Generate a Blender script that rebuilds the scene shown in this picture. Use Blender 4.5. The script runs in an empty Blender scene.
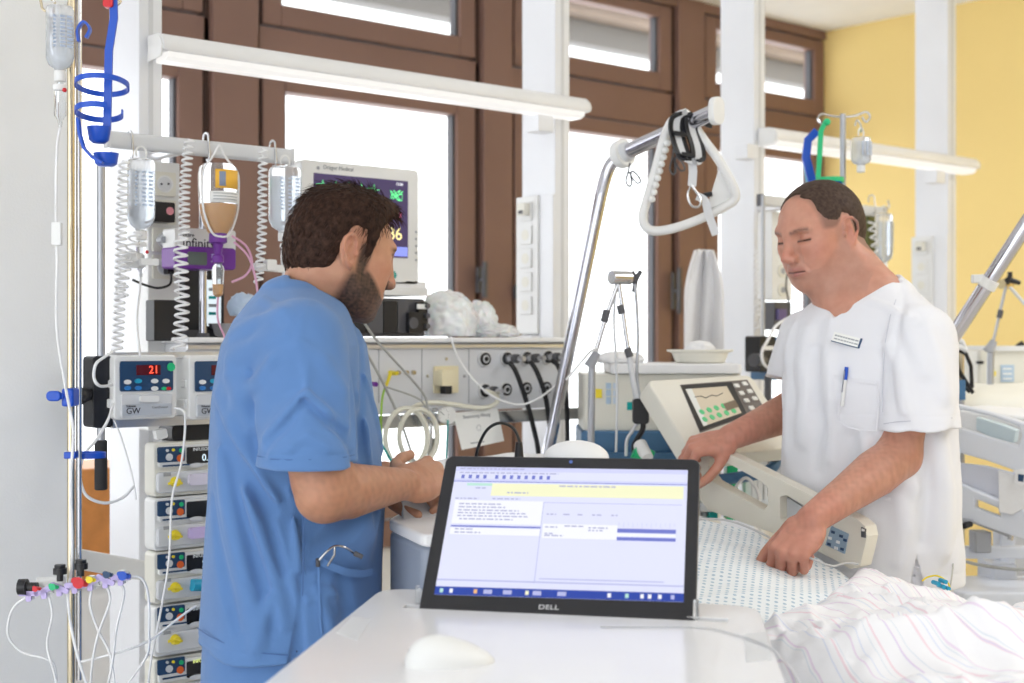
import bpy, bmesh, math, random
import numpy as np
from mathutils import Vector, Matrix, Euler, noise
random.seed(7)
SC = bpy.context.scene
COL = SC.collection
PI = math.pi
V = Vector
# ---------------------------------------------------------------- camera frame
FPX = 1394.0
CAM = V((0, 0, 1.5))
YAW = math.radians(49.6)                       # angle between view direction and the window wall (world X)
FW = V((math.cos(YAW), math.sin(YAW), 0)); RT = V((math.sin(YAW), -math.cos(YAW), 0)); UP = V((0, 0, 1))
HOR = 340.0
def P(px, py, z):
    px = float(px); py = float(py); z = float(z)
    return CAM + z * FW + (px - 512) / FPX * z * RT + (HOR - py) / FPX * z * UP
def PY(px, py, Y):                             # point on the plane y = Y
    t = (px - 512) / FPX
    return P(px, py, Y / (FW.y + RT.y * t))
def PX(px, py, X):
    t = (px - 512) / FPX
    return P(px, py, X / (FW.x + RT.x * t))
def PZ(px, py, Z):                             # point on the plane z = Z
    return P(px, py, (1.5 - Z) * FPX / (py - HOR))
def xw(px, Y): return PY(px, 340, Y).x
def CF(r, d, z=0): return V((0, 0, z)) + r * RT + d * FW
# ---------------------------------------------------------------- materials
MATS = {}
def mat(name, col, rough=.5, metal=0., var=.04, bump=0., bscale=60., spec=.5, trans=0., ior=1.45, sss=0., emit=None, es=0., coat=0., alpha=1., sheen=0., vscale=6.):
    if name in MATS: return MATS[name]
    m = bpy.data.materials.new(name); m.use_nodes = True
    nt = m.node_tree; b = nt.nodes['Principled BSDF']
    b.inputs['Roughness'].default_value = rough; b.inputs['Metallic'].default_value = metal
    b.inputs['Specular IOR Level'].default_value = spec
    b.inputs['Transmission Weight'].default_value = trans; b.inputs['IOR'].default_value = ior
    b.inputs['Coat Weight'].default_value = coat; b.inputs['Alpha'].default_value = alpha
    b.inputs['Sheen Weight'].default_value = sheen
    if sss: b.inputs['Subsurface Weight'].default_value = sss; b.inputs['Subsurface Scale'].default_value = .01; b.inputs['Subsurface Radius'].default_value = (1, .35, .2)
    if emit is not None: b.inputs['Emission Color'].default_value = (*emit, 1); b.inputs['Emission Strength'].default_value = es
    tc = nt.nodes.new('ShaderNodeTexCoord')
    n = nt.nodes.new('ShaderNodeTexNoise'); n.inputs['Scale'].default_value = vscale; n.inputs['Detail'].default_value = 3
    nt.links.new(tc.outputs['Object'], n.inputs['Vector'])
    mx = nt.nodes.new('ShaderNodeMix'); mx.data_type = 'RGBA'
    mx.inputs[6].default_value = (*[c * (1 - var) for c in col], 1); mx.inputs[7].default_value = (*[min(1, c * (1 + var)) for c in col], 1)
    nt.links.new(n.outputs['Fac'], mx.inputs[0]); nt.links.new(mx.outputs[2], b.inputs['Base Color'])
    if bump:
        n2 = nt.nodes.new('ShaderNodeTexNoise'); n2.inputs['Scale'].default_value = bscale; n2.inputs['Detail'].default_value = 4
        nt.links.new(tc.outputs['Object'], n2.inputs['Vector'])
        bp = nt.nodes.new('ShaderNodeBump'); bp.inputs['Strength'].default_value = bump; bp.inputs['Distance'].default_value = .01
        nt.links.new(n2.outputs['Fac'], bp.inputs['Height']); nt.links.new(bp.outputs['Normal'], b.inputs['Normal'])
    MATS[name] = m
    return m
WHITE = mat('white_paint', (.86, .86, .87), .4)
WALLW = mat('white_wall', (.8, .8, .8), .8, bump=.05, bscale=200)
GANTRY = mat('gantry_white', (.82, .83, .86), .35)
BROWN = mat('brown_timber', (.235, .135, .105), .5, var=.1, vscale=3)
BROWND = mat('brown_groove', (.06, .03, .02), .7)
YELLOW = mat('yellow_wall', (.94, .715, .29), .8, bump=.05, bscale=150, var=.02)
CEIL = mat('ceiling_white', (.93, .93, .92), .9)
FLOORM = mat('floor_vinyl', (.68, .66, .62), .35)
STEEL = mat('stainless_steel', (.62, .62, .64), .22, 1.)
BRASSY = mat('brass_reflection_tint', (.60, .52, .38), .25, 1.)  # brass tint stands for warm reflections on the stand; studs are brass
CHROME = mat('chrome', (.52, .52, .57), .12, 1.)
GREYM = mat('grey_metal', (.42, .43, .46), .35, .6)
ALU = mat('brushed_aluminium', (.72, .72, .73), .35, 1.)
BLACK = mat('black_plastic', (.015, .015, .018), .4)
BLACKR = mat('black_rubber', (.02, .02, .022), .7)
CREAM = mat('cream_plastic', (.78, .76, .68), .4)
BEIGE = mat('beige_plastic', (.80, .72, .50), .4)
OFFW = mat('offwhite_plastic', (.80, .80, .79), .35)
LGREY = mat('light_grey_plastic', (.66, .67, .69), .4)
MGREY = mat('mid_grey_plastic', (.36, .37, .40), .45)
DGREY = mat('dark_grey_plastic', (.09, .09, .10), .45)
BLUEP = mat('cobalt_blue_plastic', (.01, .08, .52), .3)
NAVY = mat('navy_panel', (.02, .06, .14), .35)
STEELBLUE = mat('steel_blue_plastic', (.06, .16, .30), .4)
GREENP = mat('green_plastic', (.02, .50, .20), .35)
REDP = mat('red_plastic', (.62, .02, .03), .35)
PURPLE = mat('purple_plastic', (.16, .03, .30), .35)
LILAC = mat('lilac_plastic', (.55, .46, .78), .35)
YELP = mat('yellow_plastic', (.85, .68, .03), .35)
TEAL = mat('teal_plastic', (.0, .35, .33), .35)
CYAN = mat('cyan_plastic', (.02, .35, .55), .35)
ORANGEP = mat('orange_button', (.75, .14, .03), .35)
TUBEW = mat('white_tubing', (.84, .84, .85), .25, spec=.6)
TUBEC = mat('cream_tubing', (.75, .73, .62), .3)
CABLEG = mat('grey_cable', (.38, .38, .36), .4)
PURPLEC = mat('pink_tubing', (.70, .38, .55), .3)
CLEAR = mat('clear_plastic', (.93, .95, .97), .06, trans=.85, ior=1.2, alpha=1)
BAGP = mat('frosted_bottle_plastic', (.96, .97, .99), .12, trans=.72, ior=1.12)
LIQUID = mat('clear_infusion_liquid', (.80, .87, .95), .05, trans=.8, ior=1.2)
ORANGEL = mat('amber_feed', (.72, .33, .045), .3)
PAPER = mat('paper_label', (.86, .86, .84), .7)
SHEETW = mat('white_linen', (.85, .85, .86), .9, bump=.15, bscale=90)
INK = mat('ink', (.03, .03, .04), .6)
WHITEINK = mat('white_ink', (.85, .88, .9), .5)
GREYINK = mat('grey_ink', (.35, .36, .38), .6)
def emis(name, col, s=1.): return mat(name, tuple(c * .3 for c in col), .3, emit=col, es=s)
# ---------------------------------------------------------------- object helpers
WM = {}
def _finish(o, parent, origin):
    COL.objects.link(o)
    if parent is not None:
        o.parent = parent
        o.matrix_parent_inverse = WM.get(parent.name, Matrix.Identity(4)).inverted()
    o.location = origin
    WM[o.name] = Matrix.Translation(origin)
    return o
def thing(name, label, cat, loc=(0, 0, 0), rotz=0., group=None):
    o = bpy.data.objects.new(name, None); COL.objects.link(o)
    o.empty_display_size = .1
    o.location = loc; o.rotation_euler = (0, 0, rotz)
    WM[o.name] = Matrix.Translation(V(loc)) @ Matrix.Rotation(rotz, 4, 'Z')
    return tag(o, label, cat, group)
def tag(o, label=None, cat=None, group=None, kind=None):
    if label: o['label'] = label
    if cat: o['category'] = cat
    if group: o['group'] = group
    if kind: o['kind'] = kind
    return o
def frame(o=(0, 0, 0), x=(1, 0, 0), y=(0, 1, 0), z=None):
    """matrix from an origin and two axes (z = x cross y)"""
    x = V(x).normalized(); y = V(y); y = (y - y.dot(x) * x).normalized(); z = x.cross(y)
    m = Matrix.Identity(4)
    for i in range(3): m[i][0] = x[i]; m[i][1] = y[i]; m[i][2] = z[i]; m[i][3] = o[i]
    return m
def along(p0, p1):
    """frame at p0 with z towards p1"""
    z = (V(p1) - V(p0)).normalized()
    a = V((0, 0, 1)) if abs(z.z) < .9 else V((1, 0, 0))
    x = a.cross(z).normalized()
    return frame(p0, x, z.cross(x))
class MB:
    def __init__(s, M=None): s.v = []; s.f = []; s.m = []; s.sm = []; s.M = M or Matrix.Identity(4); s.mats = []
    def mi(s, m):
        if m is None: return 0
        if m not in s.mats: s.mats.append(m)
        return s.mats.index(m)
    def add(s, vs, fs, m=None, smooth=False, M=None):
        k = len(s.v); T = s.M @ M if M is not None else s.M
        s.v += [T @ V(p) for p in vs]
        mi = s.mi(m) if m is not None else (s.mi(s.cur) if getattr(s, 'cur', None) else 0)
        for f in fs: s.f.append([k + i for i in f]); s.m.append(mi); s.sm.append(smooth)
        return s
    def use(s, m): s.cur = m; return s
    def box(s, lo, hi, m=None, M=None):
        x0, y0, z0 = lo; x1, y1, z1 = hi
        return s.add([(x0, y0, z0), (x1, y0, z0), (x1, y1, z0), (x0, y1, z0), (x0, y0, z1), (x1, y0, z1), (x1, y1, z1), (x0, y1, z1)],
              [(0, 3, 2, 1), (4, 5, 6, 7), (0, 1, 5, 4), (1, 2, 6, 5), (2, 3, 7, 6), (3, 0, 4, 7)], m, False, M)
    def rbox(s, lo, hi, r, m=None, M=None, ax=1, n=4):
        """box with its edges along axis ax rounded to r"""
        a, b = [i for i in range(3) if i != ax]
        pts = rrect(lo[a], lo[b], hi[a], hi[b], r, n)
        return s.prism(pts, lo[ax], hi[ax], m, M, ax)
    def prism(s, pts, z0, z1, m=None, M=None, ax=2, smooth=False):
        a, b = [i for i in range(3) if i != ax]
        def mk(p, z):
            q = [0, 0, 0]; q[a] = p[0]; q[b] = p[1]; q[ax] = z; return q
        n = len(pts)
        vs = [mk(p, z0) for p in pts] + [mk(p, z1) for p in pts]
        fs = [[i, (i + 1) % n, n + (i + 1) % n, n + i] for i in range(n)] + [list(range(n))[::-1], list(range(n, 2 * n))]
        if ax == 1: fs = [f[::-1] for f in fs]
        return s.add(vs, fs, m, smooth, M)
    def lathe(s, prof, M=None, m=None, n=24, caps=True, smooth=True):
        """prof: list of (r, z)"""
        vs = []; fs = []; k = len(prof)
        for r, z in prof:
            for i in range(n):
                a = 2 * PI * i / n; vs.append((r * math.cos(a), r * math.sin(a), z))
        for j in range(k - 1):
            for i in range(n):
                fs.append([j * n + i, j * n + (i + 1) % n, (j + 1) * n + (i + 1) % n, (j + 1) * n + i])
        if caps:
            fs.append(list(range(n))[::-1]); fs.append(list(range((k - 1) * n, k * n)))
        return s.add(vs, fs, m, smooth, M)
    def cyl(s, p0, p1, r, r1=None, n=20, m=None, smooth=True):
        L = (V(p1) - V(p0)).length
        return s.lathe([(r, 0), (r if r1 is None else r1, L)], along(p0, p1), m, n, True, smooth)
    def sphere(s, c, r, m=None, n=20, k=12, M=None):
        if not hasattr(r, '__len__'): r = (r, r, r)
        prof = [(max(1e-5, math.sin(PI * j / k)), -math.cos(PI * j / k)) for j in range(k + 1)]
        T = Matrix.Translation(V(c)) @ Matrix.Diagonal((*r, 1))
        return s.lathe(prof, (M @ T) if M is not None else T, m, n, False)
    def tube(s, pts, r, n=8, m=None, closed=False, caps=True, smooth=True):
        pts = [V(p) for p in pts]; N = len(pts)
        rr = r if hasattr(r, '__len__') else [r] * N
        vs = []; fs = []; prev = None
        for i, p in enumerate(pts):
            if closed: t = pts[(i + 1) % N] - pts[i - 1]
            else: t = pts[min(i + 1, N - 1)] - pts[max(i - 1, 0)]
            if t.length < 1e-9: t = V((0, 0, 1))
            t.normalize()
            if prev is None:
                a = V((0, 0, 1)) if abs(t.z) < .9 else V((1, 0, 0))
                u = a.cross(t).normalized()
            else:
                u = prev - prev.dot(t) * t
                if u.length < 1e-6: u = V((1, 0, 0)).cross(t)
                u.normalize()
            prev = u; w = t.cross(u)
            for k in range(n):
                a = 2 * PI * k / n; vs.append(p + rr[i] * (math.cos(a) * u + math.sin(a) * w))
        for i in range(N if closed else N - 1):
            j = (i + 1) % N
            for k in range(n): fs.append([i * n + k, i * n + (k + 1) % n, j * n + (k + 1) % n, j * n + k])
        if caps and not closed: fs.append(list(range(n))[::-1]); fs.append(list(range((N - 1) * n, N * n)))
        return s.add(vs, fs, m, smooth)
    def strip(s, pts, w, th, side, m=None):
        """a flat band along pts, width w along 'side', thickness th"""
        pts = [V(p) for p in pts]; N = len(pts); vs = []; fs = []
        for i, p in enumerate(pts):
            t = (pts[min(i + 1, N - 1)] - pts[max(i - 1, 0)]).normalized()
            sd = V(side) if not callable(side) else side(i)
            sd = (sd - sd.dot(t) * t).normalized(); nn = t.cross(sd)
            for a, b in ((-1, -1), (1, -1), (1, 1), (-1, 1)): vs.append(p + sd * (a * w / 2) + nn * (b * th / 2))
        for i in range(N - 1):
            for k in range(4): fs.append([i * 4 + k, i * 4 + (k + 1) % 4, i * 4 + 4 + (k + 1) % 4, i * 4 + 4 + k])
        fs.append([3, 2, 1, 0]); fs.append([4 * N - 4, 4 * N - 3, 4 * N - 2, 4 * N - 1])
        return s.add(vs, fs, m, True)
    def grid(s, nu, nv, fn, m=None, smooth=True, flip=False):
        vs = [fn(i / (nu - 1), j / (nv - 1)) for j in range(nv) for i in range(nu)]
        fs = [[j * nu + i, j * nu + i + 1, (j + 1) * nu + i + 1, (j + 1) * nu + i] for j in range(nv - 1) for i in range(nu - 1)]
        if flip: fs = [f[::-1] for f in fs]
        return s.add(vs, fs, m, smooth)
    def build(s, name, m=None, parent=None, bevel=0., seg=2, sub=0, solid=0., fixn=True, origin=None, auto=True):
        me = bpy.data.meshes.new(name)
        if origin is None:
            xs = [p.x for p in s.v]; ys = [p.y for p in s.v]; zs = [p.z for p in s.v]
            origin = V(((min(xs) + max(xs)) / 2, (min(ys) + max(ys)) / 2, min(zs)))
        me.from_pydata([p - origin for p in s.v], [], s.f)
        if s.mats:
            for q in s.mats: me.materials.append(q)
        else: me.materials.append(m)
        me.polygons.foreach_set('material_index', s.m); me.polygons.foreach_set('use_smooth', s.sm)
        if fixn:
            bm = bmesh.new(); bm.from_mesh(me); bmesh.ops.recalc_face_normals(bm, faces=bm.faces); bm.to_mesh(me); bm.free()
        me.update()
        o = bpy.data.objects.new(name, me)
        _finish(o, parent, origin)
        if bevel:
            b = o.modifiers.new('bevel', 'BEVEL'); b.width = bevel; b.segments = seg; b.limit_method = 'ANGLE'; b.angle_limit = math.radians(50); b.harden_normals = False
            me.polygons.foreach_set('use_smooth', [True] * len(me.polygons))
            w = o.modifiers.new('wn', 'WEIGHTED_NORMAL'); w.keep_sharp = True
        elif any(s.sm):
            if hasattr(me, 'set_sharp_from_angle'): me.set_sharp_from_angle(angle=math.radians(45))
        if solid:
            q = o.modifiers.new('solid', 'SOLIDIFY'); q.thickness = solid; q.offset = 0
        if sub:
            q = o.modifiers.new('sub', 'SUBSURF'); q.levels = sub; q.render_levels = sub
        return o
def rrect(x0, y0, x1, y1, r, n=4):
    pts = []
    r = min(r, abs(x1 - x0) / 2 * .999, abs(y1 - y0) / 2 * .999)
    for cx, cy, a0 in ((x1 - r, y0 + r, -90), (x1 - r, y1 - r, 0), (x0 + r, y1 - r, 90), (x0 + r, y0 + r, 180)):
        for i in range(n + 1):
            a = math.radians(a0 + 90 * i / n); pts.append((cx + r * math.cos(a), cy + r * math.sin(a)))
    return pts
def spline(pts, k=8):
    """Catmull-Rom through pts"""
    pts = [V(p) for p in pts]; out = []
    for i in range(len(pts) - 1):
        p0 = pts[max(i - 1, 0)]; p1 = pts[i]; p2 = pts[i + 1]; p3 = pts[min(i + 2, len(pts) - 1)]
        for j in range(k):
            t = j / k
            out.append(.5 * ((2 * p1) + (p2 - p0) * t + (2 * p0 - 5 * p1 + 4 * p2 - p3) * t * t + (3 * p1 - p0 - 3 * p2 + p3) * t ** 3))
    out.append(pts[-1]); return out
def text(body, size, M, m, parent, name='lettering', ext=.0004, align='LEFT', xs=1.):
    c = bpy.data.curves.new(name, 'FONT'); c.body = body; c.size = size; c.extrude = ext; c.align_x = align; c.align_y = 'CENTER'; c.resolution_u = 3
    t_ = bpy.data.objects.new(name, c); COL.objects.link(t_)
    bpy.context.view_layer.update()
    me = bpy.data.meshes.new_from_object(t_.evaluated_get(bpy.context.evaluated_depsgraph_get()))
    bpy.data.objects.remove(t_); bpy.data.curves.remove(c)
    me.transform(M @ Matrix.Diagonal((xs, 1, 1, 1)))
    me.materials.clear(); me.materials.append(m); me.name = name
    n_ = len(me.vertices); co = np.zeros(n_ * 3); me.vertices.foreach_get('co', co); co = co.reshape(-1, 3)
    o0 = V(((co[:, 0].min() + co[:, 0].max()) / 2, (co[:, 1].min() + co[:, 1].max()) / 2, co[:, 2].min()))
    me.transform(Matrix.Translation(-o0))
    o = bpy.data.objects.new(name, me)
    return _finish(o, parent, o0)
def ch(o): return [c for c in bpy.data.objects if c.parent == o]
def dup(root, loc, rotz=None, label=None, parent=None):
    r = root.copy(); COL.objects.link(r); r.location = loc
    if rotz is not None: r.rotation_euler = (0, 0, rotz)
    if label: r['label'] = label
    for c in ch(root):
        d = c.copy(); COL.objects.link(d); d.parent = r
        for g in ch(c):
            e = g.copy(); COL.objects.link(e); e.parent = d
    return r
def cable(name, pts, r, m, label=None, cat='cable', group=None, parent=None, k=8, n=8):
    o = MB().tube(spline(pts, k), r, n).build(name, m, parent)
    if parent is None: tag(o, label, cat, group)
    return o
def front(px, py, Y):
    """frame on a plane facing -Y (towards the room): x = +X, y = up, z = -Y"""
    return frame(PY(px, py, Y), (1, 0, 0), (0, 0, 1))
# ================================================================ smooth bodies: implicit shapes turned into one mesh
F32 = np.float32
def A3(v): return np.array([v[0], v[1], v[2]], F32)
def s_cap(a, b, ra, rb=None):
    a = A3(a); b = A3(b); rb = ra if rb is None else rb; ab = b - a; L = float(ab @ ab) + 1e-9
    def f(p):
        q = p - a; h = np.clip((q @ ab) / L, 0, 1)
        return np.linalg.norm(q - h[:, None] * ab, axis=1) - (ra + (rb - ra) * h)
    return f
def s_chain(pts, rs):
    fs = [s_cap(pts[i], pts[i + 1], rs[i], rs[i + 1]) for i in range(len(pts) - 1)]
    def f(p):
        d = fs[0](p)
        for g in fs[1:]: d = np.minimum(d, g(p))
        return d
    return f
def s_ell(M, c, r):
    """ellipsoid, centre c and radii r in the frame M"""
    R = np.array(M.to_3x3(), F32); o = np.array(M @ V(c), F32); r = np.array(r, F32); mr = float(r.min())
    def f(p):
        q = (p - o) @ R
        k0 = np.linalg.norm(q / r, axis=1); k1 = np.linalg.norm(q / (r * r), axis=1) + 1e-6
        return k0 * (k0 - 1) / k1
    return f
def s_rell(M, c, r, ax, ang):
    return s_ell(M @ Matrix.Translation(V(c)) @ Matrix.Rotation(math.radians(ang), 4, ax), (0, 0, 0), r)
def s_loft(M, rows, e=2.3, cap=.03):
    """stack of ovals: rows (z, cx, cy, rx, ry) in the frame M"""
    R = np.array(M.to_3x3(), F32); o = np.array(M.translation, F32); A = np.array(rows, F32); A = A[A[:, 0].argsort()]
    def f(p):
        q = (p - o) @ R; z = q[:, 2]
        cx, cy, rx, ry = [np.interp(z, A[:, 0], A[:, i]) for i in (1, 2, 3, 4)]
        x = np.abs(q[:, 0] - cx) / rx; y = np.abs(q[:, 1] - cy) / ry
        k = (x ** e + y ** e + 1e-9) ** (1 / e)
        d = (k - 1) * np.minimum(rx, ry) * (1 + .25 * (k > 1))
        zc = np.maximum(A[0, 0] - z, z - A[-1, 0])
        return smax(d, zc, cap).astype(F32)
    return f
def smin(a, b, k):
    if k <= 0: return np.minimum(a, b)
    h = np.maximum(k - np.abs(a - b), 0) / k
    return np.minimum(a, b) - h * h * k * .25
def smax(a, b, k): return -smin(-a, -b, k)
def s_half(pt, nrm):
    """half space: negative on the side opposite to nrm"""
    o = A3(pt); n = A3(V(nrm).normalized())
    return lambda p: (p - o) @ n
def trig(seed, n, f0, f1, dirw=(1, 1, 1)):
    r = np.random.RandomState(seed)
    K = r.normal(size=(n, 3)) * np.array(dirw); K /= np.linalg.norm(K, axis=1)[:, None]; K *= r.uniform(f0, f1, n)[:, None]
    ph = r.uniform(0, 6.28, n); K = K.astype(F32)
    return lambda p: np.sin(p @ K.T + ph.astype(F32)).sum(1) / math.sqrt(n)
def surf_nets(ops, lo, hi, h, disp=None, amp=0.):
    """ops: list of (op, fn, k); op in u (join), s (cut away), i (keep inside)"""
    B = 8
    lo = np.array(lo, F32); n = np.ceil((np.array(hi) - lo) / h / B).astype(int); N = n * B
    G = np.empty(N, F32)
    ci = np.stack(np.meshgrid(*[np.arange(k) for k in n], indexing='ij'), -1).reshape(-1, 3)
    cen = lo + (ci * B + (B - 1) / 2).astype(F32) * h
    rad = B * h * .9
    def combine(vals, op, d, k):
        if op == 'u': return smin(vals, d, k)
        if op == 's': return smax(vals, -d, k)
        return smax(vals, d, k)
    cv = np.full(len(cen), 1e3, F32); pv = []
    for op, fn, k in ops:
        d = fn(cen).astype(F32); pv.append(d); cv = combine(cv, op, d, k)
    near = np.abs(cv) < rad * 1.6 + amp
    G.reshape(n[0], B, n[1], B, n[2], B)[:] = np.where(cv < 0, -1, 1).reshape(n)[:, None, :, None, :, None]
    bi = np.nonzero(near)[0]
    off = np.stack(np.meshgrid(*[np.arange(B)] * 3, indexing='ij'), -1).reshape(-1, 3)
    CH = 1500
    for c0 in range(0, len(bi), CH):
        ids = bi[c0:c0 + CH]
        gi = ci[ids][:, None, :] * B + off[None]                       # (b,512,3)
        pts = (lo + gi.reshape(-1, 3).astype(F32) * h).astype(F32).reshape(len(ids), -1, 3)
        val = np.full(pts.shape[:2], 1e3, F32)
        for (op, fn, k), d in zip(ops, pv):
            dd = d[ids]
            if op == 'u': rel = dd < np.abs(cv[ids]) + rad * 1.8 + k + amp
            elif op == 's': rel = dd < rad * 1.8 + k + amp
            else: rel = np.ones(len(ids), bool)
            w_ = np.nonzero(rel)[0]
            if not len(w_): continue
            q = pts[w_].reshape(-1, 3)
            val[w_] = combine(val[w_], op, fn(q).astype(F32).reshape(len(w_), -1), k)
        if disp is not None: val = val + disp(pts.reshape(-1, 3)).astype(F32).reshape(val.shape)
        gi = gi.reshape(-1, 3)
        G[gi[:, 0], gi[:, 1], gi[:, 2]] = val.reshape(-1)
    S = G < 0
    nb = np.zeros(np.array(N) - 1, np.int8)
    for a in (0, 1):
        for b in (0, 1):
            for c in (0, 1):
                nb += S[a:N[0] - 1 + a, b:N[1] - 1 + b, c:N[2] - 1 + c]
    act = np.argwhere((nb > 0) & (nb < 8))
    corner = np.array([(a, b, c) for a in (0, 1) for b in (0, 1) for c in (0, 1)])
    cvv = np.stack([G[act[:, 0] + a, act[:, 1] + b, act[:, 2] + c] for a, b, c in corner], 1)
    acc = np.zeros((len(act), 3)); cnt = np.zeros(len(act))
    for i in range(8):
        for j in range(i + 1, 8):
            dd = corner[j] - corner[i]
            if abs(dd).sum() != 1: continue
            m = (cvv[:, i] < 0) != (cvv[:, j] < 0)
            t = np.where(m, cvv[:, i] / np.where(m, cvv[:, i] - cvv[:, j], 1), 0)
            acc += np.where(m[:, None], corner[i] + t[:, None] * dd, 0); cnt += m
    verts = lo + (act + acc / cnt[:, None]) * h
    idx = np.full(nb.shape, -1, np.int32); idx[act[:, 0], act[:, 1], act[:, 2]] = np.arange(len(act))
    faces = []
    for ax in range(3):
        u, v = (ax + 1) % 3, (ax + 2) % 3
        sl0 = [slice(0, N[k]) for k in range(3)]; sl1 = list(sl0)
        sl0[ax] = slice(0, N[ax] - 1); sl1[ax] = slice(1, N[ax])
        E = S[tuple(sl0)] != S[tuple(sl1)]
        e = np.argwhere(E)
        ok = (e[:, u] > 0) & (e[:, v] > 0) & (e[:, u] < N[u] - 1) & (e[:, v] < N[v] - 1)
        e = e[ok]
        s0 = S[e[:, 0], e[:, 1], e[:, 2]]
        du = np.zeros(3, int); du[u] = 1; dv = np.zeros(3, int); dv[v] = 1
        q = np.stack([idx[tuple((e - du - dv).T)], idx[tuple((e - dv).T)], idx[tuple(e.T)], idx[tuple((e - du).T)]], 1)
        q[~s0] = q[~s0][:, ::-1]
        faces.append(q)
    faces = np.concatenate(faces)
    return verts.astype(F32), faces[(faces >= 0).all(1)]
def np_mesh(name, verts, faces, m, parent=None, colors=None, smooth_iter=0):
    me = bpy.data.meshes.new(name)
    o0 = V(((verts[:, 0].min() + verts[:, 0].max()) / 2, (verts[:, 1].min() + verts[:, 1].max()) / 2, verts[:, 2].min()))
    vv = verts - np.array(o0, F32)
    if smooth_iter:
        for _ in range(smooth_iter):
            acc = np.zeros_like(vv); cnt = np.zeros(len(vv), F32)
            for a, b in ((0, 1), (1, 2), (2, 3), (3, 0)):
                for x, y in ((a, b), (b, a)):
                    for c in range(3): acc[:, c] += np.bincount(faces[:, x], vv[faces[:, y], c], len(vv))
                    cnt += np.bincount(faces[:, x], minlength=len(vv))
            vv = (vv * .5 + .5 * acc / np.maximum(cnt, 1)[:, None]).astype(F32)
    me.vertices.add(len(vv)); me.vertices.foreach_set('co', vv.ravel())
    k = faces.shape[1]
    me.loops.add(faces.size); me.loops.foreach_set('vertex_index', faces.ravel().astype(np.int32))
    me.polygons.add(len(faces)); me.polygons.foreach_set('loop_start', np.arange(0, faces.size, k, dtype=np.int32))
    me.polygons.foreach_set('loop_total', np.full(len(faces), k, np.int32))
    me.polygons.foreach_set('use_smooth', np.ones(len(faces), bool))
    me.materials.append(m)
    me.update(calc_edges=True); me.validate()
    if colors is not None:
        at = me.color_attributes.new('Col', 'FLOAT_COLOR', 'POINT')
        at.data.foreach_set('color', np.concatenate([colors, np.ones((len(colors), 1))], 1).astype(F32).ravel())
    o = bpy.data.objects.new(name, me)
    return _finish(o, parent, o0)
def bounds(pts, pad):
    a = np.array([list(p) for p in pts]); return a.min(0) - pad, a.max(0) + pad
# ================================================================ camera, light
cd = bpy.data.cameras.new('camera'); cam = bpy.data.objects.new('camera', cd); COL.objects.link(cam)
cam.location = CAM; cam.rotation_euler = (PI / 2, 0, YAW - PI / 2)
cd.sensor_width = 36; cd.lens = FPX * 36 / 1024; cd.shift_y = -(HOR - 341.5) / 1024 * -1 * -1
cd.shift_y = (340.0 - 341.5) / 1024
cd.clip_start = .05
cd.dof.use_dof = True; cd.dof.focus_distance = 2.55; cd.dof.aperture_fstop = 3.9
SC.camera = cam
SC.view_settings.view_transform = 'Standard'; SC.view_settings.look = 'None'; SC.view_settings.gamma = 1
SC.view_settings.use_curve_mapping = False; SC.view_settings.exposure = .45
w = bpy.data.worlds.new('world'); SC.world = w; w.use_nodes = True
bg = w.node_tree.nodes['Background']; bg.inputs[0].default_value = (.93, .965, 1., 1); bg.inputs[1].default_value = 2.2
def area(name, loc, size, energy, col=(1, 1, 1), rot=(0, 0, 0), sy=None):
    l = bpy.data.lights.new(name, 'AREA'); l.energy = energy; l.color = col; l.size = size
    if sy: l.shape = 'RECTANGLE'; l.size_y = sy
    o = bpy.data.objects.new(name, l); COL.objects.link(o); o.location = loc; o.rotation_euler = rot
    return o
# ================================================================ shell
H = 3.045; YW = 4.33; XR = 5.72
def st(o): tag(o, kind='structure'); return o
st(MB().box((-4, -5, -.1), (XR + .2, YW + .2, 0)).build('floor', FLOORM))
st(MB().box((-4, -5, H), (XR + .2, YW + .2, H + .1)).build('ceiling', CEIL))
st(MB().box((XR, -5, 0), (XR + .2, YW + .06, H)).build('wall_right', YELLOW))
st(MB().box((XR - .015, -5, 0), (XR, YW, .1)).build('baseboard_right', WHITE))
st(MB().box((-4, -5.2, 0), (XR + .2, -5, H)).build('wall_back', WALLW))
# white partition at the left
st(MB().box((-1.2, 2.7, 0), (PY(75, 340, 2.7).x, 2.86, H)).build('wall_left', WALLW, bevel=.004))
# window wall: lower parapet, brown timber frame
zW = lambda py, px=455: PY(px, py, YW).z
SILL = .72
st(MB().box((-4, YW, 0), (XR, YW + .2, SILL)).build('wall_front', WALLW))
zt = [SILL, zW(118), zW(100), zW(57), zW(39), 2.965, H]
verts_post = [(xw(206, YW), xw(252, YW)), (xw(476, YW), xw(505, YW)), (xw(671, YW), xw(697, YW))]
m = MB()
def bar(x0, x1, z0, z1, y0=YW - .05, y1=YW + .06): m.box((x0, y0, z0), (x1, y1, z1))
X0 = -4.0
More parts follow.
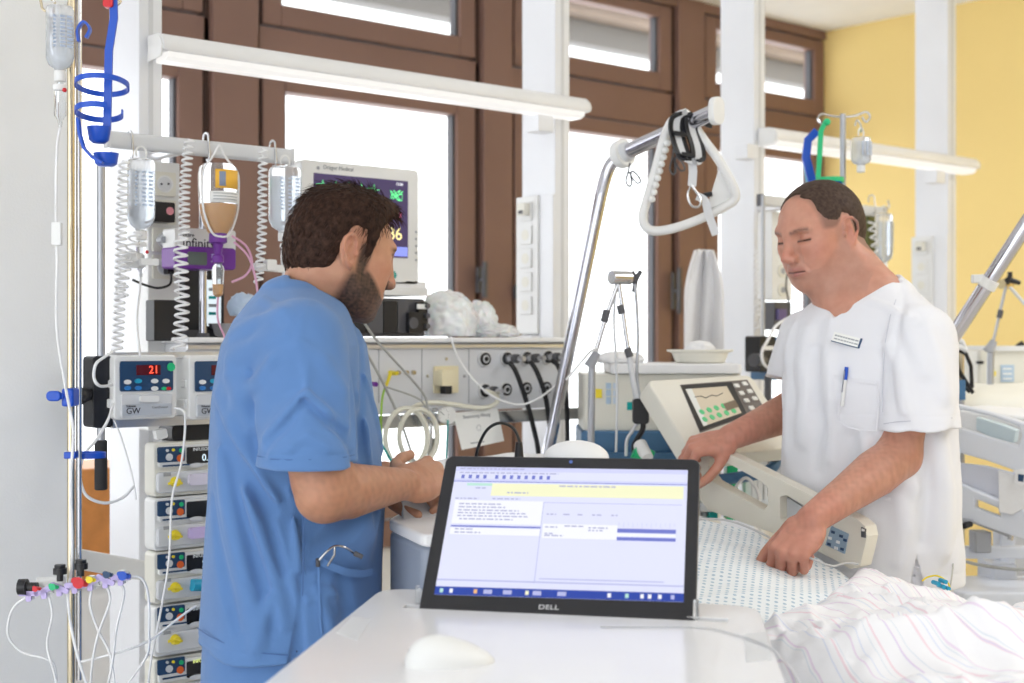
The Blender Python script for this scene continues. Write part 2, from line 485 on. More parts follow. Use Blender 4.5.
# transom and head, bottom rail
bar(X0, XR, zW(98), zW(59), YW - .02)
bar(X0, XR, 3.0, H, YW - .04)
bar(X0, XR, SILL, SILL + .10, YW - .04)
posts = [(-1.6, -1.35), (-.2, .05)] + verts_post
for a, b in posts:
    bar(a, b, SILL, H, YW - .05)
    st(MB().box((a - .018, YW - .02, SILL), (a, YW + .06, H)).box((b, YW - .02, SILL), (b + .018, YW + .06, H)).build('trim_1', BROWND))
st(m.build('trim_2', BROWN, bevel=.006))
GLASS = bpy.data.materials.new('window_glass'); GLASS.use_nodes = True
nt = GLASS.node_tree; nt.nodes.clear()
o_ = nt.nodes.new('ShaderNodeOutputMaterial'); mx = nt.nodes.new('ShaderNodeMixShader'); tr = nt.nodes.new('ShaderNodeBsdfTransparent'); gl = nt.nodes.new('ShaderNodeBsdfGlossy')
gl.inputs['Roughness'].default_value = .02; fr = nt.nodes.new('ShaderNodeValue'); fr.outputs[0].default_value = .04
nt.links.new(fr.outputs[0], mx.inputs[0]); nt.links.new(tr.outputs[0], mx.inputs[1]); nt.links.new(gl.outputs[0], mx.inputs[2]); nt.links.new(mx.outputs[0], o_.inputs[0])
def win(n, x0, x1, z0, z1, fw=.075, y=YW, fwr=None):
    """a timber sash with one pane"""
    f = MB(); g = .008
    for (a, b, c, d) in ((x0 + g, x0 + fw, z0 + g, z1 - g), (x1 - (fwr or fw), x1 - g, z0 + g, z1 - g), (x0 + fw, x1 - (fwr or fw), z0 + g, z0 + fw), (x0 + fw, x1 - (fwr or fw), z1 - fw * .7, z1 - g)):
        f.box((a, y - .03, c), (b, y + .04, d))
    o = st(f.build('window_%d' % n, BROWN, bevel=.005))
    MB().box((x0 + fw - .01, y + .0, z0 + fw - .01), (x1 - (fwr or fw) + .01, y + .008, z1 - fw * .7 + .01)).build('pane', GLASS, o)
    e = MB()
    for (a, b, c, d) in ((x0 + fw, x0 + fw + .012, z0 + fw, z1 - fw * .7), (x1 - (fwr or fw) - .012, x1 - (fwr or fw), z0 + fw, z1 - fw * .7)):
        e.box((a, y - .012, c), (b, y + .02, d))
    e.build('gasket', DGREY, o)
    return o
edges = [X0, -1.6, -1.35, -.2, .05] + [x for p in verts_post for x in p] + [XR]
n = 1
for i in range(0, len(edges), 2):
    a, b = edges[i], edges[i + 1]
    a += .018 if i else 0; b -= .018 if b != XR else 0
    win(n, a, b, SILL + .1, zW(98), fw=.1); n += 1
    win(n, a, b, zW(59), 3.0, fw=.085); n += 1
# window handles (black vertical levers)
def handle(px, py0, py1):
    p0 = PY(px, py0, YW - .05); p1 = PY(px, py1, YW - .05)
    r = thing('window_handle', 'dark lever handle on the brown post, between x of the panes', 'handle', (p0.x, p0.y, p1.z))
    MB().box((p0.x - .012, YW - .062, p1.z + .02), (p0.x + .012, YW - .05, p0.z - .02)).build('back_plate', DGREY, r, bevel=.002)
    MB().box((p0.x - .01, YW - .10, p1.z), (p0.x + .01, YW - .085, p0.z), ).cyl((p0.x, YW - .09, (p0.z + p1.z) / 2), (p0.x, YW - .062, (p0.z + p1.z) / 2), .008).build('lever', DGREY, r, bevel=.004)
    return r
h = handle(478, 262, 298); h['label'] = 'dark lever handle on the brown window post left of the socket column'
h = handle(515, 280, 304); h['label'] = 'short dark handle on the brown window frame beside the white socket strip'
h = handle(672.5, 268, 314); h['label'] = 'tall dark lever handle on the brown window post behind the ventilator screen'
# outside: neighbouring roof seen through the upper panes
rf = MB()
for i in range(13):
    a = i / 12
    z = 4.05 + .11 * i; y = YW + 3.6 + .22 * i
    rf.box((-5, y, z), (14, y + .24, z + .035))
st(rf.build('exterior_roof', mat('outside_roof_tiles', (.20, .15, .115), .8, var=.35, vscale=2)))
st(MB().box((-5, YW + 3.75, 3.86), (14, YW + 3.9, 4.04)).build('exterior_gutter', mat('outside_gutter', (.12, .11, .10), .5)))
# wooden heater cover under the window at the left
c = thing('wooden_cabinet', 'orange wood fronted low cabinet under the window at the far left', 'cabinet', (xw(100, YW - .35), YW - .2, 0))
a, b = xw(40, YW - .35), xw(150, YW - .35)
WOOD = mat('orange_wood', (.62, .25, .07), .45, var=.3, vscale=20)
zt0, zt1 = PY(100, 468, YW - .35).z, PY(100, 586, YW - .35).z
MB().box((a, YW - .35, zt1), (b, YW - .02, zt0)).build('wooden_front', WOOD, c, bevel=.004)
MB().box((a, YW - .345, 0), (b, YW - .02, zt1 - .006)).build('body', WHITE, c, bevel=.004)
MB().box((a, YW - .352, zt1 - .006), (b, YW - .3, zt1 + .006)).build('trim_strip', LGREY, c)

area('fill_light', (1.6, -.6, H - .03), 1.6, 16, (.97, .98, 1), (0, 0, 0))  # unseen lamp added under the ceiling as fill
area('fill_light', (4.2, .4, H - .03), 1.4, 34, (.97, .98, 1), (0, 0, 0))  # second unseen lamp, added to brighten the yellow wall side
# ================================================================ people
def skin_mat(name, rough=.5):
    m = bpy.data.materials.new(name); m.use_nodes = True; nt = m.node_tree; b = nt.nodes['Principled BSDF']
    a = nt.nodes.new('ShaderNodeVertexColor'); a.layer_name = 'Col'
    tc = nt.nodes.new('ShaderNodeTexCoord'); n = nt.nodes.new('ShaderNodeTexNoise'); n.inputs['Scale'].default_value = 45; n.inputs['Detail'].default_value = 5
    hs = nt.nodes.new('ShaderNodeMix'); hs.data_type = 'RGBA'; hs.blend_type = 'MULTIPLY'; hs.inputs[0].default_value = .35
    cr = nt.nodes.new('ShaderNodeValToRGB'); cr.color_ramp.elements[0].position = .3; cr.color_ramp.elements[0].color = (.72, .55, .5, 1); cr.color_ramp.elements[1].position = .65; cr.color_ramp.elements[1].color = (1, 1, 1, 1)
    nt.links.new(tc.outputs['Object'], n.inputs['Vector']); nt.links.new(n.outputs['Fac'], cr.inputs[0])
    nt.links.new(a.outputs['Color'], hs.inputs[6]); nt.links.new(cr.outputs[0], hs.inputs[7]); nt.links.new(hs.outputs[2], b.inputs['Base Color'])
    n2 = nt.nodes.new('ShaderNodeTexNoise'); n2.inputs['Scale'].default_value = 350; n2.inputs['Detail'].default_value = 3
    bp = nt.nodes.new('ShaderNodeBump'); bp.inputs['Strength'].default_value = .18; bp.inputs['Distance'].default_value = .002
    nt.links.new(tc.outputs['Object'], n2.inputs['Vector']); nt.links.new(n2.outputs['Fac'], bp.inputs['Height']); nt.links.new(bp.outputs['Normal'], b.inputs['Normal'])
    b.inputs['Roughness'].default_value = rough; b.inputs['Subsurface Weight'].default_value = .25; b.inputs['Subsurface Scale'].default_value = .006
    b.inputs['Subsurface Radius'].default_value = (1, .35, .2)
    return m
def fabric(name, col, bump=.25, scale=900):
    m = mat(name, col, .85, var=.06, bump=bump, bscale=scale, vscale=5, sheen=.2)
    return m
def hair_mat(name, c0, c1, bs=.6):
    m = bpy.data.materials.new(name); m.use_nodes = True; nt = m.node_tree; b = nt.nodes['Principled BSDF']
    tc = nt.nodes.new('ShaderNodeTexCoord'); n = nt.nodes.new('ShaderNodeTexNoise'); n.inputs['Scale'].default_value = 120; n.inputs['Detail'].default_value = 4
    cr = nt.nodes.new('ShaderNodeValToRGB'); cr.color_ramp.elements[0].position = .3; cr.color_ramp.elements[0].color = (*c0, 1); cr.color_ramp.elements[1].position = .7; cr.color_ramp.elements[1].color = (*c1, 1)
    nt.links.new(tc.outputs['Object'], n.inputs['Vector']); nt.links.new(n.outputs['Fac'], cr.inputs[0]); nt.links.new(cr.outputs[0], b.inputs['Base Color'])
    b.inputs['Roughness'].default_value = .65; b.inputs['Specular IOR Level'].default_value = .15
    bp = nt.nodes.new('ShaderNodeBump'); bp.inputs['Strength'].default_value = bs; bp.inputs['Distance'].default_value = .002
    nt.links.new(n.outputs['Fac'], bp.inputs['Height']); nt.links.new(bp.outputs['Normal'], b.inputs['Normal'])
    return m
def head_ops(M, big=1.0, heavy=0., jaw=0., ear=-.008, nose=0., crx=.097, ccx=-.006, es=1., ez=-.004):
    """head in the frame M (x forward, y left, z up, origin between the ears)"""
    T = lambda x, y, z: M @ V((x, y, z))
    o = []
    def u(fn, k): o.append(('u', fn, k))
    def s(fn, k): o.append(('s', fn, k))
    u(s_ell(M, (ccx, 0, .028), (crx, .076, .082)), .02)
    u(s_ell(M, (.032, 0, -.018), (.060, .062, .084)), .03)
    u(s_ell(M, (.084, 0, -.010), (.020, .013, .030)), .012)
    u(s_ell(M, (.040, 0, -.068), (.046, .045 + heavy, .036)), .03)
    for q in (-1, 1):
        u(s_cap(T(.0, (.050 + jaw) * q, -.042), T(.062, (.024 + jaw * .6) * q, -.086), .017 + heavy, .014), .022)
        u(s_ell(M, (.058, .039 * q, -.014), (.027, .023, .021)), .02)
        u(s_ell(M, (.052, .038 * q, -.045), (.024, .018, .024)), .025)
        u(s_cap(T(.080, .038 * q, .026), T(.088, .012 * q, .024), .0085, .010), .016)
    u(s_ell(M, (.078, 0, -.092), (.016, .020, .015)), .018)
    u(s_ell(M, (.074, 0, -.058), (.022, .030, .024)), .02)
    for q in (-1, 1):
        s(s_ell(M, (.098, .033 * q, .009), (.0185, .019, .0120)), .010)
        u(s_ell(M, (.0705, .033 * q, .007), (.0155, .0155, .0145)), .003)     # closed lids over the eyeball
        s(s_cap(T(.0865, .020 * q, .0015), T(.080, .046 * q, .0015), .0016), .002)
        s(s_cap(T(.0845, .019 * q, .0155), T(.078, .045 * q, .0165), .0013), .003)
        u(s_cap(T(.087, .016 * q, .0225), T(.0775, .042 * q, .0245), .0030, .0015), .004)   # brow hair
    u(s_chain([T(.086, 0, .024), T(.097, 0, .004), T(.109 + nose, 0, -.024)], [.0085, .0078, .0098 + nose * .2]), .012)
    u(s_ell(M, (.1085 + nose, 0, -.029), (.012 + nose * .5, .0125 + nose * .2, .0095)), .006)
    for q in (-1, 1):
        u(s_ell(M, (.101, .0130 * q, -.033), (.0115, .0075, .0082)), .005)
        s(s_ell(M, (.107, .0065 * q, -.0415), (.006, .0038, .0045)), .002)
    s(s_cap(T(.101, 0, -.044), T(.100, 0, -.050), .0025), .004)
    u(s_cap(T(.0885, -.017, -.0575), T(.0955, 0, -.0555), .0042, .0052), .005)
    u(s_cap(T(.0885, .017, -.0575), T(.0955, 0, -.0555), .0042, .0052), .005)
    u(s_cap(T(.0870, -.014, -.0665), T(.0935, 0, -.0675), .0045, .0062), .005)
    u(s_cap(T(.0870, .014, -.0665), T(.0935, 0, -.0675), .0045, .0062), .005)
    s(s_cap(T(.0925, -.022, -.0625), T(.1015, 0, -.0618), .0014), .002)
    s(s_cap(T(.0925, .022, -.0625), T(.1015, 0, -.0618), .0014), .002)
    s(s_ell(M, (.098, 0, -.0775), (.006, .018, .0045)), .008)
    for q in (-1, 1):                                                          # nasolabial crease
        s(s_cap(T(.101, .020 * q, -.034), T(.089, .034 * q, -.058), .0018), .008)
    for q in (-1, 1):                                                          # ears
        E = M @ Matrix.Translation((ear, .0745 * q, ez)) @ Matrix.Rotation(math.radians(-12), 4, 'Y') @ Matrix.Rotation(math.radians(-9 * q), 4, 'Z')
        e = lambda x, z, y=.0: E @ V((x * es, (y + .006) * q, z * es))
        u(s_ell(E, (0, -.002 * q, 0), (.0185 * es, .0062, .031 * es)), .008)
        ring = [e(.013, .006, .001), e(.014, .020), e(.006, .030, .002), e(-.006, .030, .003), e(-.017, .020, .004), e(-.0185, .004, .004), e(-.012, -.012, .002), e(-.006, -.022), e(.003, -.030, -.003), e(.009, -.022, -.003)]
        u(s_chain(ring, [.0026, .0030, .0032, .0032, .0032, .0030, .0028, .0036, .0050, .0034]), .002)
        s(s_ell(E, (.003, .008 * q, -.002), (.0082, .0062, .0125)), .003)
        u(s_ell(E, (.0125, .006 * q, -.004), (.003, .0035, .006)), .003)
        u(s_chain([e(.002, .016, -.001), e(-.008, .006, -.001), e(-.005, -.012, -.001)], [.002, .0025, .0025]), .003)
    return o
def head_color(M, verts, base, lip, brow, stubble, sa, red, bald_stub=None):
    R = np.array(M.to_3x3(), F32); q = (verts - np.array(M.translation, F32)) @ R
    x, y, z = q.T; ay = np.abs(y)
    C = np.tile(np.array(base, F32), (len(q), 1))
    rs = np.random.RandomState(3); nz = trig(5, 24, 500, 1100)(q); n2 = trig(9, 12, 40, 120)(q)
    def mixc(w_, c, ):
        nonlocal C
        w_ = np.clip(w_, 0, 1)[:, None]; C = C * (1 - w_) + np.array(c, F32) * w_
    def g(cx, cy, cz, rx, ry, rz): return np.exp(-(((x - cx) / rx) ** 2 + ((ay - cy) / ry) ** 2 + ((z - cz) / rz) ** 2))
    hd = (z > -.16) & (np.abs(x) < .2) & (ay < .12)
    mixc(hd * g(.112, 0, -.028, .02, .02, .018) * .6, red); mixc(hd * g(.06, .045, -.02, .03, .025, .025) * .4, red)
    mixc(hd * g(-.005, .09, 0, .03, .02, .035) * .45, red)
    # beard zone
    jaw = np.clip((-.022 - z + .35 * (x - .02) * (x < .10)) / .018, 0, 1) * np.clip((x + .012) / .016, 0, 1) * np.clip((z + .135) / .02, 0, 1)
    side = np.clip((x - .004) / .008, 0, 1) * np.clip((.034 - x) / .01, 0, 1) * (z > -.05) * np.clip((.02 - z) / .01, 0, 1) * (ay > .05)
    chk = np.clip(((x - .055) * 1.0 + (z + .050) * 1.2) / .012, 0, 1) * (ay > .026) * (z > -.062)
    mous = g(.098, .0, -.0495, .03, .026, .0065)
    w_ = np.clip(np.maximum(np.maximum(jaw * (1 - chk) * (1 - g(.1, 0, -.062, .02, .022, .009)), side), mous), 0, 1) * hd
    mixc(w_ * sa * (.86 + .06 * nz + .06 * n2), stubble)
    mixc(hd * g(.098, 0, -.0555, .02, .020, .0042) * 1.1, lip); mixc(hd * g(.096, 0, -.067, .02, .017, .0052) * 1.1, lip)
    bl = np.interp(ay, [.0, .012, .02, .035, .048, .055], [.02, .0215, .0235, .0265, .0240, .020])
    mixc(hd * (x > .05) * np.exp(-((z - bl) / .0042) ** 2) * np.clip((ay - .008) / .006, 0, 1) * np.clip((.053 - ay) / .006, 0, 1) * (.8 + .3 * nz), brow)
    mixc(hd * (x > .05) * np.exp(-((z - .0015) / .0022) ** 2) * (ay > .018) * (ay < .050) * .95, (.05, .025, .02))
    mixc(hd * (x > .09) * np.exp(-((z + .0618) / .0018) ** 2) * (ay < .024) * .95, (.08, .02, .02))
    if bald_stub is not None: mixc(bald_stub(x, ay, z) * hd, brow)
    return np.clip(C, 0, 1)
def hand_ops(W, side, curl, spread=6, thumb=(25, 20, 20), tdir=(.62, .70, -.30)):
    """W: frame at the wrist, x towards the fingers, y to the thumb side, z out of the back of the hand"""
    o = []; T = lambda x, y, z: W @ V((x, y, z))
    o.append(('u', s_ell(W, (.048, -.001, -.004), (.052, .038, .0165)), .015))
    o.append(('u', s_ell(W, (.030, .024, -.012), (.028, .016, .016)), .012))
    o.append(('u', s_ell(W, (.034, -.026, -.010), (.032, .014, .014)), .012))
    fing = [((.088, .029, 0), (.043, .026, .021), .0092, spread), ((.093, .0095, .002), (.047, .029, .022), .0095, spread * .2), ((.088, -.0105, .001), (.043, .027, .021), .0090, -spread * .6), ((.079, -.029, -.003), (.034, .021, .019), .0080, -spread * 1.4)]
    for i, (mc, L, r, sp) in enumerate(fing):
        c = curl[i] if hasattr(curl[0], '__len__') else curl
        p = V(mc); a = 0; pts = [T(*p)]
        yaw = math.radians(sp)
        for j in range(3):
            a += math.radians(c[j])
            d = V((math.cos(a) * math.cos(yaw), math.sin(yaw) * math.cos(a), -math.sin(a)))
            p = p + d * L[j]; pts.append(T(*p))
        o.append(('u', s_cap(T(mc[0] * .35, mc[1] * .6, 0), pts[0], r * 1.1, r * 1.15), .008))
        o.append(('u', s_chain(pts, [r * 1.08, r, r * .92, r * .80]), .0035))
        o.append(('u', s_ell(Matrix.Translation(pts[1]), (0, 0, 0), (r * 1.08,) * 3), .003))
    p = V((.020, .027, -.010)); d = V(tdir).normalized(); axis = V((.3, -.2, -1)).normalized(); pts = [T(*p)]
    for L, a in zip((.044, .033, .027), thumb):
        pts.append(T(*(p + d * L))); p = p + d * L
        d = (Matrix.Rotation(math.radians(a), 3, axis) @ d).normalized()
    o.append(('u', s_chain(pts, [.0150, .0115, .0105, .0088]), .010))
    return o
def person(name, label, ops_body, ops_shirt, ops_trou, parts):
    pass
def ev_ops(ops, p):
    p = np.array([list(p)], F32); v = np.array([1e3], F32)
    for op, fn, k in ops:
        d = fn(p)
        v = smin(v, d, k) if op == 'u' else smax(v, -d if op == 's' else d, k)
    return float(v[0])
def march(ops, px, py, z0, z1=None, n=260):
    """the point where the line of sight through a pixel first meets a shape: (point, outward normal)"""
    z1 = z1 or z0 + 1.0
    zs = np.linspace(z0, z1, n)
    pts = np.array([list(P(px, py, z)) for z in zs], F32)
    v = np.full(n, 1e3, F32)
    for op, fn, k in ops:
        d = fn(pts); v = smin(v, d, k) if op == 'u' else smax(v, -d if op == 's' else d, k)
    i = int(np.argmax(v < 0)) if (v < 0).any() else int(np.argmin(v))
    if i > 0 and v[i] < 0:
        t = v[i - 1] / (v[i - 1] - v[i]); z = float(zs[i - 1] + t * (zs[i] - zs[i - 1]))
    else: z = zs[i]
    p = P(px, py, z); e = .003
    g = V([ev_ops(ops, p + V(a) * e) - ev_ops(ops, p - V(a) * e) for a in ((1, 0, 0), (0, 1, 0), (0, 0, 1))]).normalized()
    return p, g
def fold_ops(ops, lines, z0):
    """ridges (+r) and grooves (-r) following lines of pixels over the surface"""
    out = []
    for pts, r, k in lines:
        W_ = [march(ops, x, y, z0) for x, y in pts]
        sgn = 1 if r > 0 else -1; r_ = abs(r)
        q = [p - n * (r_ * .35 if sgn > 0 else -r_ * .35) for p, n in W_]
        n_ = len(q); rs = [r_ * (.25 + .75 * math.sin(PI * (i + .5) / n_)) for i in range(n_)]
        out.append(('u' if sgn > 0 else 's', s_chain(q, rs), k))
    return out
def legs(Tm, hipx, z_top, knee=.50, w=.095, sep=.1, foot=True, rx=.14, ry=.18, cx=0., thigh=.092, calf=.075):
    T = lambda x, y, z: Tm @ V((x, y, z))
    o = [('u', s_loft(Tm, [(.80, cx, 0, rx * .95, ry * .93), (.9, cx, 0, rx, ry), (1.0, cx, 0, rx * .96, ry * .97), (z_top, cx, 0, rx * .88, ry * .9)], cap=.02), .02)]
    for s_ in (-1, 1):
        o.append(('u', s_chain([T(cx, sep * s_ * .9, .84), T(cx + .01, sep * s_, knee), T(cx - .01, sep * s_, .10)], [thigh, calf + .004, calf]), .03))
    o.append(('i', s_half(T(0, 0, .06), (0, 0, -1)), .004))
    return o
def shoes(Tm, cx, sep, m, parent):
    for s_ in (-1, 1):
        T = Tm @ Matrix.Translation((cx + .06, sep * s_, 0))
        ops = [('u', s_ell(T, (-.05, 0, .045), (.085, .042, .05)), .02), ('u', s_ell(T, (.05, 0, .035), (.10, .046, .038)), .04),
               ('i', s_half(T @ V((0, 0, .0)), (0, 0, -1)), .004)]
        c = T.translation
        v, f = surf_nets(ops, (c.x - .2, c.y - .2, -.02), (c.x + .2, c.y + .2, .14), .006)
        np_mesh('shoe', v, f, m, parent)
# ---------------------------------------------------------------- man in blue
if True:
    D1 = 2.40
    q = lambda px, py, dz=0.: P(px, py, D1 + dz)
    fa = math.radians(10)
    f1 = math.cos(fa) * RT + math.sin(fa) * FW; l1 = UP.cross(f1)
    o1 = CAM + D1 * FW + (290 - 512) / FPX * D1 * RT; o1.z = 0
    T1 = frame(o1, f1, l1)
    def head_frame(px, py, z, yaw_dir, pitch, roll=0.):
        f = V(yaw_dir).normalized(); l = UP.cross(f)
        M = frame(P(px, py, z), f, l)
        return M @ Matrix.Rotation(math.radians(pitch), 4, 'Y') @ Matrix.Rotation(math.radians(roll), 4, 'X')
    ha = math.radians(32)
    H1 = head_frame(338, 251, D1, math.cos(ha) * RT + math.sin(ha) * FW, 15)
    T = lambda x, y, z: T1 @ V((x, y, z))
    rsh, lsh = q(303, 341, -.165), q(303, 341, .20)
    rel, rwr = P(324, 494, 2.19), P(403, 484, 2.36)
    lel, lwr = q(352, 488, .21), P(384, 476, 2.52)
    body = head_ops(H1, heavy=.003, crx=.084, ccx=0., es=.88, ear=-.014, ez=-.007)
    nk = H1 @ V((-.028, 0, -.045))
    body += [('u', s_chain([nk, T(.038, 0, 1.575), T(.02, 0, 1.50)], [.053, .053, .07]), .03),
             ('u', s_loft(T1, [(1.53, .012, 0, .075, .12), (1.49, .01, 0, .10, .17), (1.40, .005, 0, .108, .15), (1.25, .01, 0, .112, .135), (1.1, .0, 0, .115, .14), (.95, 0, 0, .11, .14)]), .04)]
    for sh, s_ in ((rsh, -1), (lsh, 1)):
        body.append(('u', s_cap(T(.005, .03 * s_, 1.535), sh + V((0, 0, -.005)), .045, .050), .04))
        body.append(('u', s_cap(sh, sh + V((0, 0, -.03)), .053, .053), .03))
    for sh, el, wr in ((rsh, rel, rwr), (lsh, lel, lwr)):
        mid = sh.lerp(el, .5); fo = el.lerp(wr, .28)
        body.append(('u', s_chain([sh, mid, el.lerp(sh, .12), el], [.054, .054, .050, .043]), .02))
        body.append(('u', s_chain([el, fo, el.lerp(wr, .6), wr], [.043, .0455, .037, .027]), .015))
    xh = (RT * .62 + FW * .75 + UP * .14).normalized(); zb = (-FW * .62 + RT * .3 + UP * .72)
    zb = (zb - zb.dot(xh) * xh).normalized()
    Wr = frame(rwr, xh, zb.cross(xh))
    body += hand_ops(Wr, -1, [(38, 45, 25), (42, 48, 28), (46, 50, 30), (50, 52, 30)])
    xl = (RT * .8 - FW * .35 + UP * -.05).normalized(); zl = (UP * .9 - FW * .3); zl = (zl - zl.dot(xl) * xl).normalized()
    Wl = frame(lwr, xl, zl.cross(xl)) @ Matrix.Diagonal((1, -1, 1, 1))
    body += hand_ops(Wl, 1, [(45, 50, 30), (48, 52, 32), (50, 54, 32), (54, 56, 34)])
    body.append(('i', s_half(T(0, 0, .96), (0, 0, -1)), .004))
    lo, hi = bounds([T(0, 0, .95), T(0, 0, 1.75), rsh, lsh, rel, lel, rwr + xh * .22, lwr + xl * .2, H1 @ V((0, 0, .14))], .13); lo[2] = .93; hi[2] = 1.83
    v, f = surf_nets(body, lo, hi, .0026)
    C = head_color(H1, v, (.51, .265, .165), (.42, .19, .16), (.05, .03, .022), (.020, .011, .008), 1.05, (.62, .24, .17))
    ad = np.minimum(s_chain([rel, rwr], [.05, .05])(v), s_chain([lel, lwr], [.05, .05])(v)) < .01
    hair_n = np.clip(trig(21, 12, 260, 600, (1, 1, .5))(v) * .4 + .35, 0, 1)
    C[ad] = C[ad] * (1 - .15 * hair_n[ad, None]) * np.array((.98, .93, .9))
    SKIN1 = skin_mat('skin_warm')
    man1 = thing('person', 'man in blue short-sleeved scrubs with dark hair and beard, standing side-on looking down', 'person', (o1.x, o1.y, 0))
    np_mesh('body', v, f, SKIN1, man1, C)
    # hair
    def hairline(H, xs, zs):
        R = np.array(H.to_3x3(), F32); o = np.array(H.translation, F32)
        def fn(p):
            k = (p - o) @ R
            return (np.interp(k[:, 0], xs, zs) - k[:, 2]) * .7
        return fn
    hl = hairline(H1, [-.12, -.06, -.03, -.020, -.006, .012, .018, .030, .036, .05, .075, .12], [-.075, -.070, -.050, .022, .036, .034, -.018, -.012, .040, .062, .080, .092])
    cran = [('u', s_ell(H1, (.001, 0, .030), (.0925, .0820, .0890)), .02), ('u', s_ell(H1, (-.038, 0, -.01), (.052, .062, .07)), .03), ('u', s_ell(H1, (.052, 0, .082), (.040, .048, .028)), .03)]
    R1 = np.array(H1.to_3x3(), F32); oh = np.array(H1.translation, F32)
    st1 = trig(4, 16, 250, 700, (.15, 1, .25)); st2 = trig(14, 8, 40, 90, (.4, 1, .5))
    def hdisp(p):
        k = (p - oh) @ R1
        return st1(k) * .0009 + st2(k) * .0016
    hops = cran + [('i', hl, .012)]
    hlo, hhi = bounds([H1.translation], .17)
    hv, hf = surf_nets(hops, hlo, hhi, .002, hdisp, .006)
    HAIR1 = hair_mat('dark_brown_hair', (.014, .006, .004), (.060, .030, .020))
    hr = np_mesh('hair', hv, hf, HAIR1, man1)
    # loose strands
    rs = np.random.RandomState(2); sm = MB()
    ids = rs.choice(len(hv), 2600, replace=False); cen = np.array(H1 @ V((-.01, 0, .035)))
    for i in ids:
        p = V(hv[i]); k = np.array(H1.inverted() @ p)
        n_ = (p - V(cen)).normalized()

        dl = V((-.35 if k[0] < .045 else .5, .25 * math.copysign(1, k[1]) * rs.rand(), -.9 if k[2] < .09 else (.3 if k[0] > .04 else -.35)))
        d = (H1.to_3x3() @ dl); d = (d - d.dot(n_) * n_).normalized()
        d = (d + n_ * (.15 + .35 * rs.rand() * (1 if k[0] > .05 else .35)) + V(rs.normal(size=3)) * .12).normalized()
        L = .012 + .016 * rs.rand()
        sm.tube([p - n_ * .002, p + d * L * .5 + n_ * .0008, p + d * L - n_ * .001], [.00055, .0005, .0002], 3, caps=False)
    sm.build('hair_strands', HAIR1, hr, fixn=False)
    # shirt
    rows = [(1.585, .012, 0, .062, .075), (1.562, .012, 0, .085, .12), (1.534, .008, 0, .103, .175), (1.49, .006, 0, .122, .195), (1.397, .004, 0, .138, .185), (1.33, .006, 0, .146, .178), (1.225, .010, 0, .153, .180), (1.121, .003, 0, .155, .187), (1.052, .0, 0, .157, .193), (.96, -.004, 0, .160, .20)]
    shirt = [('u', s_loft(T1, rows, cap=.02), .02)]
    for sh, s_ in ((rsh, -1), (lsh, 1)):
        shirt.append(('u', s_cap(T(.004, .05 * s_, 1.562), sh + V((0, 0, .0)), .046, .059), .045))
    hemc = P(309, 466, 2.205); hemL = q(306, 460, .23)
    def sleeve(sh, hc, rs, hol0, hol1, hr_, nrm=(0, 0, -1)):
        a_ = s_chain([sh, sh.lerp(hc, .5), hc, hc + (hc - sh) * .3], rs); b_ = s_half(hc, nrm); c_ = s_cap(hol0, hol1, hr_)
        return lambda p: smax(smax(a_(p), b_(p), .003), -c_(p), .003)
    shirt.append(('u', sleeve(rsh, hemc, [.070, .078, .084, .090], P(308, 440, 2.215), P(316, 530, 2.19), .060), .008))
    shirt.append(('u', sleeve(lsh, hemL, [.070, .077, .0795, .085], q(316, 450, .22), q(325, 530, .22), .066), .022))
    tip = T(.15, 0, 1.455)
    Ri = np.array(T1.to_3x3(), F32); oi = np.array(T1.translation, F32)
    def vneck(zt, sl):
        def fn(p):
            k = (p - oi) @ Ri
            return np.maximum((np.abs(k[:, 1]) - (k[:, 2] - zt) * sl) * .85, .0 - k[:, 0])
        return fn
    # crop the sleeves at their hem
    def not_sleeve(p):   # keep everything above hem height outside the torso
        k = (p - oi) @ Ri
        return np.minimum(s_loft(T1, [(r_[0], r_[1], 0, r_[3] + .004, r_[4] + .004) for r_ in rows], cap=.02)(p), 9)
    tor = s_loft(T1, [(z, a, b, c + .003, d + .003) for z, a, b, c, d in rows], cap=.02)
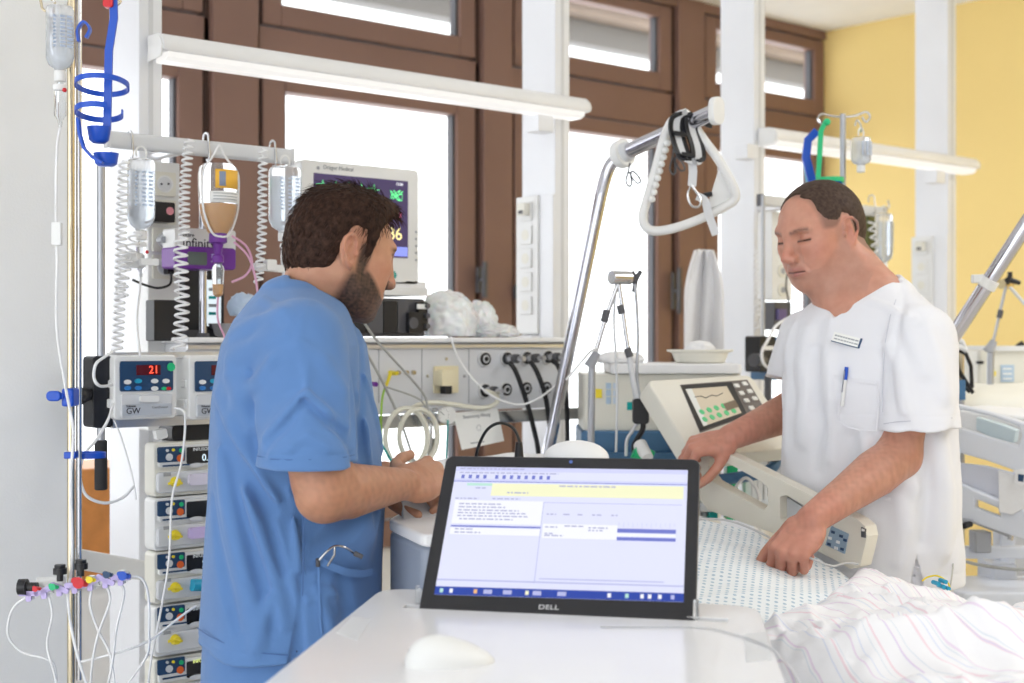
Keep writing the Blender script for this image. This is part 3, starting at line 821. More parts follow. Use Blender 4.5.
    # folds
    F = [([(252, 372), (252, 400), (253, 430), (254, 470)], -.006, .014), ([(262, 380), (246, 392), (228, 430)], .006, .016),
         ([(250, 470), (262, 500), (276, 535), (290, 575), (300, 600)], .006, .014), ([(244, 455), (254, 492), (268, 530), (282, 570)], -.006, .014), ([(236, 440), (246, 485), (258, 530), (274, 580), (284, 625)], .006, .016), ([(228, 440), (236, 490), (248, 540), (262, 590), (270, 630)], -.006, .016), ([(218, 450), (226, 500), (238, 550), (250, 600), (258, 640)], .006, .018), ([(211, 500), (218, 545), (228, 590), (238, 630)], -.005, .016),
         ([(218, 395), (234, 430), (256, 470), (278, 500)], .006, .018), ([(216, 415), (228, 445), (246, 478), (266, 512)], -.005, .016), ([(232, 375), (244, 400), (252, 425)], .006, .018),
         ([(300, 345), (322, 362), (344, 392)], .005, .012), ([(298, 346), (272, 362), (258, 384)], .005, .012), ([(303, 348), (306, 370), (308, 395)], .004, .012), ([(306, 395), (326, 412), (350, 428)], .0055, .012), ([(305, 396), (286, 418), (264, 438)], .0055, .012), ([(305, 403), (326, 422), (350, 440)], -.004, .012), ([(304, 404), (288, 424), (268, 444)], -.004, .012), ([(308, 436), (328, 448), (350, 455)], .0035, .010), ([(306, 436), (290, 448), (270, 456)], .0035, .010),
         ([(350, 362), (352, 395), (355, 430), (356, 462)], -.005, .010),
         ([(302, 480), (302, 520), (302, 560), (302, 600)], -.003, .004), ([(310, 545), (326, 528), (345, 508)], .006, .016), ([(312, 562), (338, 537), (368, 512)], -.006, .016), ([(308, 600), (330, 592), (356, 600)], .005, .016), ([(289, 490), (296, 530), (300, 570)], .006, .014), ([(320, 590), (330, 625), (332, 650)], .006, .016), ([(344, 585), (350, 610), (346, 640)], -.005, .016),
         ([(270, 600), (262, 625), (256, 650)], .005, .016), ([(236, 335), (258, 322), (280, 312)], .004, .014), ([(232, 360), (256, 345), (285, 335)], .004, .014), ([(262, 300), (285, 312), (300, 335)], .0035, .010),
         ([(309, 308), (302, 322), (299, 336)], .0025, .004), ([(360, 395), (367, 430), (373, 470)], .006, .012), ([(361, 420), (370, 470), (380, 520)], -.005, .012), ([(366, 375), (374, 410), (381, 450)], .005, .012)]
    shirt += fold_ops(shirt, [(a_, b_ * 1.75, c_) for a_, b_, c_ in F], 1.95)
    neckcut = s_chain([nk + V((0, 0, .03)), T(.040, 0, 1.580), T(.045, 0, 1.558)], [.061, .063, .066])
    shirt.append(('s', neckcut, .004)); shirt.append(('s', vneck(1.462, .55), .004))
    shirt.append(('i', s_half(T(0, 0, .985), (0, 0, -1)), .004))
    shirt.append(('s', s_loft(T1, [(.95, 0, 0, .145, .183), (1.02, 0, 0, .138, .176), (1.06, 0, 0, .11, .15)]), .004))
    a, _ = march(shirt, 302, 600, 1.95); b1, _ = march(shirt, 288, 668, 1.95); b2, _ = march(shirt, 306, 668, 1.95)
    shirt.append(('s', s_cap(a, (b1 + b2) / 2, .004, .016), .002))
    # hem and cuff bands
    wv = trig(31, 10, 8, 26, (1, 1, .35)); wv2 = trig(33, 8, 25, 60, (1, 1, .5))
    wr1 = trig(35, 7, 9, 20, (1, 1, .45)); wr3 = trig(37, 6, 22, 44, (1, 1, .8))
    def sdisp(p):
        rg = np.abs(wr1(p)); return wv(p) * .0045 + wv2(p) * .0014 + .0065 * np.exp(-(rg / .15) ** 2) - .0012 * (np.exp(-((p[:, 2] - hemc.z - .022) / .0018) ** 2) * (tor(p) > .0) * -1 + 0) + .0010 * np.exp(-((p[:, 2] - hemc.z - .022) / .0015) ** 2) + .0010 * np.exp(-((p[:, 2] - 1.005) / .0015) ** 2)
    lo, hi = bounds([T(0, 0, .98), T(0, 0, 1.6), rsh, lsh, hemc, hemL, T(.15, 0, 1.1), T(-.15, 0, 1.1)], .12); lo[2] = .96; hi[2] = 1.68
    v, f = surf_nets(shirt, lo, hi, .0034, sdisp, .008)
    SCRUB = fabric('blue_scrub_cotton', (.100, .215, .465), .22, 700)
    np_mesh('shirt', v, f, SCRUB, man1)
    # chest pocket edge low on the front, and trousers
    pk = MB()
    e = [march(shirt, x, y, 1.95) for x, y in ((318, 560), (330, 566), (345, 572), (360, 574), (372, 572))]
    pk.strip([p + n * .0012 for p, n in e], .012, .0016, UP)
    e2 = [march(shirt, x, y, 1.95) for x, y in ((318, 560), (319, 590), (320, 620), (322, 640))]
    pk.strip([p + n * .0010 for p, n in e2], .0035, .0012, RT)
    pk.build('pocket_edge', SCRUB, man1)
    SEAM = fabric('blue_seam_thread', (.055, .13, .32), .2, 700)
    for nm_, ln in (('cuff_seam', [(258, 456), (272, 459), (290, 460), (310, 460), (330, 459), (345, 457), (354, 455)]), ('hem_seam', [(198, 628), (210, 636), (225, 643), (240, 648), (256, 652), (272, 654), (288, 655)]), ('side_seam', [(303, 478), (303, 510), (303, 540), (303, 570), (303, 596)])):
        e3 = [march(shirt, x, y, 1.95) for x, y in ln]
        MB().strip([p + n * .0012 for p, n in e3], .0018, .0008, UP if nm_ != 'side_seam' else RT).build(nm_, SEAM, man1)
    tr = legs(T1, 0, 1.07, rx=.150, ry=.185, sep=.10, thigh=.098, calf=.085)
    lo, hi = bounds([T(0, 0, 0), T(0, 0, 1.1)], .24); lo[2] = .02; hi[2] = 1.12
    tw = trig(41, 10, 10, 30, (1, 1, .4))
    v, f = surf_nets(tr, lo, hi, .006, lambda p: tw(p) * .003, .006)
    np_mesh('trousers', v, f, SCRUB, man1)
    shoes(T1, .0, .10, mat('white_shoe', (.75, .75, .75), .5), man1)
    # steel clamp hooked over the pocket edge
    cp = [march(shirt, x, y, 1.95) for x, y in ((318, 563), (326, 555), (334, 549), (343, 548), (352, 553))]
    cl = MB().tube(spline([p + n * (.008 + .006 * math.sin(i)) for i, (p, n) in enumerate(cp)], 5), .0022, 8, STEEL)
    c0, n0 = march(shirt, 333, 556, 1.95); c1, n1 = march(shirt, 326, 566, 1.95)
    cl.tube([cp[2][0] + cp[2][1] * .012, c0 + n0 * .012, c1 + n1 * .008], .002, 8, STEEL)
    cl.cyl(cp[4][0] + cp[4][1] * .006, cp[4][0] + cp[4][1] * .008 + RT * .012 - UP * .006, .0045, .0038, 12, DGREY)
    cl.cyl(cp[0][0] + cp[0][1] * .004 - UP * .006, cp[0][0] + cp[0][1] * .008 + UP * .004, .0035, .0035, 12, DGREY)
    tag(cl.build('steel_clamp'), 'small bent steel clamp hooked on the hip pocket of the blue scrubs', 'clamp')
# ---------------------------------------------------------------- man in white
if True:
    D2 = 2.95
    q = lambda px, py, dz=0.: P(px, py, D2 + dz)
    a2 = math.radians(45)
    f2 = -math.cos(a2) * RT - math.sin(a2) * FW; l2 = UP.cross(f2)
    o2 = CAM + D2 * FW + (868 - 512) / FPX * D2 * RT; o2.z = 0
    T2 = frame(o2, f2, l2)
    ha = math.radians(33)
    H2 = head_frame(821, 234, 2.98, -math.cos(ha) * RT - math.sin(ha) * FW, 15, 2)
    T = lambda x, y, z: T2 @ V((x, y, z))
    lsh, rsh = q(918, 338, -.125), q(808, 338, .13)
    lel, lwr = P(899, 456, 2.79), P(811, 520, 2.63)
    rel, rwr = P(812, 402, 3.22), P(731, 437, 3.07)
    body = head_ops(H2, heavy=.007, jaw=.007, ear=-.003, nose=.003)
    nk = H2 @ V((-.030, 0, -.045))
    body += [('u', s_chain([nk, T(.005, 0, 1.60), T(.0, 0, 1.53)], [.060, .066, .08]), .035),
             ('u', s_loft(T2, [(1.56, .0, 0, .075, .13), (1.50, .0, 0, .105, .175), (1.40, .0, 0, .12, .17), (1.25, .0, 0, .115, .155), (1.1, -.005, 0, .112, .155), (.95, -.005, 0, .11, .15)]), .04),
             ('u', s_cap(H2 @ V((.02, 0, -.09)), T(.05, 0, 1.54), .045, .05), .03)]
    for sh, s_ in ((rsh, -1), (lsh, 1)):
        body.append(('u', s_cap(T(0, .04 * s_, 1.575), sh, .045, .050), .04))
        body.append(('u', s_cap(sh, sh + V((0, 0, -.03)), .047, .047), .03))
    for sh, el, wr in ((rsh, rel, rwr), (lsh, lel, lwr)):
        body.append(('u', s_chain([sh, sh.lerp(el, .5), el.lerp(sh, .12), el], [.046, .045, .043, .042]), .02))
        body.append(('u', s_chain([el, el.lerp(wr, .28), el.lerp(wr, .62), wr], [.044, .0465, .037, .0285]), .015))
    # left hand tucking the blanket: back of the hand towards the viewer
    xh = (lwr - lel).normalized(); xh = (xh + UP * -.35 + RT * .05).normalized(); zb = (-FW * .62 + UP * .75 - RT * .15); zb = (zb - zb.dot(xh) * xh).normalized()
    Wl = frame(lwr, xh, zb.cross(xh)) @ Matrix.Diagonal((1, -1, 1, 1))
    body += hand_ops(Wl, 1, [(72, 66, 40), (76, 68, 40), (78, 70, 42), (80, 70, 42)], thumb=(15, 15, 15), tdir=(.75, .45, -.5))
    # right hand closed over the end of the side rail
    xr = (-RT * .93 - FW * .12 - UP * .22).normalized(); zr = (UP * .85 - FW * .45 - RT * .1); zr = (zr - zr.dot(xr) * xr).normalized()
    Wr = frame(rwr, xr, zr.cross(xr))
    body += hand_ops(Wr, -1, [(52, 62, 30), (55, 66, 32), (56, 66, 34), (56, 64, 34)], thumb=(18, 22, 20), tdir=(.70, .42, -.62))
    body.append(('i', s_half(T(0, 0, .96), (0, 0, -1)), .004))
    lo, hi = bounds([T(0, 0, .95), T(0, 0, 1.75), rsh, lsh, rel, lel, rwr + xr * .2, lwr + xh * .2, H2 @ V((0, 0, .14))], .13); lo[2] = .93; hi[2] = 1.90
    v, f = surf_nets(body, lo, hi, .0026)
    R2 = np.array(H2.to_3x3(), F32); oh2 = np.array(H2.translation, F32)
    def scalp(x, ay, z):
        zl = np.interp(x, [-.12, -.05, -.02, -.012, .006, .014, .024, .034, .046], [-.07, -.06, -.03, .03, .034, .02, .012, .010, .012])
        return np.clip((z - zl) / .008, 0, 1) * .8 * np.clip((.060 - x) / .012, 0, 1)
    C = head_color(H2, v, (.575, .285, .20), (.47, .20, .17), (.22, .12, .09), (.34, .20, .155), .38, (.66, .25, .19), scalp)
    cl_ = np.minimum(s_cap(lwr, lwr + xh * .1, .07)(v), s_cap(rwr, rwr + xr * .1, .07)(v)); hm = np.clip(.4 - cl_ / .04, 0, .8)[:, None]
    C = C * (1 - hm * .5) + np.array((.60, .24, .18)) * hm * .5
    ad = np.minimum(s_chain([rel, rwr], [.05, .05])(v), s_chain([lel, lwr], [.05, .05])(v)) < .01
    hair_n = np.clip(trig(22, 12, 260, 600, (1, 1, .5))(v) * .4 + .35, 0, 1)
    C[ad] = C[ad] * (1 - .13 * hair_n[ad, None])
    man2 = thing('person', 'balding man in white short-sleeved tunic with name badge, hands on the bed rail and blanket', 'person', (o2.x, o2.y, 0))
    np_mesh('body', v, f, skin_mat('skin_ruddy'), man2, C)
    hl2 = hairline(H2, [-.12, -.06, -.03, -.014, .004, .012, .024, .044, .054, .060], [-.072, -.064, -.03, .028, .034, .024, .018, .022, .050, .2])
    st3 = trig(44, 16, 600, 1200)
    hv, hf = surf_nets([('u', s_ell(H2, (-.008, 0, .029), (.0995, .0790, .0855)), .02), ('u', s_ell(H2, (-.045, 0, -.01), (.054, .060, .07)), .03), ('i', hl2, .014)], *bounds([H2.translation], .16), .0022, lambda p: st3((p - oh2) @ R2) * .0005, .004)
    HAIR2 = hair_mat('short_brown_hair', (.045, .028, .021), (.085, .055, .042), .25)
    np_mesh('hair', hv, hf, HAIR2, man2)
    rows = [(1.638, -.012, 0, .062, .064), (1.60, -.008, 0, .076, .085), (1.575, .0, 0, .09, .125), (1.545, .0, 0, .105, .17), (1.49, .0, 0, .128, .19), (1.40, .0, 0, .140, .188), (1.30, .0, 0, .140, .186), (1.20, -.003, 0, .142, .190), (1.10, -.005, 0, .143, .192), (1.0, -.005, 0, .144, .194), (.94, -.005, 0, .145, .196)]
    shirt = [('u', s_loft(T2, rows, cap=.02), .02)]
    for sh, s_ in ((rsh, -1), (lsh, 1)):
        shirt.append(('u', s_cap(T(-.008, .055 * s_, 1.574), sh + V((0, 0, .0)), .050, .060), .045))
    hcL = P(918, 429, 2.795); hcR = q(797, 382, .20)
    shirt.append(('u', sleeve(lsh, hcL, [.072, .078, .0815, .088], P(915, 400, 2.80), P(911, 480, 2.79), .055, (0.05 * RT.x, .05 * RT.y, -1)), .009))
    shirt.append(('u', sleeve(rsh, hcR, [.068, .072, .074, .08], P(806, 366, 3.17), P(812, 412, 3.26), .060, (-.2 * RT.x, -.2 * RT.y, -1)), .009))
    Ri2 = np.array(T2.to_3x3(), F32); oi2 = np.array(T2.translation, F32)
    def vneck2(zt, sl):
        def fn(p):
            k = (p - oi2) @ Ri2
            return np.maximum((np.abs(k[:, 1] + .016) - (k[:, 2] - zt) * sl) * .85, .0 - k[:, 0])
        return fn
    F = [([(890, 345), (900, 375), (905, 410)], .008, .025), ([(925, 330), (935, 360), (944, 395)], .008, .025), ([(905, 320), (915, 345), (925, 372)], .006, .02),
         ([(808, 330), (803, 365), (806, 400), (803, 440)], .010, .025), ([(820, 350), (817, 390), (819, 430), (815, 470)], -.008, .02), ([(792, 330), (789, 360), (790, 400), (787, 450)], .008, .02),
         ([(832, 320), (829, 360), (832, 400), (828, 460)], .008, .02), ([(850, 440), (846, 490), (852, 540)], -.008, .025), ([(866, 440), (868, 480), (862, 520)], .008, .025), ([(900, 500), (905, 530), (900, 560)], .008, .025),
         ([(925, 440), (930, 490), (924, 540)], -.010, .03), ([(940, 440), (944, 490), (942, 550)], .009, .025), ([(880, 435), (892, 465), (912, 490)], .007, .02), ([(870, 300), (890, 308), (912, 318)], .005, .015)]
    shirt += fold_ops(shirt, [(a_, b_ * 1.7, c_) for a_, b_, c_ in F], 2.5)
    shirt.append(('s', s_chain([nk + V((0, 0, .03)), T(.0, 0, 1.66), T(.004, 0, 1.655)], [.062, .066, .068]), .004)); shirt.append(('s', vneck2(1.545, 1.15), .003))
    shirt.append(('i', s_half(T(0, 0, 1.0), (0, 0, -1)), .004))
    shirt.append(('s', s_loft(T2, [(.97, 0, 0, .130, .178), (1.04, 0, 0, .122, .170), (1.08, 0, 0, .11, .16)]), .004))
    a, _ = march(shirt, 914, 540, 2.5); b1, _ = march(shirt, 917, 572, 2.5)
    shirt.append(('s', s_cap(a, b1 + UP * -.02, .003, .014), .002))
    wv = trig(51, 10, 8, 24, (1, 1, .35)); wv2 = trig(53, 8, 25, 60, (1, 1, .5)); wr2 = trig(55, 7, 9, 20, (1, 1, .45))
    def sdisp2(p):
        rg = np.abs(wr2(p)); return wv(p) * .0034 + wv2(p) * .0010 + .0045 * np.exp(-(rg / .15) ** 2) + .0012 * np.exp(-((p[:, 2] - hcL.z - .028) / .0016) ** 2) + .0010 * np.exp(-((p[:, 2] - 1.028) / .0015) ** 2)
    lo, hi = bounds([T(0, 0, .98), T(0, 0, 1.62), rsh, lsh, hcL, hcR, T(.15, 0, 1.1), T(-.15, 0, 1.1), T(0, .2, 1.1), T(0, -.2, 1.1)], .12); lo[2] = .97; hi[2] = 1.70
    v, f = surf_nets(shirt, lo, hi, .0034, sdisp2, .008)
    TUNIC = fabric('white_tunic_cotton', (.80, .80, .84), .2, 700)
    np_mesh('tunic', v, f, TUNIC, man2)
    tr = legs(T2, 0, 1.07, rx=.135, ry=.182, sep=.11, thigh=.10, calf=.085)
    lo, hi = bounds([T(0, 0, 0), T(0, 0, 1.1)], .27); lo[2] = .02; hi[2] = 1.12
    v, f = surf_nets(tr, lo, hi, .006, lambda p: tw(p) * .003, .006)
    np_mesh('trousers', v, f, TUNIC, man2)
    shoes(T2, .0, .11, MATS['white_shoe'], man2)
    pk = MB()
    def on(pts, off=.0012): return [p + n * off for p, n in [march(shirt, x, y, 2.5) for x, y in pts]]
    pk.strip(on([(834, 377), (848, 379), (862, 381), (878, 383)]), .009, .0014, UP)
    for ln in ([(834, 377), (836, 400), (839, 421)], [(839, 421), (848, 427), (860, 430), (877, 431)], [(878, 383), (879, 405), (877, 431)], ):
        pk.strip(on(ln), .0028, .0010, UP.lerp(RT, .5))
    pk.build('pocket_edge', TUNIC, man2)
    MB().strip(on([(872, 497), (888, 499), (906, 500)]), .006, .0012, UP).build('pocket_edge', TUNIC, man2)
    SEAMW = fabric('white_seam_thread', (.60, .60, .66), .2, 700)
    for nm_, ln in (('cuff_seam', [(884, 424), (896, 422), (910, 421), (925, 420), (940, 419), (952, 418)]), ('sleeve_seam', [(896, 300), (890, 318), (886, 340), (884, 365), (883, 390), (883, 412)]), ('hem_seam', [(884, 562), (896, 565), (908, 567), (924, 567), (940, 564), (952, 560)])):
        MB().strip(on(ln), .0018, .0008, UP if nm_ != 'sleeve_seam' else RT).build(nm_, SEAMW, man2)
    # collar band
    cb = MB(); pts = []
    for y_, z_ in ((-.055, 1.622), (-.035, 1.595), (-.014, 1.567), (0, 1.549), (.014, 1.567), (.035, 1.595), (.055, 1.622)):
        pass
    # name badge and pen
    bp, bn = march(shirt, 848, 341, 2.5); bx = (RT * .9 + UP * -.33).normalized(); bn2 = (bn + (-FW) * .6).normalized(); bx = (bx - bx.dot(bn2) * bn2).normalized()
    BM = frame(bp + bn * .006, bx, bn2.cross(bx))
    bd = thing('name_badge', 'white name badge with dark edge pinned to the chest of the white tunic', 'badge', BM.translation)
    MB(BM).rbox((-.030, -.010, -.002), (.030, .010, .0), .002, ax=2).build('plate', PAPER, bd)
    MB(BM).box((.026, -.0105, -.0025), (.0305, .0105, .0004)).box((-.030, -.0108, -.0025), (.030, -.0092, .0003)).build('dark_edge', NAVY, bd)
    tx = MB(BM)
    rs = random.Random(4)
    for r_, hgt in ((.0035, .0032), (-.0035, .0026)):
        x = -.026
        while x < .02:
            w_ = rs.uniform(.003, .008); tx.box((x, r_ - hgt / 2, 0), (x + w_, r_ + hgt / 2, .0004)); x += w_ + .0015
    tx.build('printed_lines', GREYINK, bd)
    pp, pn = march(shirt, 846, 382, 2.5)
    pt = thing('ballpoint_pen', 'blue and white pen clipped in the chest pocket of the white tunic', 'pen', pp)
    up_ = (UP + RT * .12).normalized(); b0 = pp + pn * .005
    MB().cyl(b0 - up_ * .05, b0 + up_ * .004, .0038, .0038, 12).build('barrel', OFFW, pt)
    MB().cyl(b0 + up_ * .004, b0 + up_ * .030, .0045, .0038, 12).build('cap', BLUEP, pt)
    MB().tube([b0 + up_ * .022 + pn * .004, b0 + up_ * .022 + pn * .007, b0 - up_ * .022 + pn * .006], .0012, 6).build('clip', STEEL, pt)
# ================================================================ supply posts, wall lamps, rails
def zh(px, py, Y): return PY(px, py, Y).z
def pb(m, x0, y0, x1, y1, Yf, th, mt=None, r=0.):
    """box on the plane Y = Yf (front) from pixel corners, th deep towards the window"""
    xm = (x0 + x1) / 2
    lo = (xw(x0, Yf), Yf, zh(xm, y1, Yf)); hi = (xw(x1, Yf), Yf + th, zh(xm, y0, Yf))
    if r: m.rbox(lo, hi, r, mt, None, 1)
    else: m.box(lo, hi, mt)
    return m
def disc(m, px, py, Yf, r, h0=0., h1=.004, mt=None, n=20, r1=None):
    p = PY(px, py, Yf)
    m.cyl(p + V((0, -h0, 0)), p + V((0, -h1, 0)), r, r1, n, mt); return m
YC = 3.0
cols = [(139, 'tall white supply post at the left end of the long wall lamp', .16), (555, 'tall white supply post in the middle carrying the long wall lamp and a socket strip', .147), (754, 'tall white supply post behind the trapeze handle', .147), (948, 'tall white supply post against the yellow wall', .147)]
posts_ = []
for px, lab, d in cols:
    x = xw(px, YC)
    t_ = thing('supply_post', lab, 'post', (x + .03, YC + .07, 0))
    MB().box((x, YC, 0), (x + .058, YC + d, H)).build('post_body', GANTRY, t_, bevel=.003)
    MB().box((x + .0235, YC - .0012, .4), (x + .0345, YC + .001, H - .02)).build('groove', LGREY, t_)
    posts_.append(t_)
tB, tA, tC, tD = posts_[1], posts_[0], posts_[2], posts_[3]
xB = xw(555, YC)
# socket trunk on the side of the middle post
def side_socket(parent, x, yy, z, kind=0):
    s_ = MB().box((x - .006, yy - .026, z - .028), (x, yy + .026, z + .028)).build('socket', OFFW, parent, bevel=.003)
    if kind == 1: MB().box((x - .028, yy - .022, z - .012), (x - .006, yy + .016, z + .024)).build('socket_plug', CREAM, s_, bevel=.004); MB().box((x - .03, yy - .014, z - .008), (x - .028, yy + .004, z + .002)).build('plug_mark', DGREY, s_)
    else: MB().cyl((x - .0065, yy, z), (x - .007, yy, z), .016, None, 20).build('socket_face', CREAM, s_)
for t_, x, y0, y1 in ((tB, xB, 196, 334), (tD, xw(948, YC), 236, 345)):
    px = 548 if t_ is tB else 935
    za, zb = zh(px, y1, YC + .05), zh(px, y0, YC + .05)
    MB().box((x - .020, YC + .055, za), (x, YC + .150, zb)).build('socket_trunk', OFFW, t_, bevel=.002)
    MB().box((x - .012, YC - .004, za - .1), (x, YC + .055, zb)).build('cover_strip', GANTRY, t_, bevel=.002)
    n_ = 5
    for i in range(n_): side_socket(t_, x - .020, YC + .102, zb - .045 - i * (zb - za - .06) / n_, 1 if i == 0 else 0)
    MB().box((x - .045, YC + .05, 1.505), (x, YC + .15, za - .004)).build('foot_block', WHITE, t_, bevel=.003)
# long wall lamps
def wall_lamp(xa, xb, label):
    L = thing('wall_lamp', label, 'lamp', ((xa + xb) / 2, 2.93, 2.13))
    prof = [(2.995, 2.203), (2.955, 2.203), (2.935, 2.198), (2.921, 2.186), (2.915, 2.172), (2.918, 2.158), (2.995, 2.158)]
    T_ = frame((0, 0, 0), (0, 1, 0), (0, 0, 1))        # local x->Y, y->Z, z->X
    MB(T_).prism(prof, xa, xb, smooth=False).build('housing', WHITE, L, bevel=.004)
    pr2 = [(2.985, 2.158), (2.922, 2.158), (2.926, 2.146), (2.94, 2.139), (2.985, 2.139)]
    MB(T_).prism(pr2, xa + .015, xb - .02).build('diffuser', LAMPM, L)
    MB(T_).prism([(2.992, 2.2), (2.955, 2.2), (2.937, 2.195), (2.925, 2.183), (2.919, 2.17), (2.924, 2.146), (2.992, 2.141)], xa - .003, xa).build('end_cap', OFFW, L)
    return L
LAMPM = emis('lamp_diffuser', (1., .98, .95), .55)
lam = wall_lamp(xw(163, 2.92), xw(591, 2.92), 'long white wall lamp running from the left post to the middle post')
wall_lamp(xw(776, 2.92), xw(980, 2.92), 'shorter white wall lamp in front of the yellow wall')
for px in (545, 752, 940):
    x = xw(px, 2.95)
    MB().box((x - .03, 2.945, 2.09), (x + .03, 2.998, 2.138)).build('lamp_bracket', GANTRY, posts_[{545: 1, 752: 2, 940: 3}[px]], bevel=.003)
# horizontal equipment rails
def rail(xa, xb, z, label, br, Y=2.8):
    R_ = thing('equipment_rail', label, 'rail', ((xa + xb) / 2, Y, z - .02))
    T_ = frame((0, 0, 0), (0, 1, 0), (0, 0, 1))
    MB(T_).prism(rrect(Y - .011, z - .018, Y + .011, z + .018, .010, 4), xa, xb, smooth=True).build('rail_profile', LGREY, R_)
    for x in (xa, xb): MB().box((x - .004, Y - .012, z - .019), (x + .004, Y + .012, z + .019)).build('end_cap', DGREY if xa > 3 else LGREY, R_, bevel=.002)
    for x in br: MB().cyl((x, Y, z), (x, YC + .02, z), .012).build('bracket', ALU, R_)
    return R_
rail(xw(107, 2.8), xw(291, 2.8), 1.925, 'light grey horizontal rail carrying the three hanging infusion bottles', (xw(139, YC) + .03,))
rail(xw(760, 2.8), xw(884, 2.8), 1.935, 'grey horizontal rail behind the balding man\'s head', (xw(754, YC) + .03,))
# ---------------------------------------------------------------- socket trunk at the left post
YS = 2.90
tk = thing('socket_panel', 'tall white panel of round sockets and black plugs on the left post', 'sockets', (xw(164, YS), YS, 1.0))
m = MB(); pb(m, 148, 162, 180, 430, YS, .05); m.build('panel', OFFW, tk, bevel=.003)
for i, py in enumerate((184, 212, 240, 267, 312)):
    m = MB(); pb(m, 153, py - 12, 176, py + 12, YS - .006, .008, None, .004); so = m.build('socket', CREAM, tk)
    m = MB(); disc(m, 165, py, YS - .006, .0195, 0, .002, OFFW, 24); disc(m, 165, py, YS - .008, .016, 0, .0008, LGREY, 24); m.build('socket_face', None, so)
    if i == 0:
        for dx in (-3.5, 3.5): m = MB(); disc(m, 165 + dx, py, YS - .009, .0025, 0, .0015, BLACK, 10); m.build('socket_hole', None, so)
m = MB(); pb(m, 152, 202, 175, 222, YS - .045, .038, None, .004); o = m.build('black_adapter', BLACK, tk)
m = MB(); disc(m, 170, 211, YS - .045, .009, 0, .001, mat('pink_sticker', (.75, .3, .35), .5)); m.build('round_sticker', None, o)
m = MB(); disc(m, 166, 240, YS - .008, .017, 0, .03, LGREY, 20, .012); disc(m, 159, 240, YS - .03, .007, 0, .025, MGREY); m.build('grey_plug', None, tk)
m = MB(); pb(m, 168, 256, 174, 274, YS - .03, .022, None, .003); m.build('black_plug', BLACK, tk)
m = MB(); pb(m, 154, 300, 182, 341, YS - .05, .04, None, .004); m.build('charger', BLACK, tk)
cable('charger_cable', [PY(171, 272, YS - .03), PY(170, 284, YS - .05), PY(158, 288, YS - .06), PY(145, 285, YS - .05), PY(133, 280, YS - .06)], .0028, BLACK, 'thin black cable looping left from the plug on the socket panel')
# ---------------------------------------------------------------- long supply console
YK = 2.80
xa, xb = xw(186, YK), xw(567, YK)
zt, zb = 1.506, 1.318
K = thing('supply_console', 'long light grey wall console with round gas outlets and a socket', 'console', ((xa + xb) / 2, YK + .1, zb - .05))
KM = mat('console_panel', (.70, .71, .74), .4)
MB().box((xa, YK, zb), (xb, YC - .005, zt - .012)).build('housing', KM, K, bevel=.003)
MB().box((xa - .01, YK - .03, zt - .012), (xb + .01, YC - .005, zt)).build('top_shelf', WHITE, K, bevel=.003)
MB().box((xa, YK - .008, zt - .028), (xb, YK, zt - .016)).build('top_trim', ALU, K, bevel=.002)
MB().box((xa, YK - .022, zb - .034), (xb + .05, YK - .010, zb - .002)).build('accessory_rail', STEEL, K, bevel=.002)
for x in (xa + .1, xb - .5, xb - .05): MB().box((x, YK - .010, zb - .03), (x + .02, YK + .03, zb)).build('rail_bracket', ALU, K)
for px in (379, 422, 469, 330):
    m = MB(); pb(m, px - .35, 349, px + .35, 403, YK - .0012, .002); m.build('panel_seam', MGREY, K)
outs = [(483.7, 359, 0), (505.6, 358.5, 1), (525.6, 358, 1), (546.6, 357, 1), (483.7, 390.6, 1), (504.8, 389.5, 0), (524.7, 388.3, 0), (544.6, 387.7, 0)]
for px, py, con in outs:
    m = MB(); disc(m, px, py, YK, .0200, 0, .006, OFFW, 28); disc(m, px, py, YK, .0165, .006, .010, BLACK, 28); disc(m, px, py, YK, .0105, .010, .011, LGREY, 20); disc(m, px, py, YK, .0065, .011, .0125, BLACK, 16)
    o = m.build('gas_outlet', None, K)
    if con:
        m = MB(); disc(m, px, py, YK, .0105, .011, .035, STEEL, 18, .009); disc(m, px, py, YK, .0125, .035, .048, DGREY, 18); disc(m, px, py, YK, .007, .048, .075, STEEL, 14); m.build('gas_connector', None, o)
for i, (pts, nm) in enumerate((([(509, 362), (516, 372), (526, 400), (534, 430), (539, 462)], 'leftmost'), ([(530, 361), (537, 372), (545, 395), (549, 420), (553, 462)], 'middle'), ([(551, 360), (558, 366), (564, 385), (567, 410), (568, 462)], 'rightmost'))):
    P3 = [PY(x, y, YK - (.072 if j == 0 else .085 if j < 3 else .06)) for j, (x, y) in enumerate(pts)] + [PY(pts[-1][0] + 3, 560, YK - .02)]
    cable('hanging_gas_hose', P3, .0065, BLACKR, nm + ' of the three black gas hoses hanging from the console outlets', 'hose')
for px, py in ((446, 359), (427, 376), (464, 376)):
    m = MB(); disc(m, px, py, YK, .004, 0, .003, STEEL, 12); m.build('screw', None, K)
so = MB(); pb(so, 435, 366, 458.5, 393, YK - .008, .008, None, .003); so = so.build('socket', BEIGE, K)
m = MB(); pb(m, 442, 370, 457, 386, YK - .038, .03, None, .004); m.build('cream_plug', BEIGE, so)
m = MB(); pb(m, 445, 384, 452, 394, YK - .036, .02, None, .003); m.build('black_plug', BLACK, so)
m = MB()
for px in (398, 406, 413): disc(m, px, 372.5, YK, .0055, 0, .008, BRASSY, 14); 
for i, px in enumerate((398, 406, 413)):
    m = MB(); disc(m, px, 372.5, YK, .0060, 0, .007, BRASSY, 14, .005); m.build('earth_stud', None, K)
m = MB(); disc(m, 390, 373, YK, .0065, 0, .03, YELP, 14, .005); m.tube(spline([PY(390, 373, YK - .03), PY(389, 378, YK - .04), PY(385, 388, YK - .035)], 5), .0042, 8, YELP)
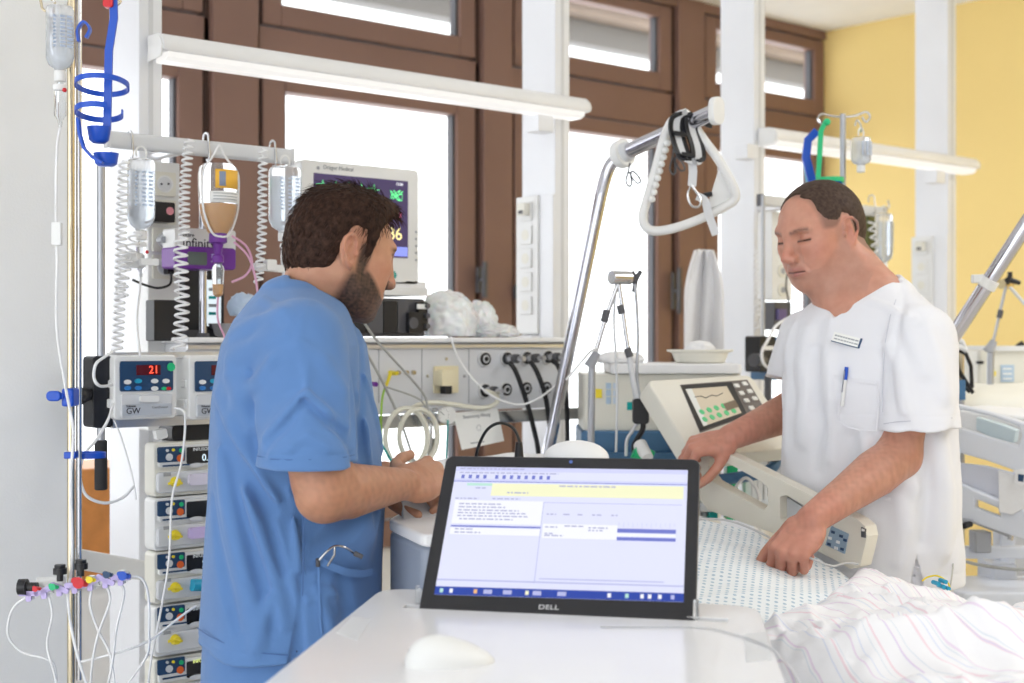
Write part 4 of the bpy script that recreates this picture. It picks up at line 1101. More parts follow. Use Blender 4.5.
tag(m.build('earth_plug'), 'yellow earthing plug pushed into the console left of the cream socket', 'plug')
cable('earth_cable', [PY(385, 388, YK - .035), PY(382, 400, YK - .03), PY(381, 425, YK - .025), PY(382, 450, YK - .02)], .0028, mat('green_yellow_cable', (.35, .6, .08), .4), 'thin green earth cable hanging from the yellow plug on the console')
# writing card hung from the console rail
c = [(453, 413), (497, 408), (504, 441), (462, 450)]
pc = [PY(x, y, YK - .035 - .02 * (i in (2, 3))) for i, (x, y) in enumerate(c)]
cd_ = thing('label_card', 'white card with a small round symbol hanging from the console rail', 'card', pc[3])
n_ = (pc[1] - pc[0]).cross(pc[3] - pc[0]).normalized() * .001
MB().add([p - n_ for p in pc] + [p + n_ for p in pc], [(0, 1, 2, 3), (7, 6, 5, 4), (0, 4, 5, 1), (1, 5, 6, 2), (2, 6, 7, 3), (3, 7, 4, 0)]).build('card_sheet', PAPER, cd_)
CM = frame((pc[0] + pc[1]) / 2, pc[1] - pc[0], pc[0] - pc[3])
if CM.to_3x3().col[2].dot(FW) > 0: pass
text('Beatmung-Abzug', .013, CM @ Matrix.Translation((0, -.014, .002)), GREYINK, cd_, 'heading', align='CENTER')
MB(CM @ Matrix.Translation((0, -.045, .002))).tube([(.007 * math.cos(a / 3), .007 * math.sin(a / 3), 0) for a in range(19)], .0007, 5).build('round_symbol', GREYINK, cd_)
MB(CM).box((-.035, -.083, .0015), (.01, -.080, .0022)).build('printed_line', GREYINK, cd_)
# coiled cream tubing and the suction gauge
for k, (cx, cy, rx, ry, lb) in enumerate(((406, 440, 21, 30, 'left'), (418, 438, 19, 27, 'right'))):
    pts = [PY(cx + rx * math.cos(a) + (a / 9), cy - 2 + ry * math.sin(a), YK - .05 - .006 * k - .004 * a) for a in [i * PI / 8 - PI / 2 for i in range(26)]]
    cable('hanging_suction_tubing', pts, .0062, TUBEC, lb + ' loop of the coiled cream suction tubing under the console', 'tubing', k=4)
cable('hanging_suction_tubing', [PY(408, 410, YK - .06), PY(425, 403, YK - .045), PY(450, 404, YK - .045), PY(480, 408, YK - .045), PY(495, 404, YK - .045), PY(497, 396, YK - .05), PY(486, 391, YK - .07)], .0062, TUBEC, 'cream tube running along the console rail to the lower left outlet', 'tubing')
g = thing('suction_regulator', 'small round pressure gauge with clear body clipped on the console rail', 'regulator', PY(437, 440, YK - .05))
m = MB(); disc(m, 444, 415, YK - .03, .0215, 0, .022, OFFW, 28); m.build('gauge_case', None, g)
m = MB(); disc(m, 444, 415, YK - .052, .0185, 0, .001, PAPER, 28); m.build('dial', None, g)
p0 = PY(444, 415, YK - .0535); MB().tube([p0, p0 + V((-.011, 0, .008))], .0008, 5).build('needle', INK, g)
m = MB()
for a in range(0, 300, 30):
    q_ = p0 + V((.015 * math.cos(math.radians(a - 60)), 0, .015 * math.sin(math.radians(a - 60)))); m.sphere(q_, .0011, n=6, k=4)
m.build('dial_marks', INK, g)
m = MB(); pb(m, 424, 408, 438, 426, YK - .05, .03, None, .004); m.build('regulator_body', CLEAR, g)
m = MB(); m.cyl(PY(431, 426, YK - .04), PY(431, 440, YK - .04), .0035); m.cyl(PY(430, 438, YK - .04), PY(430, 455, YK - .04), .0120, .0125); m.build('moisture_trap', STEEL, g)
m = MB(); disc(m, 430, 417, YK - .05, .006, 0, .006, BLUEP); m.build('blue_knob', None, g)
# thin wires across the console front
cable('monitor_cable', [PY(347, 320, 2.72), PY(362, 345, 2.74), PY(384, 385, 2.74), PY(402, 425, 2.73), PY(416, 468, 2.70)], .0032, CABLEG, 'grey monitor cable running down past the beard to the tubing coil')
cable('monitor_cable', [PY(361, 318, 2.72), PY(378, 342, 2.74), PY(405, 372, 2.74), PY(424, 395, 2.73), PY(428, 412, 2.72)], .0030, CABLEG, 'grey monitor cable slanting right across the console to the suction gauge')
cable('monitor_cable', [PY(386, 387, 2.74), PY(405, 393, 2.73), PY(420, 400, 2.73), PY(428, 410, 2.72)], .0022, CABLEG, 'thin grey wire crossing below the yellow earthing plug')
cable('white_tube', [PY(451, 337, 2.765), PY(455, 350, 2.75), PY(466, 370, 2.74), PY(484, 390, 2.70), PY(505, 402, 2.68), PY(525, 404, 2.66), PY(545, 394, 2.64), PY(560, 380, 2.64), PY(568, 362, 2.70)], .0026, TUBEW, 'thin white tube sagging across the gas outlets', 'tube')
cable('hanging_cable', [PY(366, 400, 2.7), PY(374, 430, 2.7), PY(388, 455, 2.7), PY(396, 470, 2.7)], .0028, TEAL, 'thin teal cable hanging below the console behind the blue scrubs')
cable('hanging_cable', [PY(448, 420, 2.74), PY(447, 440, 2.74), PY(446, 462, 2.74)], .0022, TEAL, 'thin teal cable hanging straight down beside the label card')
m = MB(); disc(m, 369, 384, YK - .02, .006, 0, .03, PURPLE, 12); tag(m.build('purple_connector'), 'small purple connector beside the chest of the blue scrubs', 'connector')
# things on the console: module rack, monitor, crumpled plastic
rk = thing('module_rack', 'black rack of measuring modules standing on the console under the monitor', 'rack', (xw(395, 2.8), 2.86, zt))
m = MB(); pb(m, 345, 298, 424, 336.5, 2.80, .14, None, .005); m.build('rack_body', DGREY, rk)
for a, b, mt_ in ((346, 366, BLACK), (368, 383, DGREY), (384, 397, BLACK), (398, 409, DGREY)):
    m = MB(); pb(m, a, 301, b, 333, 2.788, .014, mt_, .004); m.build('module', None, rk)
m = MB(); pb(m, 409, 312, 423, 333, 2.775, .028, BLACK, .006); m = m.build('connector_module', None, rk)
q_ = MB(); disc(q_, 413, 323, 2.775, .014, 0, .004, DGREY); q_.build('round_port', None, m)
q_ = MB(); pb(q_, 419, 302, 428, 331, 2.785, .02, BLACK, .004); q_.build('side_lever', None, rk)
for dy in (306, 316, 326):
    q_ = MB(); disc(q_, 425, dy, 2.785, .0065, 0, .014, DGREY); q_.build('black_button', None, rk)
q_ = MB(); pb(q_, 418, 304, 427, 309, 2.777, .006, PAPER); q_.build('sticker', None, rk)
tray = MB(); pb(tray, 340, 287, 428, 295, 2.80, .15, None, .004); tray = tray.build('monitor_tray', OFFW); tag(tray, 'white shallow tray between the black module rack and the monitor', 'tray')
q_ = MB(); pb(q_, 372, 281, 426, 288, 2.84, .12, None, .004); q_.build('raised_lip', WHITE, tray)
YM = 2.84
mo = thing('patient_monitor', 'white framed patient monitor with dark screen of coloured curves behind the bearded man', 'monitor', (xw(360, YM), YM + .05, 1.62))
def yt(px, py0=0): return 0
m = MB(); x0, x1 = xw(301, YM), xw(419, YM); z0, z1 = zh(360, 284, YM), zh(360, 164.5, YM)
m.rbox((x0, YM, z0), (x1, YM + .05, z1), .012, None, None, 1); m.build('bezel', OFFW, mo, bevel=.004)
MB().rbox((x0 + .05, YM + .05, z0 + .04), (x1 - .05, YM + .10, z1 - .04), .02, None, None, 1).build('rear_housing', LGREY, mo)
sx0, sx1 = xw(314, YM - .002), xw(408, YM - .002); sz0, sz1 = zh(360, 256, YM - .002), zh(360, 177, YM - .002)
MB().box((sx0, YM - .002, sz0), (sx1, YM + .001, sz1)).build('screen', emis('monitor_screen_dark', (.045, .03, .09), .9), mo)
SM = frame((sx0, YM - .0035, sz0), (1, 0, 0), (0, 0, 1)); sw, sh_ = sx1 - sx0, sz1 - sz0
GR, RD, YL, BL2, WT = emis('trace_green', (.15, .9, .3), 1.), emis('trace_red', (.9, .15, .25), 1.), emis('trace_yellow', (.95, .8, .35), 1.), emis('trace_blue', (.25, .3, .85), .8), emis('trace_white', (.8, .8, .85), .9)
rs = random.Random(5)
for row, (mt_, yy) in enumerate(((GR, .86), (RD, .66), (YL, .44), (WT, .28))):
    pts = []
    for i in range(60):
        x = sw * (.02 + .66 * i / 59); ph = (i % 12) / 12
        y = sh_ * (yy + (.06 if ph == .5 else -.02 if abs(ph - .58) < .01 else .008 * math.sin(ph * 6))); pts.append((x, y, 0))
    MB(SM).tube(pts, .0009, 4).build('curve', mt_, mo)
pts = [(sw * (.87 + .07 * rs.uniform(-1, 1)), sh_ * (.80 + .08 * rs.uniform(-1, 1)), .0004) for i in range(16)]
MB(SM).tube(pts, .0012, 4).build('loop_curve', GR, mo)
text('86', .045, SM @ Matrix.Translation((sw * .77, sh_ * .30, .0004)), YL, mo, 'yellow_reading')
text('120/62', .018, SM @ Matrix.Translation((sw * .74, sh_ * .55, .0004)), RD, mo, 'red_reading')
text('12:06', .010, SM @ Matrix.Translation((sw * .86, sh_ * .95, .0004)), WT, mo, 'clock_reading')
MB(SM).box((sw * .70, sh_ * .02, 0), (sw * .99, sh_ * .14, .0006)).build('blue_menu_bar', BL2, mo)
text('Dr\u00e4ger Medical', .014, frame((xw(323, YM), YM - .001, zh(360, 170.5, YM)), (1, 0, 0), (0, 0, 1)), GREYINK, mo, 'maker_lettering')
m = MB(); disc(m, 318, 168, YM, .0045, 0, .001, GREYINK); m.build('maker_logo', None, mo)
m = MB(); disc(m, 392, 275, YM, .010, 0, .006, TEAL); m.build('teal_button', None, mo)
m = MB(); pb(m, 380, 268, 406, 282, YM - .006, .006, None, .005); m.build('button_strip', OFFW, mo)
for i in range(5):
    m = MB(); disc(m, 416, 232 + i * 7, YM, .0028, 0, .002, MGREY, 10); m.build('side_button', None, mo)
MB().cyl((xw(385, YM), YM + .08, zh(372, 280, YM)), (xw(385, YM), YM + .08, z0 + .05), .02).build('stand', LGREY, mo)
def crumple(name, c, r, seed, m_, amp=.35, parent=None, n=2.2, sub=5, fr=14):
    bm = bmesh.new(); bmesh.ops.create_icosphere(bm, subdivisions=sub, radius=1)
    for v_ in bm.verts:
        p = v_.co.copy(); s_ = 1.
        q_ = p * n + V((seed, seed * 2, 0))
        s_ += amp * (noise.ridged_multi_fractal(q_, 1., 2.2, 4, 1., 2.) * .5 - .5) + amp * .35 * noise.noise(p * 6 + V((seed, 0, 3)))
        v_.co = V((p.x * r[0] * s_, p.y * r[1] * s_, max(p.z * s_, -.55) * r[2]))
    me = bpy.data.meshes.new(name); bm.to_mesh(me); bm.free(); me.materials.append(m_)
    for p in me.polygons: p.use_smooth = True
    o = bpy.data.objects.new(name, me); _finish(o, parent, V(c)); return o
FOIL = mat('crumpled_white_foil', (.95, .96, .98), .18, trans=.3, sss=.3)
o = crumple('crumpled_plastic_bag', (xw(452, 2.86), 2.88, zt + .045), (.088, .07, .075), 1, FOIL, .22, n=1.5); tag(o, 'large crumpled white plastic bag on the console beside the black modules', 'plastic bag')
o = crumple('crumpled_plastic_bag', (xw(489, 2.86), 2.90, zt + .038), (.045, .05, .062), 5, FOIL, .22, n=1.5); tag(o, 'smaller crumpled white plastic bag near the middle post on the console', 'plastic bag')
o = crumple('crumpled_plastic_bag', (xw(500, 2.84), 2.87, zt + .014), (.075, .06, .024), 9, FOIL, .3); tag(o, 'flat crumpled white plastic wrap lying at the right end of the console top', 'plastic bag')
# ================================================================ infusion equipment at the left
def helix(p0, p1, R_, turns, n=12, amp=0., seed=0):
    p0, p1 = V(p0), V(p1); M = along(p0, p1); L = (p1 - p0).length; N = int(turns * n)
    rs = random.Random(seed); ph = rs.uniform(0, 6)
    out = []
    for i in range(N + 1):
        t = i / N; a = 2 * PI * turns * t
        sag = amp * math.sin(t * PI * 1.5 + ph)
        out.append(M @ V((R_ * math.cos(a) + sag, R_ * math.sin(a), L * t)))
    return out
def coil_cord(x0, y0, x1, y1, Y, R_, turns, label, r=.0026, amp=.006, seed=0):
    o = MB().tube(helix(PY(x0, y0, Y), PY(x1, y1, Y), R_, turns, 12, amp, seed), r, 6).build('coiled_cord', TUBEW)
    tag(o, label, 'coiled cord', 'white coiled cords')
coil_cord(125, 160, 116, 352, 2.70, .010, 30, 'white coiled cord left of the clear bottle, hanging beside the socket panel', seed=1)
coil_cord(189, 139, 183, 236, 2.74, .010, 17, 'white coiled cord hanging over the rail between the clear and the amber bottle', seed=2)
coil_cord(184, 236, 177, 350, 2.66, .0135, 14, 'wider white coiled cord in front of the purple feeding pump', .0028, .012, 3)
coil_cord(265, 148, 258, 283, 2.74, .009, 21, 'white coiled cord hanging beside the clear bottle next to the monitor', seed=4)
coil_cord(133, 232, 122, 300, 2.72, .012, 8, 'short tangled coil of white cord beside the lower left bottle', .0024, .014, 6)
def lathe_at(prof, top, px_m, m_, name, parent, n=28):
    """prof: (r, dz below the top point)"""
    return MB(Matrix.Translation(top)).lathe([(max(r, .0004), -z) for r, z in prof][::-1], None, None, n).build(name, m_, parent)
def hook(top, parent, r=.010, name='hook'):
    c = V(top)
    pts = [c + V((0, .012, -.012))] + [c + V((0, .012 * math.cos(a), .012 * math.sin(a))) for a in [i * PI / 8 for i in range(9)]] + [c + V((0, -.014, -.020)), c + V((0, -.016, -.040)), c + V((0, -.010, -.052)), c + V((0, -.004, -.046))]
    return MB().tube(spline(pts, 3), .0022, 6).build(name, STEEL, parent)
def bottle(px, y0, y1, Y, R_, label, group=None, drip=True, tube_to=None, pz=None):
    top = PY(px, y0, Y); L = (y1 - y0) / FPX * (top - CAM).dot(FW)
    t = thing('infusion_bottle', label, 'bottle', top + V((0, 0, -L)))
    rr = R_
    prof = [(rr * .25, 0), (rr * .55, .001), (rr * .9, L * .03), (rr, L * .08), (rr, L * .55), (rr * .985, L * .58), (rr, L * .61), (rr, L * .80), (rr * .8, L * .90), (rr * .42, L * .955), (rr * .38, L)]
    lathe_at(prof, top, 0, BAGP, 'bottle_body', t)
    lathe_at([(rr * .3, L * .16), (rr * .93, L * .165), (rr * .93, L * .79), (rr * .72, L * .885), (rr * .3, L * .95)], top, 0, LIQUID, 'liquid', t)
    MB().tube([top + V((.012 * math.cos(a), 0, .010 + .014 * math.sin(a))) for a in [i * PI / 6 for i in range(-1, 8)]], .0022, 6).build('hanging_loop', OFFW, t)
    m = MB(); rs = random.Random(int(px))
    k = 0
    for i in range(9):
        z = -L * (.22 + .055 * i); w_ = rs.uniform(.3, .7)
        for j in range(3):
            a = -PI / 2 - .75 + j * .5; m.box((rr * 1.003 * math.cos(a) - .003, rr * 1.003 * math.sin(a) - .0006, z), (rr * 1.003 * math.cos(a) + .003 + .006 * w_, rr * 1.003 * math.sin(a) + .0012, z + .0035), M=Matrix.Translation(top))
    m.build('printed_text', mat('bottle_print', (.45, .52, .66), .5), t)
    lathe_at([(rr * .36, L - .004), (rr * .42, L), (rr * .42, L + .016), (rr * .2, L + .018)], top, 0, OFFW, 'cap', t)
    if drip:
        d = lathe_at([(.003, L + .016), (.0095, L + .024), (.0105, L + .030), (.0100, L + .075), (.004, L + .084), (.003, L + .095)], top, 0, CLEAR, 'drip_chamber', t, 16)
        lathe_at([(.011, L + .022), (.012, L + .024), (.012, L + .030), (.011, L + .032)], top, 0, OFFW, 'chamber_ring', d, 16)
    return t, top, L
# foreground stand --------------------------------------------------
ZP = 2.45
ps = thing('infusion_stand', 'tall steel infusion stand in front of the white partition at the far left', 'stand', (P(71, 340, ZP).x, P(71, 340, ZP).y, 0))
b0 = P(71, 340, ZP)
MB().cyl((b0.x, b0.y, .06), (b0.x, b0.y, 2.16), .0068, None, 16).build('pole', BRASSY, ps)
b1 = b0 + RT * .010 + FW * .012
MB().cyl((b1.x, b1.y, .9), (b1.x, b1.y, 2.1), .0055, None, 14).build('inner_pole', STEEL, ps)
for k in range(5):
    a = k * 2 * PI / 5 + .3; e = V((b0.x + .28 * math.cos(a), b0.y + .28 * math.sin(a), .05))
    l_ = MB().tube([(b0.x, b0.y, .09), (b0.x + .12 * math.cos(a), b0.y + .12 * math.sin(a), .08), e], .012, 8).build('leg', STEEL, ps)
    MB().cyl(e + V((-.012, 0, -.025)), e + V((.012, 0, -.025)), .025, None, 14).build('caster', DGREY, l_)
tp = P(71, 0, ZP)
for s_, nm in ((-1, 0), (1, 1)):
    a0 = P(71, -2, ZP); e = a0 + RT * (.052 * s_) + UP * .0
    pts = [a0, a0 + RT * .03 * s_ + UP * .012, e + UP * .004, e + UP * -.012] if s_ < 0 else [a0, a0 + RT * .05 + UP * .008, a0 + RT * .085 + UP * -.004]
    c = pts[-1]
    pts += [c + RT * (.012 * math.cos(t_) * s_ - .012 * s_) + UP * (.012 * math.sin(t_)) for t_ in [-i * PI / 5 for i in range(1, 8)]]
    MB().tube(spline(pts, 4), .0024, 7).build('hook', BRASSY, ps)
# clamps on the stand
cl = thing('blue_clamp', 'blue screw clamp gripping the infusion stand beside the black bracket', 'clamp', P(68, 408, 2.44))
MB().box((-.009, -.016, -.026), (.012, .016, .026), M=frame(P(71, 397, ZP), RT, UP).copy() @ Matrix.Rotation(0, 4, 'X')).build('jaw', BLUEP, cl, bevel=.004)
m = MB(); m.cyl(P(60, 396, 2.42), P(66, 396, 2.44), .006); m.build('screw', BLUEP, cl)
MB().rbox((-.013, -.009, -.005), (.013, .009, .005), .008, M=frame(P(54, 396, 2.42), RT, UP), ax=2).build('wing_knob', BLUEP, cl, bevel=.003)
cr_ = thing('tube_ring', 'flat blue plastic ring clipped around the stand and the black foam grip', 'ring', P(85, 458, 2.44))
m = MB(); M_ = frame(P(86, 455, 2.50), RT, FW)
m.strip([M_ @ V((.034 * math.cos(i * PI / 14), .026 * math.sin(i * PI / 14), 0)) for i in range(29)], .010, .003, UP); m.build('ring_band', BLUEP, cr_)
MB().box((-.010, -.010, -.006), (.010, .010, .006), M=frame(P(71, 455, 2.445), RT, FW)).build('clip', BLUEP, cr_, bevel=.002)
# bottle on the stand with its line
t, top, L = bottle(60, 4, 74, 0, .0235, 'frosted infusion bottle hanging highest at the far left on the steel stand') if False else (None, None, None)
def bottle_z(px, y0, y1, z, R_, label, **k):
    p = P(px, y0, z); return bottle(px, y0, y1, p.y, R_, label, **k)
t, top, L = bottle_z(60, 5, 72, 2.40, .0235, 'frosted infusion bottle hanging highest at the far left on the steel stand')
m = MB(); m.sphere(P(64.5, 90, 2.385), .004, n=10, k=6); m.build('red_plug', REDP, t)
cable('hanging_infusion_line', [P(60, 128, 2.40), P(57, 150, 2.40), P(56, 200, 2.40), P(57, 260, 2.40), P(57, 330, 2.40), P(66, 390, 2.40), P(73, 430, 2.40), P(71, 480, 2.40), P(72, 560, 2.40), P(68, 600, 2.40), P(76, 650, 2.40), P(92, 700, 2.40)], .0026, TUBEW, 'clear infusion line running down the whole steel stand from the top bottle', 'tube')
m = MB(); m.rbox((-.0085, -.020, -.006), (.0085, .020, .006), .003, M=frame(P(57, 234, 2.395), RT, UP), ax=2); tag(m.build('roller_clamp', OFFW, None, bevel=.002), 'white roller clamp on the infusion line left of the stand', 'clamp')
# blue bottle basket
ZB = 2.33
bk = thing('bottle_basket', 'cobalt blue plastic bottle basket of two rings and a cup hanging at the top left', 'basket', P(100, 165, ZB))
arm = [(113, -14), (114, 18), (109, 50), (108, 90), (107, 130)]
MB().strip([P(x, y, ZB) for x, y in arm], .013, .005, RT).build('arm', BLUEP, bk)
for cx, cy, rx, ry, w_ in ((102, 85, 26, 10, .011), (99, 112, 23, 8, .012)):
    Rr = rx / FPX * ZB
    M_ = frame(P(cx, cy, ZB), RT, FW)
    sq = ry / rx
    c_ = P(cx, cy, ZB)
    # rings lie nearly level, seen from below their height
    pts = [c_ + RT * Rr * math.cos(a) + FW * Rr * .95 * math.sin(a) - UP * (.20 * Rr * math.sin(a)) for a in [i * 2 * PI / 32 for i in range(33 if cx == 102 else 28)]]
    MB().strip(pts, w_ * .8, .0028, UP).build('ring', BLUEP, bk)
MB().strip([P(x, y, ZB - .03) for x, y in ((78, 118), (80, 135), (84, 148), (93, 158), (103, 163))], .014, .004, FW).build('back_arm', BLUEP, bk)
MB(Matrix.Translation(P(99, 140, ZB))).lathe([(.010, -.006), (.0165, .0), (.020, .022), (.0175, .022), (.013, .002)], None, None, 20).build('cup', BLUEP, bk)
MB(Matrix.Translation(P(106, 164, ZB))).lathe([(.012, -.004), (.018, .0), (.021, .018), (.018, .018), (.014, .003)], None, None, 20).build('cup', BLUEP, bk)
m = MB(); m.rbox((-.008, -.010, -.008), (.008, .010, .008), .004, M=frame(P(109, 2, ZB), RT, UP), ax=2); m.build('red_clip', REDP, bk)
m = MB(); m.strip(spline([P(79, 42, 2.4), P(78, 30, 2.4), P(84, 22, 2.4), P(90, 29, 2.4), P(86, 38, 2.4)], 5), .011, .004, FW); tag(m.build('blue_hook'), 'small curled cobalt blue plastic hook beside the highest bottle', 'hook')
bpy.data.objects['blue_hook'].data.materials.clear(); bpy.data.objects['blue_hook'].data.materials.append(BLUEP)
# bottles hanging from the rail
YB = 2.745
for px, y0, y1, R_, lb in ((141, 158, 232, .0290, 'frosted clear infusion bottle hanging leftmost on the grey rail'), (285, 166, 234, .0370, 'broad clear infusion bottle hanging at the right end of the grey rail by the monitor')):
    t, top, L = bottle(px, y0, y1, YB, R_, lb)
    hk = hook(top + V((0, .055, .052)), t)
m = MB(); m.sphere(PY(147, 252, YB - .02), .004, n=10, k=6); tag(m.build('red_stopper', REDP), 'tiny red stopper below the leftmost bottle of the rail', 'stopper')
m = MB(); m.rbox((-.020, -.007, -.006), (.020, .007, .006), .003, M=frame(PY(149, 262, YB - .03), (1, 0, 0), UP), ax=2); m.box((.004, -.004, .006), (.017, .003, .0065), M=frame(PY(149, 262, YB - .03), (1, 0, 0), UP)); tag(m.build('line_clamp', OFFW), 'small white clamp with a grey print on the line under the leftmost rail bottle', 'clamp')
crumple_ = crumple('stopcock_cluster', PY(132, 262, YB), (.028, .02, .022), 12, OFFW, .5, sub=4); tag(crumple_, 'cluster of white stopcocks hanging left of the socket panel', 'stopcock')
cable('hanging_infusion_line', [PY(141, 266, YB), PY(140, 290, YB), PY(137, 320, YB - .05), PY(140, 356, 2.56)], .0024, TUBEW, 'clear line from the leftmost rail bottle down to the first infusion pump', 'tube')
m = MB(); m.rbox((-.045, -.008, -.007), (.045, .008, .007), .004, M=frame(PY(272, 268, YB), (1, 0, -.05), UP), ax=2); m.rbox((-.012, -.012, -.010), (.012, .012, .010), .004, M=frame(PY(270, 265, YB - .005), (1, 0, 0), UP), ax=2); tag(m.build('stopcock_bar', OFFW), 'white bar of stopcocks below the broad clear bottle beside the man\'s head', 'stopcock')
cable('hanging_infusion_line', [PY(285, 254, YB), PY(284, 262, YB), PY(282, 290, YB)], .0024, TUBEW, 'short clear line under the broad bottle beside the monitor', 'tube')
# amber feed
top = PY(218, 164, YB); Lz = 72 / FPX * (top - CAM).dot(FW)
fd = thing('feeding_bottle', 'upturned bottle of amber feed with a purple cap, hanging from the rail', 'bottle', top + V((0, 0, -Lz)))
R_ = .0425
prof = [(R_ * .3, 0), (R_ * .75, .001), (R_ * .94, .008), (R_, .020), (R_, Lz * .42), (R_ * .97, Lz * .45), (R_ * .98, Lz * .50), (R_ * .92, Lz * .66), (R_ * .78, Lz * .82), (R_ * .55, Lz * .94), (R_ * .36, Lz)]
lathe_at(prof, top, 0, CLEAR, 'bottle_body', fd, 36)
lathe_at([(R_ * .2, Lz * .56), (R_ * .945, Lz * .562), (R_ * .89, Lz * .66), (R_ * .75, Lz * .82), (R_ * .52, Lz * .94), (R_ * .33, Lz)], top, 0, ORANGEL, 'amber_feed', fd, 36)
m = MB(Matrix.Translation(top)); 
def arcband(m, rr, a0, a1, z0, z1, n=14):
    vs = []; 
    for i in range(n + 1):
        a = a0 + (a1 - a0) * i / n
        for z in (z0, z1): vs.append((rr * math.cos(a), rr * math.sin(a), z))
    return m.add(vs, [[2 * i, 2 * i + 2, 2 * i + 3, 2 * i + 1] for i in range(n)], None, True)
arcband(m, R_ * 1.015, -2.2, -.7, -Lz * .36, -Lz * .10); m.build('orange_label', mat('orange_label', (.90, .50, .06), .5), fd, solid=.0006)
m = MB(Matrix.Translation(top)); arcband(m, R_ * 1.03, -2.0, -1.68, -Lz * .33, -Lz * .13); m.build('label_mark', mat('blue_grey_mark', (.25, .3, .42), .5), fd, solid=.0006)
m = MB(Matrix.Translation(top)); arcband(m, R_ * 1.01, -2.5, -.5, -Lz * .555, -Lz * .40); m.build('white_label', PAPER, fd, solid=.0005)
for k in range(3):
    m = MB(Matrix.Translation(top)); arcband(m, R_ * 1.03, -2.3, -.9, -Lz * (.435 + .04 * k), -Lz * (.425 + .04 * k)); m.build('printed_line', GREYINK, fd, solid=.0005)
for s_ in (-1, 1):
    pts = [top + V((0, -.006, .042)), top + V((s_ * .018, -.006, .012)), top + V((s_ * R_ * .98, -.012, -.018)), top + V((s_ * R_ * 1.03, -.012, -Lz * .4)), top + V((s_ * R_ * .95, -.012, -Lz * .68)), top + V((s_ * R_ * .5, -.014, -Lz * .97)), top + V((0, -.02, -Lz * 1.02))]
    MB().tube(spline(pts, 5), .0024, 6).build('net_strap', TUBEW, fd)
hook(top + V((0, .055, .062)), fd)
lathe_at([(.012, Lz - .010), (.019, Lz - .008), (.020, Lz + .014), (.012, Lz + .018), (.008, Lz + .040), (.0125, Lz + .044), (.0125, Lz + .058), (.004, Lz + .062)], top, 0, PURPLE, 'purple_cap', fd, 24)
d_ = lathe_at([(.004, Lz + .058), (.012, Lz + .066), (.014, Lz + .075), (.011, Lz + .128), (.004, Lz + .134)], top, 0, CLEAR, 'drip_chamber', fd, 18)
lathe_at([(.002, Lz + .105), (.011, Lz + .106), (.010, Lz + .127), (.003, Lz + .132)], top, 0, ORANGEL, 'amber_drop', d_, 18)
bt = top + V((0, 0, -Lz - .134))
cable('hanging_feeding_line', [bt, bt + V((.0, 0, -.05)), bt + V((.02, 0, -.10)), bt + V((.01, 0, -.14))], .0024, PURPLEC, 'pink feeding line hanging straight below the amber feed', 'tube')
cable('hanging_feeding_line', [PY(232, 236, 2.72), PY(246, 246, 2.72), PY(252, 262, 2.72), PY(246, 275, 2.72), PY(232, 282, 2.72)], .0026, PURPLEC, 'pink feeding line looping out from behind the amber feed', 'tube')
cable('hanging_feeding_line', [PY(234, 242, 2.71), PY(248, 256, 2.71), PY(255, 276, 2.71), PY(258, 296, 2.71)], .0026, PURPLEC, 'pink feeding line running down to the collar of the blue scrubs', 'tube')
# purple feeding pump on its pole
YPp = 2.80
pp_ = thing('feeding_pump', 'purple and white feeding pump behind the amber feed', 'pump', PY(205, 268, YPp))
m = MB(); pb(m, 175, 229, 236, 250, YPp, .06, None, .006); m.build('upper_case', OFFW, pp_, bevel=.002)
m = MB(); pb(m, 175, 247, 236, 269, YPp - .004, .066, None, .008); m.build('lower_case', PURPLE, pp_, bevel=.002)
m = MB(); pb(m, 188, 252, 207, 265, YPp - .006, .004, None, .003); m.build('display', mat('dark_lcd', (.12, .15, .13), .3), pp_)
m = MB(); pb(m, 212, 254, 216, 258, YPp - .007, .004); m.build('button', LILAC, pp_)
m = MB(); pb(m, 212, 261, 219, 262.5, YPp - .007, .004); m.build('printed_line', WHITEINK, pp_)
fx = frame((xw(177, YPp), YPp - .001, zh(190, 240.5, YPp)), (1, 0, 0), (0, 0, 1))
text('flocare', .012, fx @ Matrix.Translation((.008, .012, 0)), INK, pp_, 'small_lettering')
text('Infinity', .030, fx @ Matrix.Translation((.012, -.006, 0)), INK, pp_, 'lettering')
pl = thing('pump_pole', 'short chrome pole standing under the purple feeding pump', 'pole', PY(203, 337, 2.845))
MB().cyl(PY(203, 337, 2.845), PY(203, 190, 2.845), .0085).build('tube', CHROME, pl)
MB().cyl(PY(203, 337, 2.845), PY(203, 333, 2.845), .014).build('collar', DGREY, pl)
# little black display behind
YD = 2.93
sd = thing('small_display', 'small black screen with green lines behind the chrome pump pole', 'screen', (xw(210, YD), YD, 1.506))
m = MB(); pb(m, 184, 268, 224, 334, YD, .04, None, .006); m.build('case', BLACK, sd)
m = MB(); pb(m, 207, 280, 221, 326, YD - .003, .004, emis('pale_screen', (.75, .85, .9), .7)); m.build('screen', None, sd)
for i, g_ in enumerate((288, 296, 304, 312)):
    m = MB(); pb(m, 209, g_, 218 - 2 * (i % 2), g_ + 3, YD - .0045, .002); m.build('screen_line', TEAL if i % 2 else GREYINK, sd)
m = MB(); pb(m, 182, 330, 226, 338, YD - .01, .06); m.build('foot', DGREY, sd)
o = MB(Matrix.Translation((xw(228, 2.88), 2.88, 1.507))).lathe([(.022, 0), (.030, .004), (.045, .030), (.047, .031), (.043, .031), (.028, .007), (.002, .005)], None, None, 28).build('steel_bowl', STEEL); tag(o, 'small steel bowl on the console behind the shoulder of the blue scrubs', 'bowl')
o = crumple('breathing_mask', (xw(243, 2.87), 2.87, 1.575), (.035, .03, .035), 21, mat('pale_blue_plastic', (.55, .68, .85), .3), .3, sub=4); tag(o, 'pale blue crumpled breathing mask behind the shoulder of the blue scrubs', 'mask')
